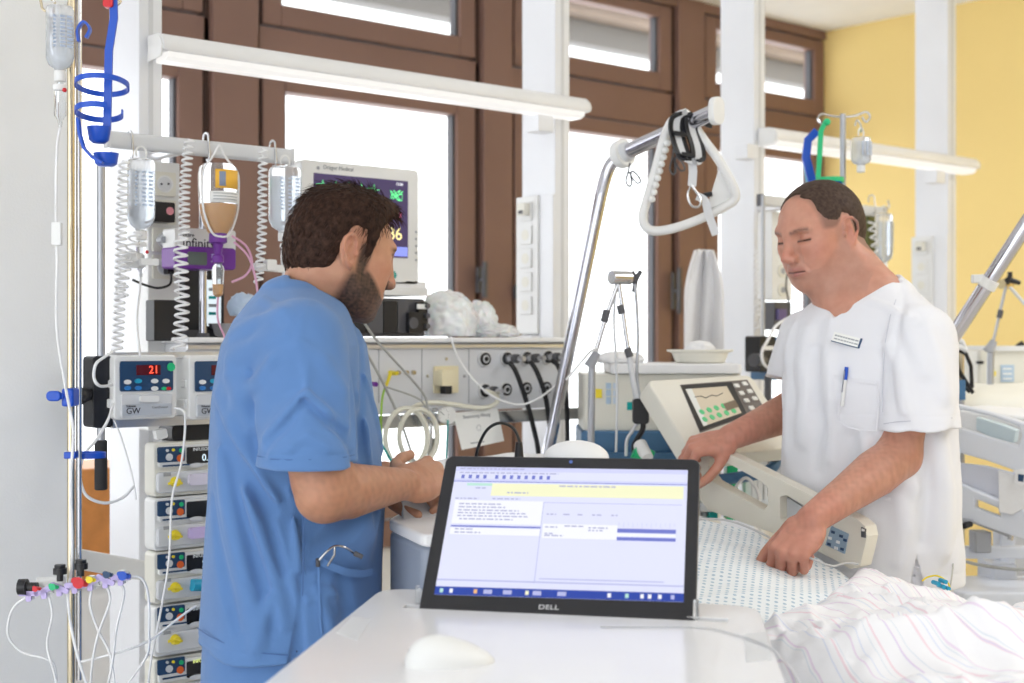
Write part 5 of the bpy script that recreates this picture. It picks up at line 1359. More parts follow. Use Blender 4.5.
MB().cyl((xw(243, 2.87), 2.87, 1.507), (xw(243, 2.87), 2.87, 1.565), .009).build('mask_tube', DGREY, o)
# ---------------------------------------------------------------- pumps
YQ = 2.60
hp = thing('hanging_pump_pole', 'grey pole with black bracket and black foam grip carrying the infusion pumps', 'pole', PY(101, 490, YQ + .03))
MB().cyl(PY(101, 462, YQ + .03), PY(101, 160, YQ + .03), .0085).build('tube', GREYM, hp)
MB().cyl(PY(101, 490, YQ + .03), PY(101, 440, YQ + .03), .0125).build('foam_grip', BLACKR, hp, bevel=.003)
m = MB(); pb(m, 93, 356, 113, 428, YQ + .02, .05, None, .008); m.build('bracket', BLACK, hp, bevel=.002)
m = MB(); m.cyl(PY(91, 394, YQ + .04), PY(79, 396, YQ + .02), .011, .017, 10); m.sphere(PY(79, 396, YQ + .02), .018); m.build('clamp_knob', BLACK, hp)
m = MB(); pb(m, 113, 352, 260, 358, YQ + .03, .03); pb(m, 113, 416, 260, 425, YQ + .02, .05); hr2 = m.build('upper_pump_rail', ALU, None); tag(hr2, 'aluminium bracket bars behind the two infusion pumps with red digits', 'bracket')
def gw_pump(x0, x1, label, digits):
    g = thing('infusion_pump', label, 'pump', PY((x0 + x1) / 2, 420, YQ + .03))
    m = MB(); pb(m, x0, 355, x1, 419, YQ, .10, None, .010); m.build('case', OFFW, g, bevel=.004)
    w_ = x1 - x0
    X = lambda u: x0 + w_ * u
    m = MB(); pb(m, X(.10), 361, X(.94), 391, YQ - .003, .004, None, .004); m.build('keypad', NAVY, g)
    m = MB(); pb(m, X(.36), 365, X(.74), 375, YQ - .0045, .002); d = m.build('display', mat('red_display_glass', (.10, .01, .015), .2), g)
    xm = (X(.36) + X(.74)) / 2
    text(digits, .022, frame((xw(xm + 4, YQ), YQ - .0055, zh(xm, 370, YQ)), (1, 0, 0), (0, 0, 1)), emis('red_digits', (1., .08, .04), 1.6), g, 'red_digits', align='CENTER')
    for u, y, mt_, rx in ((.21, 382, OFFW, .0075), (.38, 381, CYAN, .0075), (.21, 388, BLUE2, .0070), (.38, 388, BLUE2, .0070), (.64, 381, OFFW, .0075), (.82, 381, OFFW, .0075), (.64, 388.5, OFFW, .0075), (.79, 388.5, GREENP, .0055), (.86, 388.5, REDP, .0055), (.90, 367, GREENP, .0085)):
        c = PY(X(u), y, YQ - .003)
        m = MB(Matrix.Translation(c) @ Matrix.Diagonal((1, 1, .62 if u < .88 else 1, 1))); m.cyl((0, 0, 0), (0, -.003, 0), rx, None, 16); b_ = m.build('key', mt_, g)
    m = MB(); pb(m, X(.12), 394, X(.93), 417, YQ - .004, .005, None, .004); dr = m.build('door', LGREY, g, bevel=.0015)
    m = MB(); pb(m, X(.42), 396, X(.72), 402, YQ - .010, .007, None, .004); m.build('latch', OFFW, dr)
    m = MB(); pb(m, X(.14), 404, X(.91), 415, YQ - .006, .003, None, .002); m.build('name_plate', MATGW, dr)
    text('GW', .017, frame((xw(X(.17), YQ), YQ - .0065, zh(X(.3), 411, YQ)), (1, 0, 0), (0, 0, 1)), INK, g, 'lettering')
    text('Volumat', .006, frame((xw(X(.17), YQ), YQ - .0065, zh(X(.3), 406, YQ)), (1, 0, 0), (0, 0, 1)), INK, g, 'small_lettering')
    text('CareFusion', .0075, frame((xw(X(.58), YQ), YQ - .0065, zh(X(.7), 407, YQ)), (1, 0, 0), (0, 0, 1)), GREYINK, g, 'maker_lettering')
    m = MB(); pb(m, X(-.06), 380, X(.02), 388, YQ + .01, .02, None, .003); m.build('tube_port', OFFW, g)
    m = MB(); pb(m, X(-.08), 399, X(.02), 408, YQ + .01, .03, None, .003); m.build('lower_port', OFFW, g)
    return g
BLUE2 = mat('blue_key', (.03, .20, .55), .35); MATGW = mat('grey_name_plate', (.50, .53, .58), .4)
gw_pump(114, 177, 'white infusion pump with red 21 on a navy keypad beside the black bracket', '21')
gw_pump(189, 252, 'white infusion pump with red digits half hidden by the blue scrubs', '3')
# stack of infusion pumps
INF = [(440, 495), (494, 548), (547, 600), (600, 652), (652, 706)]
rates = ['0.6', '', '2.5', '1.0', '5.4']; posn = ['topmost', 'second from the top', 'third from the top', 'fourth from the top', 'lowest visible']
lilac_l = mat('lilac_label', (.62, .50, .80), .5)
for i, (y0, y1) in enumerate(INF):
    Yq = YQ + .02; x0, x1 = 154, 243
    g = thing('stacked_infusion_pump', 'beige infusion pump, %s in the stack beside the blue scrubs' % posn[i], 'pump', PY(196, y1, Yq + .06), group=None)
    h = y1 - y0; YY = lambda u: y0 + h * u
    m = MB(); pb(m, x0, YY(.02), x1, YY(.98), Yq, .045, None, .010); cs = m.build('case', CREAM if i % 2 == 0 else OFFW, g, bevel=.003)
    m = MB(); pb(m, x0 + 5, YY(.08), x1 - 4, YY(.46), Yq - .006, .008, None, .006); m.build('front_frame', OFFW, g, bevel=.002)
    m = MB(); pb(m, x0 + 4, YY(.12), x0 + 31, YY(.40), Yq - .008, .004, None, .003); m.build('keypad', NAVY, g)
    m = MB(); pb(m, x0 + 33, YY(.11), x1 - 8, YY(.41), Yq - .008, .004, None, .003); d = m.build('display', mat('dark_display', (.01, .012, .018), .15), g)
    fm = lambda px, u: frame((xw(px, Yq), Yq - .0085, zh(px, YY(u), Yq)), (1, 0, 0), (0, 0, 1))
    if rates[i]:
        text('INFUSOMAT', .0095, fm(x0 + 37, .17), WHITEINK if i < 4 else emis('amber_text', (.8, .9, .3), .8), g, 'display_heading')
        text(rates[i], .020, fm(x0 + 46, .32), emis('display_digits', (.7, .85, .95), .9), g, 'display_digits')
    for px, u, mt_, r_ in ((x0 + 15, .31, LGREY, .0075), (x0 + 26, .33, ORANGEP, .0075), (x0 + 13, .19, LGREY, .003), (x0 + 19, .18, YELP, .003), (x0 + 27, .19, GREENP, .0045)):
        m = MB(); disc(m, px, YY(u), Yq - .008, r_, 0, .003, mt_, 14); m.build('key', None, g)
    m = MB(Matrix.Translation(PY(x0 + 42, YY(.455), Yq - .006)) @ Matrix.Diagonal((1, 1, .3, 1))); m.cyl((0, 0, 0), (0, -.004, 0), .016, None, 20); m.build('oval_key', LGREY, g)
    m = MB(); pb(m, x0 + 9, YY(.445), x0 + 36, YY(.475), Yq - .008, .004); m.build('light_bar', NAVY, g)
    m = MB(); pb(m, x0 + 4, YY(.55), x1 - 2, YY(.92), Yq - .012, .013, None, .008); dr = m.build('door', LGREY, g, bevel=.003)
    m = MB(); pb(m, x0 + 10, YY(.60), x0 + 17, YY(.66), Yq - .014, .003); m.build('model_print', GREYINK, dr)
    m = MB(); disc(m, x0 + 21, YY(.76), Yq - .012, .011, 0, .012, YELP, 16, .008); m.tube([PY(x0 + 14, YY(.80), Yq - .02), PY(x0 + 21, YY(.76), Yq - .024), PY(x0 + 28, YY(.79), Yq - .02)], .003, 6, YELP); m.build('yellow_clamp', None, g)
    if i in (0, 1): m = MB(); pb(m, x0 + 36, YY(.60), x1 - 12, YY(.80), Yq - .022, .012, None, .006); m.build('line_label', lilac_l if i else mat('pale_lilac_label', (.72, .68, .80), .5), g)
    if i == 2: m = MB(); m.cyl(PY(x0 + 38, YY(.72), Yq - .02), PY(x1 - 14, YY(.72), Yq - .02), .0125); m.build('blue_sleeve', CYAN, g)
    m = MB(); pb(m, x0 - 2, YY(.3), x0, YY(.5), Yq + .01, .02); m.build('side_lock', BLACK, g)
rb = MB(); pb(rb, 172, 424, 232, 440, YQ + .05, .06, None, .01); tag(rb.build('stack_handle', BLACK), 'black carrying handle on top of the pump stack', 'handle')
o = MB(); o.rbox((-.012, -.012, -.008), (.012, .008, .008), .004, M=frame(PY(160, 433, YQ + .04), (1, 0, .2), UP), ax=2); tag(o.build('white_connector', OFFW), 'white plug lying on top of the pump stack beside its black handle', 'plug')
ds = MB(); ds.box((xw(168, YQ + .07), YQ + .072, 0), (xw(235, YQ + .07), YQ + .12, zh(196, 436, YQ + .17))); tag(ds.build('docking_column', LGREY, None, bevel=.004), 'light grey docking column behind the stacked infusion pumps', 'column')
# low white side arm below the pumps
m = MB(); m.rbox((-.16, -.022, -.02), (.16, .022, .02), .014, M=frame(PY(124, 567, 2.95), (.9, .1, -.25), UP), ax=2); tag(m.build('white_side_rail', OFFW, None, bevel=.004), 'rounded white bed rail end pointing towards the pump stack', 'rail')
# manifold of stopcocks
ZM = 2.40
mf = thing('stopcock_manifold', 'row of lilac and white stopcocks with black, red and blue knobs clamped to the stand', 'manifold', P(78, 590, ZM))
pa, pb_ = P(26, 594, ZM), P(130, 576, ZM)
MB().cyl(pa, pb_, .0065, None, 12).build('manifold_bar', CLEAR, mf)
MB().cyl(P(38, 584, ZM + .02), P(64, 581, ZM + .02), .012, .009, 14).build('white_holder', OFFW, mf)
for k in range(7):
    t_ = k / 6; c = pa.lerp(pb_, .05 + .88 * t_)
    b_ = MB(); b_.cyl(c - UP * .010, c + UP * .012, .0058, None, 12); b_.cyl(c - (pb_ - pa).normalized() * .012, c + (pb_ - pa).normalized() * .012, .0072, None, 12); b_ = b_.build('stopcock', OFFW, mf)
    l_ = MB(); l_.rbox((-.017, -.0045, -.003), (.017, .0045, .003), .003, M=frame(c - FW * .012 + UP * .002, (RT + UP * (.5 * math.sin(k * 2.1))).normalized(), UP), ax=2); l_.rbox((-.0045, -.012, -.003), (.0045, .004, .003), .003, M=frame(c - FW * .012, RT, UP), ax=2); l_.build('lever', LILAC, b_)
for (x, y, up, mt_, r_) in ((60, 574, 1, BLACK, .0115), (81, 569, 1, BLACK, .0115), (54, 586, 0, GREENP, .006), (80, 582, 0, REDP, .010), (37, 588, 0, REDP, .005), (91, 579, 0, YELP, .006), (108, 574, 0, NAVY, .006), (124, 575, 0, BLUEP, .008)):
    c = P(x, y, ZM - .015)
    m = MB()
    if up: m.cyl(c - UP * .012, c, .0055); m.cyl(c, c + UP * .010, r_, None, 16); m.cyl(c + UP * .010, c + UP * .016, r_ * .8, None, 16)
    else: m.cyl(c, c - FW * .010, r_ * .6, r_, 14); m.rbox((-r_ * 1.5, -r_ * .5, -.003), (r_ * 1.5, r_ * .5, .003), r_ * .45, M=frame(c, (RT - UP * .3).normalized(), UP), ax=2)
    m.build('coloured_cap' if not up else 'black_knob', mt_, mf)
c = P(27, 587, ZM - .01); m = MB(); m.cyl(c + RT * .018, c, .008); m.cyl(c, c - RT * .014, .014, .0135, 18); m.build('black_end_knob', BLACK, mf)
L_ = [([(26, 597), (12, 610), (8, 635), (22, 652), (46, 659), (55, 668), (57, 700)], 'lowest looping line, left of the stand'), ([(48, 592), (52, 615), (47, 645), (54, 672), (60, 700)], 'line hanging from the lilac stopcock left of the stand'),
      ([(93, 585), (90, 605), (98, 630), (110, 655), (116, 700)], 'line hanging just right of the stand'), ([(104, 582), (110, 600), (98, 635), (92, 665), (90, 700)], 'line crossing over the others right of the stand'), ([(115, 580), (124, 592), (116, 630), (112, 665), (104, 700)], 'rightmost line hanging from the manifold'),
      ([(127, 577), (141, 578), (148, 595), (149, 630), (147, 655), (130, 680), (115, 700)], 'line curving from the blue end of the manifold to the pump stack')]
for pts, lb in L_: cable('hanging_infusion_line', [P(x, y, ZM - .004 + .006 * j) for j, (x, y) in enumerate(pts)], .0023, TUBEW, 'clear ' + lb, 'tube')
cable('hanging_infusion_line', [PY(112, 385, 2.58), PY(100, 386, 2.54), PY(94, 378, 2.54), PY(96, 364, 2.54), PY(106, 356, 2.55), PY(112, 352, 2.56)], .0030, TUBEW, 'white line looping around the black bracket into the left pump', 'tube')
cable('hanging_infusion_line', [PY(113, 404, 2.57), PY(108, 420, 2.54), PY(96, 440, 2.52), PY(84, 455, 2.50), PY(80, 475, 2.50), PY(86, 495, 2.50), PY(104, 503, 2.50), PY(122, 498, 2.50), PY(134, 486, 2.50)], .0030, TUBEW, 'white line hanging in a wide loop below the left pump', 'tube')
cable('hanging_infusion_line', [PY(175, 408, 2.57), PY(184, 412, 2.55), PY(185, 430, 2.55), PY(181, 465, 2.54), PY(172, 500, 2.54), PY(169, 560, 2.54), PY(160, 615, 2.54), PY(151, 660, 2.54), PY(147, 700, 2.54)], .0024, TUBEW, 'clear line running down over the front of the pump stack', 'tube')
cable('hanging_infusion_line', [P(80, 662, 2.42), P(120, 652, 2.42), P(150, 640, 2.45), P(180, 617, 2.48), P(196, 606, 2.50)], .0022, TUBEW, 'clear line rising to the right across the lower pumps', 'tube')
cable('hanging_infusion_line', [PY(114, 420, 2.56), PY(122, 440, 2.56), PY(132, 475, 2.56), PY(136, 500, 2.56)], .0018, TUBEW, 'thin clear line slanting down below the left pump', 'tube')
# ================================================================ bed, blanket, trapeze
def on_plane(px, py, o, n):
    d = P(px, py, 1.0) - CAM
    return CAM + d * ((V(o) - CAM).dot(n) / d.dot(n))
PL, PR = P(700, 450, 3.12), P(862, 540, 2.72)
BD = PR - PL; BD.z = 0; BD.normalize(); BN = UP.cross(BD)        # BD towards the foot; BN lateral
if (BN.dot(FW)) > 0: BN = -BN                                      # BN points from the far rail towards the viewer
nrm = BD.cross(UP).normalized()
outl = [(702, 441), (712, 446), (729, 454), (762, 471), (800, 490), (840, 510), (857, 519), (865, 526), (867, 536), (864, 550), (860, 566), (850, 569), (835, 560), (800, 543), (750, 525), (708, 510), (700, 500), (695, 480), (692, 462), (694, 446)]
hole1 = [(709, 459), (716, 458), (724, 461), (762, 482), (768, 488), (768, 505), (764, 510), (758, 507), (712, 481), (708, 476)]
hole2 = [(780, 497), (786, 495), (800, 503), (806, 508), (804, 517), (798, 523), (790, 524), (780, 518)]
def plate_with_holes(name, outer, holes, o, n, th, m_, parent, bevel=.006):
    me_pts = lambda L: [on_plane(x, y, o, n) for x, y in L]
    bm = bmesh.new(); geom = []
    for L in [outer] + holes:
        vs = [bm.verts.new(p) for p in me_pts(L)]
        for i in range(len(vs)): geom.append(bm.edges.new((vs[i], vs[(i + 1) % len(vs)])))
    bmesh.ops.triangle_fill(bm, use_beauty=True, use_dissolve=False, edges=geom)
    r = bmesh.ops.extrude_face_region(bm, geom=bm.faces[:])
    for v_ in [g for g in r['geom'] if isinstance(g, bmesh.types.BMVert)]: v_.co += V(n) * th
    bmesh.ops.recalc_face_normals(bm, faces=bm.faces)
    o0 = sum((v_.co for v_ in bm.verts), V((0, 0, 0))) / len(bm.verts)
    for v_ in bm.verts: v_.co -= o0
    bmesh.ops.dissolve_limit(bm, angle_limit=.02, verts=bm.verts, edges=bm.edges)
    me = bpy.data.meshes.new(name); bm.to_mesh(me); bm.free(); me.materials.append(m_)
    ob = bpy.data.objects.new(name, me); _finish(ob, parent, o0)
    if bevel: b = ob.modifiers.new('bevel', 'BEVEL'); b.width = bevel; b.segments = 3; b.limit_method = 'ANGLE'; b.angle_limit = math.radians(40)
    return ob
bed = thing('hospital_bed', 'hospital bed in front with a raised cream side rail held by the man in white', 'bed', ((PR - BN * -.4).x, (PR - BN * -.4).y, 0))
RAILM = mat('cream_rail_plastic', (.80, .76, .66), .4)
away = nrm if nrm.dot(FW) > 0 else -nrm
sr = plate_with_holes('side_rail', outl, [hole1, hole2], PL, away, .032, RAILM, bed)
def mini(name, L, off, th, m_, parent, bevel=0): return plate_with_holes(name, L, [], PL - away * off, away, th, m_, parent, bevel)
mini('handle_recess', [(781, 499), (787, 497), (804, 508), (802, 517), (797, 521), (790, 522), (781, 517)], -.020, .004, LGREY, sr)
cp_ = mini('control_panel', [(831, 526), (848, 534), (844, 554), (825, 545)], .003, .004, mat('blue_grey_panel', (.30, .40, .50), .4), sr, .001)
for (x, y) in ((833, 532), (841, 536), (830, 538), (838, 542), (845, 540), (829, 544), (836, 548), (842, 549)):
    mini('control_key', [(x - 1.8, y - 1.6), (x + 1.5, y - .6), (x + 1.2, y + 2), (x - 2, y + 1)], .0045, .0015, NAVY if (x + y) % 2 else PAPER, cp_)
mini('end_slot', [(861, 527), (865, 529), (865, 538), (861, 537)], .003, .004, DGREY, sr)
mini('slot_light', [(861.5, 528.5), (864, 529.5), (864, 531.5), (861.5, 531)], .0045, .0015, PAPER, sr)
# bed coordinates: u along BD from the head, w from the far rail towards the viewer
O_ = V((PL.x, PL.y, 0)) - BD * .12 + BN * .03
def bedp(u, w, z): return O_ + BD * u + BN * w + UP * z
wmax = .60
def Hb(u, w):
    base = np.interp(u, [-.3, 0, .12, .5, .62, .82, 1.0, 2.2], [1.16, 1.125, 1.116, 1.058, 1.032, 1.004, 1.0, .98])
    md = .030 * math.sin(min(1, max(0, w / wmax)) * PI) * (1 if u < 1.1 else .6)
    s_ = V((u * 5, w * 5, .3))
    fold = .012 * (1 - abs(noise.noise(V((u * 9 + w * 4, w * 2.2, 1.1)))) * 2) * .8 + .010 * noise.noise(s_ * 1.4) + .0035 * noise.noise(V((u * 40, w * 18, 5)))
    drop = -.22 * max(0, (-w) / .08) ** 1.5 - .30 * max(0, (w - wmax + .05) / .12) ** 2
    return float(base) + md + fold + drop
DOT = bpy.data.materials.new('dotted_blue_linen'); DOT.use_nodes = True
def fabric_pattern(m_, mode):
    nt = m_.node_tree; b = nt.nodes['Principled BSDF']; b.inputs['Roughness'].default_value = .9
    uv = nt.nodes.new('ShaderNodeUVMap'); uv.uv_map = 'UVMap'; sep = nt.nodes.new('ShaderNodeSeparateXYZ'); nt.links.new(uv.outputs[0], sep.inputs[0])
    def mth(op, a, b_=None):
        n = nt.nodes.new('ShaderNodeMath'); n.operation = op
        for i, x in enumerate((a, b_)):
            if x is None: continue
            if isinstance(x, (int, float)): n.inputs[i].default_value = x
            else: nt.links.new(x, n.inputs[i])
        return n.outputs[0]
    if mode == 'dots':
        fx_ = mth('SINE', mth('MULTIPLY', sep.outputs[0], 2 * PI / .020)); fy_ = mth('SINE', mth('MULTIPLY', sep.outputs[1], 2 * PI / .020))
        k = mth('GREATER_THAN', mth('MULTIPLY', fx_, fy_), .52)
        mx = nt.nodes.new('ShaderNodeMix'); mx.data_type = 'RGBA'; mx.inputs[6].default_value = (.83, .86, .88, 1); mx.inputs[7].default_value = (.42, .54, .64, 1)
        nt.links.new(k, mx.inputs[0]); nt.links.new(mx.outputs[2], b.inputs['Base Color'])
    else:
        cur = None; col0 = (.86, .85, .87, 1)
        for per, ph, w_, c in ((.060, 0, .985, (.78, .42, .52, 1)), (.048, 1.2, .993, (.50, .56, .78, 1)), (.060, 2.6, .99, (.68, .46, .68, 1)), (.045, 4.4, .994, (.52, .60, .70, 1))):
            s_ = mth('GREATER_THAN', mth('SINE', mth('ADD', mth('MULTIPLY', sep.outputs[1], 2 * PI / per), ph)), w_)
            mx = nt.nodes.new('ShaderNodeMix'); mx.data_type = 'RGBA'; mx.inputs[7].default_value = c
            if cur is None: mx.inputs[6].default_value = col0
            else: nt.links.new(cur, mx.inputs[6])
            nt.links.new(mth('MULTIPLY', s_, .45), mx.inputs[0]); cur = mx.outputs[2]
        nt.links.new(cur, b.inputs['Base Color'])
    tc = nt.nodes.new('ShaderNodeTexCoord'); n2 = nt.nodes.new('ShaderNodeTexNoise'); n2.inputs['Scale'].default_value = 400
    bp = nt.nodes.new('ShaderNodeBump'); bp.inputs['Strength'].default_value = .15; bp.inputs['Distance'].default_value = .003
    nt.links.new(tc.outputs['Object'], n2.inputs['Vector']); nt.links.new(n2.outputs['Fac'], bp.inputs['Height']); nt.links.new(bp.outputs['Normal'], b.inputs['Normal'])
fabric_pattern(DOT, 'dots')
STRIPE = bpy.data.materials.new('striped_white_linen'); STRIPE.use_nodes = True; fabric_pattern(STRIPE, 'stripes')
def cloth(name, m_, nu, nv, fn, uvf, thick, parent=None):
    vs = [fn(i / (nu - 1), j / (nv - 1)) for j in range(nv) for i in range(nu)]
    o0 = sum(vs, V((0, 0, 0))) / len(vs)
    fs = [[j * nu + i, j * nu + i + 1, (j + 1) * nu + i + 1, (j + 1) * nu + i] for j in range(nv - 1) for i in range(nu - 1)]
    me = bpy.data.meshes.new(name); me.from_pydata([v_ - o0 for v_ in vs], [], fs)
    me.polygons.foreach_set('use_smooth', [True] * len(fs)); me.materials.append(m_)
    uvl = me.uv_layers.new(name='UVMap')
    uvs = [uvf(i / (nu - 1), j / (nv - 1)) for j in range(nv) for i in range(nu)]
    for lp in me.loops: uvl.data[lp.index].uv = uvs[lp.vertex_index]
    bm = bmesh.new(); bm.from_mesh(me); bmesh.ops.recalc_face_normals(bm, faces=bm.faces); bm.to_mesh(me); bm.free()
    o = bpy.data.objects.new(name, me); _finish(o, parent, o0)
    q_ = o.modifiers.new('solid', 'SOLIDIFY'); q_.thickness = thick; q_.offset = -1
    return o
def sheet_pt(a, b):
    u = -.05 + 1.25 * a; w = -.035 + (wmax + .09) * b
    return bedp(u, w, Hb(u, w))
gs = cloth('dotted_sheet', DOT, 170, 90, sheet_pt, lambda a, b: (1.25 * a, .69 * b), .006)
tag(gs, 'pale linen sheet with small blue dots bunched under the hand of the man in white', 'sheet')
def ub(w):                                                           # where the duvet's turned edge lies
    return float(np.interp(w, [-.1, .0, .15, .3, .46, .70], [.61, .61, .72, .80, .84, .97]))
def duvet_pt(a, b):
    w = -.06 + (wmax + .13) * b; u0 = ub(w); u = u0 + (2.0 - u0) * (a ** 1.25)
    du = u - u0
    ed = min(1, du / .045); rise = .022 * math.sqrt(max(0, 1 - (1 - ed) ** 2))
    f = .020 * max(0, noise.noise(V((u * 6 - w * 5, w * 4.5, 7.3)))) + .020 * (1 - min(1, abs(noise.noise(V((u * 6.5 + w * 8, w * 4, 2.2)))) * 4.5)) + .010 * (1 - min(1, abs(noise.noise(V((u * 9 - w * 12, w * 7 + u * 3, 9.2)))) * 4)) + .005 * noise.noise(V((u * 26, w * 24, 1)))
    # the thick roll lying across the bed at the right
    q_ = bedp(u, w, 1.0) - CAM; rr = q_.dot(RT); dd = q_.dot(FW)
    roll = .062 * math.exp(-((dd - (2.02 - .12 * (rr - .55))) / .055) ** 2) * (1 / (1 + math.exp(-(rr - .50) / .035)))
    roll2 = .12 * math.exp(-((dd - 2.33) / .06) ** 2) * (1 / (1 + math.exp(-(rr - .86) / .012)))
    return bedp(u, w, Hb(u, w) + rise + f * .75 * ed * min(1, max(0, (w + .03) / .10)) + (roll + roll2 * .4) * ed + .003)
dv = cloth('striped_duvet', STRIPE, 210, 120, duvet_pt, lambda a, b: (1.4 * a + .02 * math.sin(b * 9), .73 * b + .03 * math.sin(a * 12)), .010)
tag(dv, 'thick white duvet with thin pink and blue stripes across the lower bed', 'duvet')
MB().box((0, 0, 0), (2.1, wmax - .02, .14), M=frame(bedp(-.1, .02, .82), BD, BN) if BD.cross(BN).z > 0 else Matrix(frame(bedp(-.1, wmax, .82), BD, -BN))).build('mattress', SHEETW, bed, bevel=.03)
fr_ = MB(frame(bedp(-.1, .02, .72), BD, BN) if BD.cross(BN).z > 0 else frame(bedp(-.1, wmax, .72), BD, -BN))
fr_.box((0, 0, 0), (2.1, .05, .08)).box((0, wmax - .07, 0), (2.1, wmax - .02, .08)).box((0, 0, 0), (.05, wmax - .02, .08)).box((2.05, 0, 0), (2.1, wmax - .02, .08)).box((.5, .2, -.40), (.7, .4, .0)).box((1.4, .2, -.40), (1.6, .4, .0)).box((.1, .05, -.5), (2.0, .5, -.40))
fr_.build('bed_frame', LGREY, bed, bevel=.008)
for u in (.15, 1.85):
    for w in (.08, .5):
        c = bedp(u - .1, w, 0); l_ = MB().cyl(c + UP * .10, c + UP * .24, .02).build('leg', LGREY, bed); MB().cyl(c + UP * .06 - BN * .02, c + UP * .06 + BN * .02, .06).build('caster', DGREY, l_)
def pillow(name, c, ax, ay, r, m_, label):
    M_ = frame(c, ax, ay)
    def f(a, b, s_):
        x, y = 2 * a - 1, 2 * b - 1
        h = (max(0, 1 - x ** 4) * max(0, 1 - y ** 4)) ** .55
        return M_ @ V((x * r[0] * (1 - .06 * y * y), y * r[1] * (1 - .06 * x * x), s_ * h * r[2] + .006 * noise.noise(V((x * 3, y * 3, 1)))))
    m = MB(); m.grid(28, 28, lambda a, b: f(a, b, 1)); m.grid(28, 28, lambda a, b: f(a, b, -1), flip=True)
    bmn = m.build(name, m_); bm = bmesh.new(); bm.from_mesh(bmn.data); bmesh.ops.remove_doubles(bm, verts=bm.verts, dist=.0008); bmesh.ops.recalc_face_normals(bm, faces=bm.faces); bm.to_mesh(bmn.data); bm.free()
    return tag(bmn, label, 'pillow')
pillow('pillow', bedp(-.13, .30, 1.165), (BD + UP * -.25), BN, (.14, .26, .055), SHEETW, 'white pillow at the head of the near bed, mostly hidden behind the laptop')
cable('patient_cable', [P(690, 521, 2.72), P(703, 519, 2.72), P(730, 521, 2.72), P(761, 533, 2.68), P(791, 550, 2.60), P(815, 560, 2.60), P(832, 566, 2.62), P(846, 563, 2.66), P(858, 564, 2.68)], .0022, mat('pale_grey_cable', (.55, .55, .56), .4), 'thin grey patient cable lying across the dotted sheet under the hand')
o = MB()
for i, (x, y) in enumerate(((936, 583), (941, 586), (946, 588), (943, 581))):
    o.cyl(P(x - 3, y - 1, 2.52), P(x + 3, y + 1, 2.50), .004, None, 10)
tag(o.build('teal_connectors', CYAN), 'small bundle of teal cable connectors at the far edge of the duvet', 'connector')
cable('yellow_cable', [P(922, 581, 2.55), P(928, 577, 2.55), P(938, 576, 2.54), P(948, 583, 2.53), P(950, 592, 2.52)], .0016, YELP, 'thin yellow cable beside the teal connectors')
cable('grey_cable', [P(952, 545, 2.9), P(953, 565, 2.8), P(950, 588, 2.56)], .0016, CABLEG, 'thin grey cable hanging between the two beds')
# ---------------------------------------------------------------- trapeze
tz = thing('trapeze_pole', 'chrome trapeze pole rising from the near bed with a short horizontal arm', 'trapeze pole', (P(548, 455, 3.55).x, P(548, 455, 3.55).y, .8))
pA, pB, pC = P(540, 490, 3.56), P(601, 195, 3.50), P(622, 154, 3.49)
pE = P(716, 111, 3.25)
MB().tube([pA - UP * .2, pA, pA.lerp(pB, .5), pB] + spline([pB, P(606, 176, 3.50), P(612, 163, 3.495), P(622, 154, 3.49)], 5)[1:], .0160, 20).build('post', CHROME, tz)
MB().cyl(pC, pE, .0190, None, 24).build('arm', CHROME, tz)
ad_ = (pE - pC).normalized()
MB().cyl(pC - ad_ * .012, pC + ad_ * .014, .036, None, 28).build('collar', OFFW, tz, bevel=.004)
MB().cyl(pC + ad_ * .014, pC + ad_ * .03, .026, .022, 28).build('inner_collar', LGREY, tz)
cu = UP.cross(ad_).normalized(); M_ = frame(pE, cu, UP)
MB(M_).rbox((-.020, -.033, -.008), (.020, .033, .010), .019, None, None, 2, 6).build('end_cap', OFFW, tz, bevel=.003)
def wire_hook(c, nm, s_=1.):
    pts = [c, c - UP * .02 * s_ - RT * .004, c - UP * .045 * s_ - RT * .010, c - UP * .058 * s_ - RT * .002, c - UP * .05 * s_ + RT * .004, c - UP * .03 * s_ + RT * .002, c - UP * .02 * s_ + RT * .006, c - UP * .032 * s_ + RT * .020, c - UP * .046 * s_ + RT * .026, c - UP * .050 * s_ + RT * .018, c - UP * .040 * s_ + RT * .008, c - UP * .022 * s_ - RT * .002]
    return MB().tube(spline(pts, 5), .0024, 6).build(nm, DGREY, tz)
wire_hook(P(630, 163, 3.46), 'wire_hook'); wire_hook(P(674, 148, 3.36), 'wire_hook', 1.1)
zt_ = 3.33
hd = thing('grab_triangle', 'white triangular grab handle hanging from the chrome trapeze arm', 'handle', P(690, 228, zt_))
tri = [(678, 116), (670, 124), (663, 142), (656, 168), (648, 196), (643, 214), (645, 226), (655, 231), (675, 228), (700, 219), (722, 208), (734, 200), (735, 191), (727, 174), (716, 156), (704, 140), (692, 122), (686, 114)]
MB().tube(spline([P(x, y, zt_ + .02 * math.sin(i / 3)) for i, (x, y) in enumerate(tri)] + [P(678, 116, zt_)], 4)[:-1], .0112, 14, closed=True).build('triangle_tube', OFFW, hd)
m = MB()
for i in range(9):
    t_ = i / 8; m.sphere(P(667.5 - 15.5 * t_, 143 + 56 * t_, zt_ - .001), .0085, n=10, k=6)
m.build('finger_grip', OFFW, hd)
q4 = [P(720, 165, zt_), P(706, 210, zt_), P(732, 200, zt_)]
nn = (q4[1] - q4[0]).cross(q4[2] - q4[0]).normalized() * .004
MB().add([p - nn for p in q4] + [p + nn for p in q4], [(0, 1, 2), (5, 4, 3), (0, 3, 4, 1), (1, 4, 5, 2), (2, 5, 3, 0)]).build('web_plate', OFFW, hd, bevel=.002)
sp = thing('strap', 'grey and black strap looped over the chrome arm holding the grab handle', 'strap', P(692, 200, zt_ - .03))
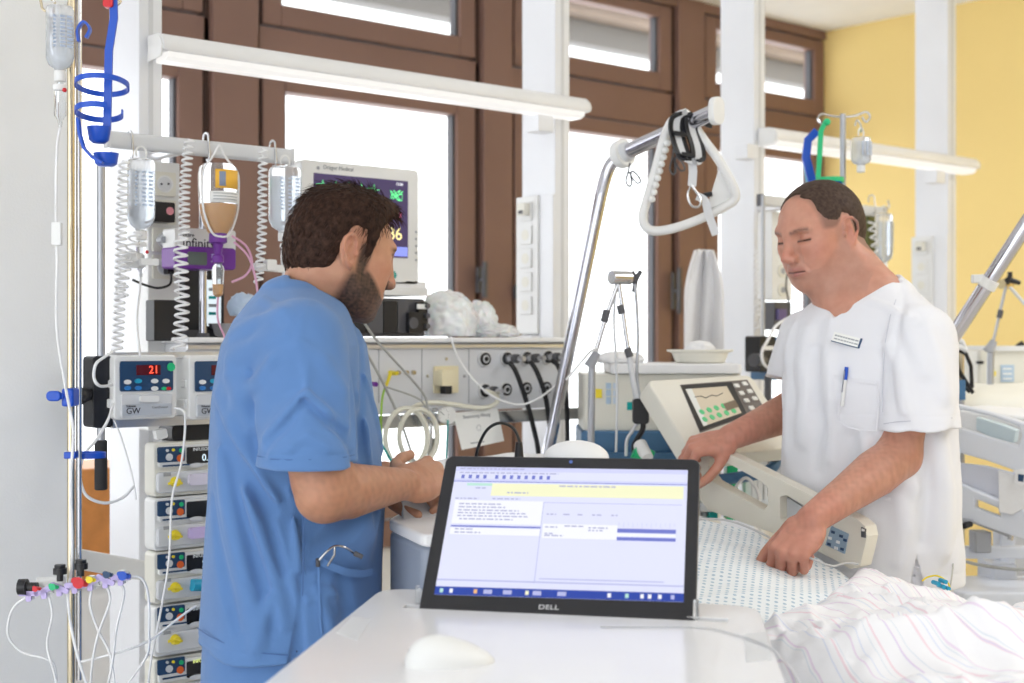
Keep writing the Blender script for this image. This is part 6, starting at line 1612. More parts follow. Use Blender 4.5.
lp = [(687, 113), (678, 118), (676, 128), (679, 142), (684, 155), (691, 160), (698, 158), (697, 146), (692, 130), (691, 118)]
band = spline([P(x, y, zt_ - .045 + .012 * (i > 5)) for i, (x, y) in enumerate(lp)], 5)
MB().strip(band, .030, .003, RT * .9 + FW * .45).build('band', LGREY, sp)
for s_ in (-1, 1):
    MB().strip([p + (RT * .9 + FW * .45).normalized() * (.0150 * s_) for p in band], .011, .0055, RT * .9 + FW * .45).build('black_edge', BLACK, sp)
for (x, y) in ((680, 134), (688, 155)):
    MB().box((-.016, -.005, -.003), (.016, .005, .004), M=frame(P(x, y, zt_ - .052), RT + FW * .3 - UP * .1, UP)).build('black_patch', BLACK, sp)
MB().strip(spline([P(700, 118, zt_ - .035), P(706, 124, zt_ - .035), P(712, 126, zt_ - .03)], 4), .012, .003, UP).build('black_tail', BLACK, sp)
MB().strip([P(692, 158, zt_ - .04), P(693, 172, zt_ - .04), P(692, 186, zt_ - .04)], .020, .003, RT).build('webbing', LGREY, sp)
m = MB(); m.tube(spline([P(x, y, zt_ - .04) for x, y in ((692, 184), (688, 194), (691, 205), (698, 207), (701, 200), (695, 190), (691, 184))], 5), .003, 8); m.build('steel_hook', STEEL, sp)
MB().strip(spline([P(697, 196, zt_ - .03), P(705, 201, zt_ - .03), P(708, 212, zt_ - .03), P(712, 224, zt_ - .03), P(716, 235, zt_ - .03)], 4), .019, .003, RT + UP * .4).build('strap_tail', LGREY, sp)
MB().tube(spline([P(x, y, zt_ - .02) for x, y in ((699, 198), (706, 195), (712, 194))], 4), .006, 8).build('black_clip', BLACK, sp)
# ================================================================ cart with laptop
HT = 1.12
ct = thing('laptop_cart', 'white laptop cart with a smooth white top in the foreground', 'cart', PZ(560, 683, HT) - UP * HT)
c0, c1, c2, c3 = PZ(383, 588, HT), PZ(757, 606, HT), PZ(792, 700, HT), PZ(225, 715, HT)
hl_, hr_ = PZ(402, 607.5, HT), PZ(727, 622, HT)                       # ends of the slot, near lip
hx = (hr_ - hl_).normalized(); hy = UP.cross(hx)                      # hy points away from the viewer
if hy.dot(FW) < 0: hy = -hy
CW = mat('cart_white', (.84, .84, .86), .22, coat=.2)
def round_poly(L, r, n=6):
    out = []
    for i, p in enumerate(L):
        a, b = L[i - 1], L[(i + 1) % len(L)]
        d0, d1 = (a - p).normalized(), (b - p).normalized()
        rr = r[i]
        if rr == 0: out.append(p); continue
        p0, p1 = p + d0 * rr, p + d1 * rr
        for k in range(n + 1):
            t_ = k / n; out.append(p0 * (1 - t_) ** 2 + p * (2 * t_ * (1 - t_)) + p1 * t_ ** 2)
    return out
sA, sB = c0 + (c3 - c0) * 0, c1
top_poly = round_poly([c0, c1, c2, PZ(640, 900, HT), PZ(100, 880, HT), c3], [.05, .05, .0, .05, .05, 0])
slot = [hl_, hr_, hr_ + hy * .024, hl_ + hy * .024]
def slab(name, outer, holes, z0, z1, m_, parent, bevel=0):
    bm = bmesh.new(); geom = []
    for L in [outer] + holes:
        vs = [bm.verts.new((p.x, p.y, z1)) for p in L]
        for i in range(len(vs)): geom.append(bm.edges.new((vs[i], vs[(i + 1) % len(vs)])))
    bmesh.ops.triangle_fill(bm, use_beauty=True, edges=geom)
    r = bmesh.ops.extrude_face_region(bm, geom=bm.faces[:])
    for v_ in [g for g in r['geom'] if isinstance(g, bmesh.types.BMVert)]: v_.co.z = z0
    bmesh.ops.recalc_face_normals(bm, faces=bm.faces)
    o0 = sum((v_.co for v_ in bm.verts), V((0, 0, 0))) / len(bm.verts)
    for v_ in bm.verts: v_.co -= o0
    bmesh.ops.dissolve_limit(bm, angle_limit=.02, verts=bm.verts, edges=bm.edges)
    me = bpy.data.meshes.new(name); bm.to_mesh(me); bm.free(); me.materials.append(m_)
    ob = bpy.data.objects.new(name, me); _finish(ob, parent, o0)
    if bevel: b = ob.modifiers.new('bevel', 'BEVEL'); b.width = bevel; b.segments = 3; b.limit_method = 'ANGLE'; b.angle_limit = math.radians(40)
    return ob
slab('cart_top', top_poly, [slot], HT - .022, HT, CW, ct, .004)
cen = sum(top_poly, V((0, 0, 0))) / len(top_poly)
inn = [cen + (p - cen) * .93 for p in top_poly]
slab('drawer_box', inn, [], HT - .16, HT - .085, CW, ct, .006)
rim = [cen + (p - cen) * .955 for p in top_poly]; rim_in = [cen + (p - cen) * .90 for p in top_poly]
slab('rim', rim, [rim_in], HT - .085, HT - .0225, mat('cart_rim_grey', (.35, .38, .45), .4), ct)
cc = V((cen.x, cen.y, 0))
MB().box((-.16, -.14, .12), (.16, .14, HT - .16), M=Matrix.Translation(cc)).build('cart_body', OFFW, ct, bevel=.01)
MB().box((-.24, -.22, .07), (.24, .22, .12), M=Matrix.Translation(cc)).build('cart_base', MGREY, ct, bevel=.01)
for a in (-1, 1):
    for b in (-1, 1):
        c = cc + V((a * .2, b * .18, .035)); MB().cyl(c - V((.012, 0, 0)), c + V((.012, 0, 0)), .035).build('caster', DGREY, ct)
pt_ = [PZ(336, 633, HT), PZ(352, 617, HT), PZ(371, 619, HT), PZ(357, 641, HT)]
slab('grey_label', pt_, [], HT, HT + .0006, mat('pale_grey_label', (.66, .67, .69), .5), ct)
slab('grey_label', [PZ(744, 634, HT), PZ(766, 632, HT), PZ(772, 660, HT), PZ(746, 662, HT)], [], HT, HT + .0006, mat('pale_grey_label', (.66, .67, .69), .5), ct)
for (x, y) in ((418, 604), (696, 619)):
    c = PZ(x, y, HT); MB().cyl(c, c + UP * .026, .0042, .0036, 12).build('slot_pin', CLEAR, ct)
slab('slot_shade', [p + (hx * -.003 if i in (0, 3) else hx * .003) + (hy * -.003 if i < 2 else hy * .003) for i, p in enumerate(slot)], [], HT - .034, HT - .023, BLACK, ct)  # black plate added for the shade inside the slot
# laptop: its base sits under the cart top, the lid rises through the slot
bl, br = PZ(417.5, 609, HT), PZ(696, 618, HT)
lx = (br - bl); lx.z = 0; LW = lx.length; lx.normalize()
ly0 = UP.cross(lx)
if ly0.dot(FW) < 0: ly0 = -ly0
tilt = math.radians(43)
lu = (UP * math.cos(tilt) + ly0 * math.sin(tilt)).normalized()
LH = .276
LM = frame(bl + ly0 * .006, lx, lu)                                # x right, y up the lid, z out of the screen
lt = thing('laptop', 'black laptop with a bright screen standing open in the white cart', 'laptop', bl - UP * .05)
YS0 = -.012
MB(LM).rbox((0, YS0, -.012), (LW, LH, -.001), .012, None, None, 2, 5).build('lid', mat('laptop_black', (.018, .018, .022), .3), lt, bevel=.0025)
print('laptop', LW, LM.to_3x3().col[2].dot(FW))
sx0, sx1, sy0, sy1 = .019, LW - .018, .024, LH - .022
SWd, SHt = sx1 - sx0, sy1 - sy0
def srect(u0, v0, u1, v1, m_, name, lay=1, parent=None):
    z = -.001 + .00022 * lay
    return MB(LM).box((sx0 + SWd * u0, sy1 - SHt * v1, z), (sx0 + SWd * u1, sy1 - SHt * v0, z + .0002)).build(name, m_, parent or lt)
ES = .50
def ec(n_, c, k=1.): return emis(n_, c, ES * k)
LIL = ec('ui_lilac', (.66, .68, .97)); LIL2 = ec('ui_pale', (.77, .79, 1.0)); UIW = ec('ui_white', (.93, .94, 1.)); UIY = ec('ui_yellow', (.93, .93, .62)); UIB = ec('ui_blue', (.17, .20, .62)); UIT = ec('ui_taskbar', (.02, .06, .40)); UIG = ec('ui_green', (.50, .80, .70)); UID = ec('ui_text', (.46, .47, .70)); UIL = ec('ui_line', (.50, .52, .82))
scr = srect(0, 0, 1, 1, LIL2, 'screen', 0)
srect(0, .0, 1, .035, LIL, 'title_bar', 1); srect(0, .10, 1, .125, LIL, 'toolbar', 1)
srect(0, .118, 1, .123, UIB, 'rule', 2)
srect(.17, .135, .985, .235, UIY, 'yellow_banner', 2); srect(.06, .135, .17, .155, UIG, 'green_tab', 2)
srect(.02, .275, .40, .46, UIW, 'list_panel', 2); srect(.02, .475, .40, .487, UIB, 'rule', 2); srect(.02, .492, .40, .545, UIW, 'entry_row', 2)
srect(.40, .28, .403, .90, UIL, 'divider', 2); srect(.40, .28, .98, .284, UIL, 'divider', 2)
srect(.41, .45, .72, .56, UIW, 'entry_row', 2); srect(.72, .475, .96, .505, UIB, 'blue_bar', 3); srect(.72, .54, .96, .565, UIB, 'blue_bar', 3); srect(.72, .512, .96, .533, UIW, 'entry_row', 3)
srect(.0, .885, 1, .895, UIL, 'rule', 2); srect(.42, .86, .92, .868, UIL, 'rule', 2)
srect(0, .94, 1, 1, UIT, 'taskbar', 2)
rs = random.Random(11)
def words_row(u0, u1, v, h, name='text_row', m_=UID):
    m = MB(LM); x = u0
    while x < u1:
        w_ = rs.uniform(.008, .03); m.box((sx0 + SWd * x, sy1 - SHt * (v + h), -.0001), (sx0 + SWd * min(x + w_, u1), sy1 - SHt * v, .0001)); x += w_ + .006
    return m.build(name, m_, scr)
for v_, a, b in ((.045, .02, .45), (.012, .02, .30), (.30, .04, .22), (.325, .04, .24), (.35, .04, .30), (.372, .04, .33), (.395, .04, .34), (.42, .05, .28), (.257, .02, .12), (.50, .04, .12), (.525, .04, .15), (.145, .46, .70), (.17, .10, .15), (.205, .24, .33), (.255, .18, .30), (.37, .42, .46), (.37, .49, .52), (.37, .55, .57), (.37, .61, .65), (.37, .69, .72), (.47, .42, .47), (.52, .42, .46), (.47, .6, .68), (.46, .50, .58), (.49, .60, .66), (.535, .42, .50)):
    words_row(a, b, v_, .010)
m = MB(LM)
for i in range(12):
    x = .03 + i * .032 + (.02 if i > 3 else 0); m.box((sx0 + SWd * x, sy1 - SHt * .098, -.0001), (sx0 + SWd * (x + .014), sy1 - SHt * .068, .0001))
m.build('toolbar_icons', UIB, scr)
for i in range(26):
    x = .725 + i * .0095; m = MB(LM); m.box((sx0 + SWd * x, sy1 - SHt * (.47 if i % 4 else .45), 0), (sx0 + SWd * (x + .0012), sy1 - SHt * .43, .0002)); 
    if i % 2 == 0: m.build('tick', UIL, scr)
for i, (x, mt_) in enumerate(((.02, UIG), (.06, UIW), (.16, ORANGEP), (.20, UIL), (.28, UIL), (.37, UIY), (.40, UIL), (.50, UIL), (.70, UIW), (.77, UIG), (.83, UIW), (.86, UIW), (.90, UIW), (.95, UIL))):
    srect(x, .955, x + (.035 if i in (3, 4, 6, 7) else .014), .985, mt_ if mt_ is not ORANGEP else ec('ui_orange', (.9, .5, .2)), 'taskbar_icon', 3)
DM = LM @ Matrix.Translation((LW * .475, .008, .0))
text('DELL', .0105, DM, mat('silver_ink', (.7, .7, .72), .3), lt, 'maker_lettering', .0003, 'CENTER', 1.25)
MB(LM).cyl((LW * .5, LH - .010, -.001), (LW * .5, LH - .010, .0004), .0028, None, 16).build('webcam', mat('webcam_glass', (.10, .16, .45), .1), lt)
BM_ = frame(bl - ly0 * .225 - UP * .072, lx, ly0)
MB(BM_).rbox((0, 0, 0), (LW, .235, .020), .012, None, None, 2, 4).build('base', BLACK, lt, bevel=.002)
for x in (.05, LW - .09): MB().cyl((LM @ V((x, YS0, -.006))), (BM_ @ V((x, .228, .018))), .007).build('hinge', BLACK, lt)
# mouse
mc = PZ(450, 664, HT); mM = frame(mc, (RT * .96 + FW * .28), -RT * .28 + FW * .96)
m = MB()
def mousef(a, b):
    th_ = 2 * PI * a; ph = b * PI / 2
    x = .054 * math.cos(th_) * math.cos(ph); y = .030 * math.sin(th_) * math.cos(ph); z = .034 * math.sin(ph) * (1 - .45 * (math.cos(th_) * math.cos(ph) * .9 + .1))
    return mM @ V((x, y * (1 - .15 * math.cos(th_)), max(0, z)))
m.grid(40, 16, mousef)
ms = thing('computer_mouse', 'white computer mouse lying on the white cart in front of the laptop', 'mouse', mc)
m.build('mouse_shell', OFFW, ms)
MB(mM).cyl((-.018, -.003, .028), (-.018, .003, .028), .007, None, 16).build('scroll_wheel', LGREY, ms)
MB(mM).box((-.05, -.0006, .010), (-.046, .0006, .020)).build('button_gap', MGREY, ms)
cable('thin_cable', [PZ(600, 628, HT) + UP * .002, PZ(697, 629, HT) + UP * .002, PZ(735, 636, HT) + UP * .002, PZ(768, 648, HT) + UP * .002, P(783, 660, 1.66), P(797, 680, 1.64), P(806, 720, 1.60)], .0012, mat('pale_grey_cable', (.55, .55, .56), .4), 'thin pale cable crossing the white cart top to the duvet')
cable('black_cable', [P(474, 470, 2.5), P(478, 448, 2.5), P(487, 430, 2.5), P(500, 423, 2.5), P(513, 428, 2.5), P(519, 440, 2.5), P(519, 448, 2.5), P(519, 470, 2.5)], .0028, BLACK, 'black cable arching up behind the laptop')
o = MB().cyl(P(519, 458, 2.5), P(519, 442, 2.5), .0085, .006); tag(o.build('cable_plug', BLACK), 'black moulded plug behind the top edge of the laptop', 'plug')
# rounded white machine top behind the laptop
wm = thing('white_machine', 'rounded white machine top peeking up behind the laptop', 'machine', P(576, 470, 2.36) * 1)
m = MB(); c = P(576, 470, 2.36); c.z = 0
m.sphere((0, 0, 0), (1, 1, 1), n=32, k=16, M=Matrix.Translation(P(576, 458, 2.36)) @ Matrix.Diagonal((.056, .056, .030, 1)))
m.build('domed_top', WHITE, wm)
MB().cyl((c.x, c.y, .5), (c.x, c.y, P(576, 458, 2.36).z), .054, None, 32).build('machine_body', OFFW, wm)
MB().cyl((c.x, c.y, 0), (c.x, c.y, .5), .09, None, 24).build('machine_base', LGREY, wm)
# grey cabinet behind the cart, tablet held by the man in blue
k0 = P(384, 520, 2.35); 
gc = thing('grey_console_cart', 'grey-blue equipment cart with a white top in front of the blue scrubs', 'cart', V((P(412, 520, 2.42).x, P(412, 520, 2.42).y, 0)))
tp_ = [P(381, 519, 2.40), P(391, 513, 2.44), P(417, 508, 2.48), P(460, 545, 2.40), P(436, 566, 2.25), P(424, 562, 2.24)]
hz = 1.5 + (340 - 519) / FPX * 2.40
GB = mat('grey_blue_plastic', (.30, .34, .42), .4)
poly = [V((p.x, p.y, 0)) for p in [P(389, 0, 2.40), P(398, 0, 2.47), P(420, 0, 2.60), P(470, 0, 2.55), P(470, 0, 2.24), P(424, 0, 2.20)]]
slab('cart_side', round_poly(poly, [.02, .01, .02, .02, .02, .03]), [], .25, hz - .02, GB, gc, .01)
cen2 = sum(poly, V((0, 0, 0))) / len(poly)
slab('white_top', round_poly([cen2 + (p - cen2) * 1.02 for p in poly], [.02, .01, .02, .02, .02, .03]), [], hz - .02, hz, WHITE, gc, .005)
slab('foot', [cen2 + (p - cen2) * .9 for p in poly], [], 0, .25, MGREY, gc, .01)
tb = MB(frame(P(428, 508, 2.46), RT * .95 + FW * .3 + UP * -.25, FW * .8 + UP * .45)); tb.rbox((-.050, -.07, -.005), (.09, .05, .005), .012, ax=2)
tag(tb.build('writing_board', LGREY, None, bevel=.002), 'light grey writing board under the hand of the bearded man', 'board')
# ================================================================ ventilator behind the near bed
vt = thing('ventilator', 'cream ventilator with tilted touch screen and blue base beside the man in white', 'ventilator', V((P(650, 400, 3.7).x, P(650, 400, 3.7).y, 0)))
zv = 3.52
def cam_box(m, x0, y0, x1, y1, z, depth, r=0, m_=None, top=None):
    """upright box whose front faces the viewer squarely at distance z"""
    a = P(x0, y1, z); b = P(x1, y0, z); w_ = (b - a).dot(RT); h = b.z - a.z
    M_ = frame(a, RT, FW)
    if r: m.rbox((0, 0, 0), (w_, depth, h), r, m_, M_, 2)
    else: m.box((0, 0, 0), (w_, depth, h), m_, M_)
    return m
cam_box(MB(), 583, 374, 742, 431, zv, .30, .02).build('cabinet', CREAM, vt, bevel=.004)
cam_box(MB(), 611, 364, 742, 374, zv - .02, .30, .01).build('top_lid', WHITE, vt, bevel=.004)
cam_box(MB(), 581, 431, 720, 453, zv - .02, .32, .02).build('blue_base', STEELBLUE, vt, bevel=.006)
cam_box(MB(), 590, 453, 715, 475, zv - .04, .30, .01).build('lower_tray', STEELBLUE, vt, bevel=.004)
cam_box(MB(), 610, 475, 700, 640, zv + .05, .20, .01).build('trolley_column', LGREY, vt, bevel=.004)
cam_box(MB(), 600, 640, 735, 660, zv + .02, .28, .02).build('trolley_base', LGREY, vt, bevel=.004)
for x in (610, 725):
    for dz in (.08, .25):
        c = P(x, 340, zv + dz); c.z = .05; l_ = MB().cyl(c - RT * .015, c + RT * .015, .05).build('caster', DGREY, vt)
        MB().cyl(c, V((c.x, c.y, P(640, 645, zv + dz).z)), .012).build('caster_stem', GREYM, vt)
m = cam_box(MB(), 595.5, 389, 602, 398, zv - .002, .003, 0); m.build('yellow_sticker', YELP, vt)
for i, (a, b) in enumerate(((383, 389), (390, 396), (397, 404))):
    cam_box(MB(), 606, a, 611, b, zv - .002, .003).build('blue_label', mat('pale_blue_label', (.45, .58, .72), .5), vt)
    cam_box(MB(), 613, a, 618, b, zv - .002, .003).build('blue_label', mat('pale_blue_label2', (.62, .70, .80), .5), vt)
cam_box(MB(), 627, 402, 634, 410, zv - .002, .003).build('teal_label', TEAL, vt)
q1 = P(658, 380, 3.26); q2_ = P(749, 375, 3.44); q3 = P(692, 447, 3.14)
SMv = frame(q3, q2_ - q1, q1 - q3); PWv = (q2_ - q1).length * 1.0; PHv = (q1 - q3).length
print('vent', PWv, PHv, SMv.to_3x3().col[2].dot(FW))
hs_ = MB(SMv).rbox((-.012, -.03, -.05), (PWv + .03, PHv, 0), .02, None, None, 2, 5).build('screen_housing', CREAM, vt, bevel=.005)
def vpt(px, py): # local coordinates of a pixel on the panel
    p = on_plane(px, py, q3, SMv.to_3x3().col[2]); return SMv.inverted() @ p
def vplate(pts, z, th, m_, name, par):
    L = [vpt(*p) for p in pts]
    m = MB(SMv); n_ = len(L)
    m.add([(p.x, p.y, z) for p in L] + [(p.x, p.y, z + th) for p in L], [list(range(n_))[::-1], list(range(n_, 2 * n_))] + [[i, (i + 1) % n_, n_ + (i + 1) % n_, n_ + i] for i in range(n_)])
    return m.build(name, m_, par)
vplate([(680, 385), (747, 380), (765, 410), (700, 433)], .0002, .001, mat('screen_bezel_brown', (.16, .14, .13), .4), 'bezel', hs_)
vplate([(681, 386), (731, 382.5), (747, 416), (700, 431.5)], .0013, .001, BLACK, 'dark_border', hs_)
sv = vplate([(685, 390), (726, 387), (741, 413.5), (703, 427)], .0024, .0006, emis('vent_screen', (.70, .60, .45), .45), 'screen', vt)
vplate([(685, 390), (691, 389.6), (707, 425.5), (703, 427)], .0031, .0004, emis('vent_pale', (.8, .8, .75), .45), 'left_column', sv)
L4 = [vpt(697, 413), vpt(733, 403), vpt(737, 412), vpt(701, 423)]
for r_ in range(2):
    for c_ in range(5):
        t_ = (c_ + .5) / 5; a = L4[0].lerp(L4[1], t_); b = L4[3].lerp(L4[2], t_); p = a.lerp(b, .1 + .75 * r_)
        MB(SMv).cyl((p.x, p.y, .0031), (p.x, p.y, .0045), .0075, None, 14).build('green_field', emis('vent_green', (.12, .60, .25), .4), sv)
pts = [vpt(x, y) for x, y in ((694, 398), (700, 397), (705, 399), (711, 396), (716, 397), (722, 394))]
MB(SMv).tube([(p.x, p.y, .0035) for p in pts], .0012, 5).build('curve', BLACK, sv)
vplate([(722, 405), (734, 401), (738, 408), (726, 412)], .0040, .0006, mat('brown_field', (.2, .15, .1), .4), 'brown_field', sv)
for r_ in range(4):
    for c_ in range(2):
        if r_ == 3 and c_ == 1: continue
        x, y = 736 + r_ * 5.0 + c_ * 8.2, 386.5 + r_ * 7.4 - c_ * 2.0
        p = vpt(x, y); MB(SMv).rbox((p.x - .0075, p.y - .0055, .0013), (p.x + .0075, p.y + .0055, .0045), .0015, None, None, 2).build('key', PAPER, hs_)
# tray, cloths on the ventilator
tz_ = P(700, 364, zv + .02).z
dish = thing('kidney_dish', 'cream paper dish holding crumpled gauze on top of the ventilator', 'dish', V((P(700, 360, 3.62).x, P(700, 360, 3.62).y, tz_)))
D_ = frame(dish.location, RT, FW) @ Matrix.Diagonal((1, .72, 1, 1))
MB(D_).lathe([(.055, 0), (.064, .003), (.074, .028), (.086, .032), (.086, .036), (.073, .034), (.061, .008), (.002, .006)], None, None, 40).build('dish_shell', CREAM, dish)
o = crumple('gauze', dish.location + UP * .034, (.045, .035, .024), 31, SHEETW, .3, sub=4); tag(o, 'crumpled white gauze heaped in the cream dish', 'gauze')
o = crumple('folded_cloth', V((P(620, 364, 3.62).x, P(620, 364, 3.62).y, tz_ + .012)), (.072, .05, .020), 33, SHEETW, .22, sub=4); tag(o, 'flat folded white cloth at the left end of the ventilator top', 'cloth')
# hanging towel between the window and the post
tw_ = cloth('hanging_towel', mat('ribbed_white_towel', (.80, .79, .80), .9, bump=.3, bscale=60), 50, 70,
    lambda a, b: P(704 + (a - .5) * (20 + 20 * math.sin(min(1, b * 2.2) * PI / 2)), 250 + 108 * b, 4.25 + .05 * math.cos((a - .5) * 4) + .012 * math.sin(a * 16 + b * 3) - .03 * math.sin(b * PI)), lambda a, b: (a, b), .008)
tag(tw_, 'white ribbed towel hanging beside the post behind the ventilator', 'towel')
# articulated arm
va = thing('hose_arm', 'jointed steel hose arm with a black wing knob standing left of the ventilator screen', 'arm', P(591, 455, 3.30))
za = 3.30
q = lambda x, y, dz=0.: P(x, y, za + dz)
MB().cyl(q(591, 452), q(592, 362), .0085).build('arm_post', GREYM, va)
MB().cyl(q(589, 367), q(597, 352), .014, .009).build('lower_joint', MGREY, va, bevel=.002)
MB().tube([q(595, 354), q(605, 320), q(612, 300), q(618, 284)], .0055, 10).build('first_rod', STEEL, va)
MB().cyl(q(604, 322), q(607, 310), .009).build('rod_sleeve', DGREY, va)
MB().cyl(q(611, 277.5, -.01), q(630, 278, .02), .0165, None, 20).build('head_joint', STEEL, va, bevel=.002)
m = MB(); m.cyl(q(630, 279, .02), q(636, 280, .02), .010, None, 12); m.tube([q(632, 272, .02), q(636, 279, .015), q(634, 292, .02)], .006, 8); m.tube([q(635, 280, .01), q(641, 271, .01)], [.007, .005], 8); m.build('wing_knob', DGREY, va)
MB().tube([q(619, 285), q(622, 305), q(626, 335), q(629, 352)], .005, 10).build('second_rod', STEEL, va)
for (x0, y0, x1, y1) in ((620, 305, 622, 314), (627, 348, 630, 357)): MB().cyl(q(x0, y0), q(x1, y1), .0090).build('rod_clamp', DGREY, va)
MB().tube([q(629, 355), q(633, 380), q(637, 402)], .007, 10).build('lower_rod', LGREY, va)
m = MB(); m.rbox((-.020, -.03, -.012), (.018, .03, .012), .008, M=frame(q(641, 411), RT, UP), ax=2); m.cyl(q(645, 408), q(655, 407), .006); m.cyl(q(653, 407), q(655, 407), .010); m.build('black_clamp', BLACK, va)
cable('black_cable', [q(642, 418), q(643, 428), q(638, 438), q(634, 446), q(635, 458)], .0065, BLACK, 'thick black cable below the hose arm clamp behind the laptop')
cable('hanging_hose', [q(616, 286), q(614, 320), q(616, 360), q(617, 400), q(616, 452)], .003, LGREY, 'thin grey hose hanging straight from the hose arm head', 'hose')
cable('hanging_hose', [q(635, 284), q(637, 310), q(638, 340), q(637, 375), q(640, 400)], .0035, GREYM, 'grey hose hanging on the right side of the hose arm', 'hose')
cable('hanging_hose', [q(640, 418), q(633, 430), q(627, 440), q(626, 456)], .004, LGREY, 'pale hose curving below the black clamp of the hose arm', 'hose')
cable('hanging_hose', [q(566, 380, -.02), q(578, 366, -.02), q(590, 352, -.02), q(598, 348, -.02)], .003, TUBEW, 'white tube rising from the console to the hose arm joint', 'hose')
o = MB(); o.cyl(q(634, 450, -.02), q(652, 458, -.02), .020, .017, 20, GREENP); o.cyl(q(640, 445, -.02), q(648, 458, -.06), .017, .013, 20, OFFW); tag(o.build('breathing_filter'), 'green and white breathing filter peeking over the top edge of the laptop', 'filter')
# items seen through the side rail
hb = thing('blue_bar', 'dark blue curved handle bar seen through the opening of the side rail', 'bar', P(740, 478, 3.40))
MB().tube(spline([P(705, 481, 3.42), P(735, 478, 3.38), P(765, 472, 3.34), P(775, 464, 3.36), P(774, 455, 3.44)], 6), .014, 12).build('bar', STEELBLUE, hb)
cam_box(MB(), 707, 447, 745, 456, 3.50, .05, .006).build('bar_mount', STEELBLUE, hb, bevel=.003)
o = cam_box(MB(), 770, 415, 786, 482, 3.62, .08, .004); b_ = o.build('grey_case', LGREY, None, bevel=.003); tag(b_, 'narrow grey case with a black round hole beside the white tunic', 'case')
MB().cyl(P(776, 450, 3.618), P(776, 450, 3.60), .015).build('black_hole', BLACK, b_)
for i, (x0, x1, mt_, lb) in enumerate(((709, 718, TEAL, 'teal'), (727, 738, GREENP, 'green'))):
    o = cam_box(MB(), x0, 462 - i * 3, x1, 520, 3.56, .06, .003); tag(o.build('binder', mt_), lb + ' plastic sleeve seen through the side rail opening', 'sleeve')
for i, (x0, x1) in enumerate(((745, 751), (752, 757), (758, 763), (764, 768))):
    o = cam_box(MB(), x0, 444 + i, x1, 505, 3.60 + .01 * i, .05, .002); tag(o.build('paper_file', PAPER), '%s of four white paper files behind the side rail opening' % ['leftmost', 'second from left', 'third from left', 'rightmost'][i], 'file')
cable('hanging_tube', [P(732, 492, 3.3), P(745, 478, 3.3), P(756, 488, 3.3), P(760, 505, 3.3)], .004, TUBEW, 'white tube curving behind the lower corner of the side rail opening', 'tube')
sh_ = cam_box(MB(), 700, 505, 790, 512, 3.52, .20); shf = sh_.build('file_shelf', LGREY, None, bevel=.003); tag(shf, 'light grey shelf below the paper files behind the side rail', 'shelf')
for x in (704, 786): MB().cyl(P(x, 512, 3.6), V((P(x, 512, 3.6).x, P(x, 512, 3.6).y, 0)), .01).build('leg', LGREY, shf)
# ================================================================ equipment behind the man in white
YE = 2.86
sk = thing('socket_panel', 'narrow white panel of round sockets behind the face of the man in white', 'sockets', (xw(781, YE), YE, 1.2))
m = MB(); pb(m, 772, 212, 792, 300, YE, .06); m.build('panel', OFFW, sk, bevel=.003)
for py in (228, 250, 271, 290):
    m = MB(); disc(m, 782, py, YE, .022, 0, .004, CREAM, 22); disc(m, 782, py, YE, .010, .004, .007, MGREY, 14); m.build('socket', None, sk)
m = MB(); pb(m, 774, 302, 791, 330, YE + .01, .05); m.build('dark_insert', DGREY, sk)
m = MB(); pb(m, 779, 309, 787, 320, YE - .003, .02); m.build('violet_display', mat('violet_panel', (.12, .09, .25), .3), sk)
ep = thing('hanging_equipment_pole', 'thin grey vertical pole with a black clamp left of the man in white', 'pole', PY(763, 350, 2.78))
MB().cyl(PY(763, 365, 2.78), PY(763, 195, 2.78), .006).build('tube', GREYM, ep)
m = MB(); pb(m, 760, 336, 776, 372, 2.72, .06, None, .008); m.build('black_clamp', BLACK, ep, bevel=.003)
m = MB(); m.cyl(PY(754, 360, 2.70), PY(764, 360, 2.74), .020, .017, 16); m.build('clamp_knob', DGREY, ep, bevel=.003)
m = MB(); pb(m, 771, 337, 781, 380, 2.74, .08, None, .006); m.build('blue_pump_side', STEELBLUE, ep)
MB().cyl(PY(768, 376, 2.75), PY(768, 470, 2.75), .012).build('lower_tube', DGREY, ep)
cable('hanging_tube', [PY(788, 318, 2.65), PY(776, 326, 2.65), PY(768, 340, 2.65), PY(762, 352, 2.65), PY(764, 364, 2.65), PY(774, 372, 2.65)], .0045, TUBEW, 'white tube looping from the tunic sleeve around the black clamp', 'tube')
cable('hanging_cable', [PY(787, 238, 2.80), PY(789, 260, 2.78), PY(786, 285, 2.76), PY(789, 305, 2.74), PY(786, 325, 2.72)], .0028, BLACK, 'black cable hanging from the socket panel behind the face of the man in white')
coil_cord(757, 250, 757, 330, 2.82, .007, 14, 'white coiled cord hanging on the post left of the man in white', .0022, .004, 8)
m = MB(); m.rbox((-.03, -.006, -.006), (.02, .006, .006), .004, M=frame(PY(770, 348, 2.66), (1, 0, 0), UP), ax=2); tag(m.build('white_stopcock', OFFW), 'small white stopcock in front of the black clamp beside the tunic', 'stopcock')
# right rail group
o = MB(); pb(o, 868, 212, 880, 272, 2.80, .03); tag(o.build('olive_panel', mat('olive_dark', (.10, .11, .03), .5), None, bevel=.003), 'dark olive panel hanging behind the neck of the man in white', 'panel')
coil_cord(871, 222, 877, 262, 2.76, .011, 5, 'white coiled cord in front of the dark olive panel', .003, .002, 9)
t, top, L = bottle(884, 213, 264, 2.745, .030, 'frosted infusion bottle hanging behind the shoulder of the man in white')
hook(top + V((0, .05, .052)), t)
o = MB().tube(spline([PY(882, 207, 2.79), PY(885, 210, 2.78), PY(889, 207, 2.78), PY(888, 200, 2.78)], 5), .003, 7); tag(o.build('rail_hook', STEEL), 'bent steel hook at the right end of the grey rail', 'hook')
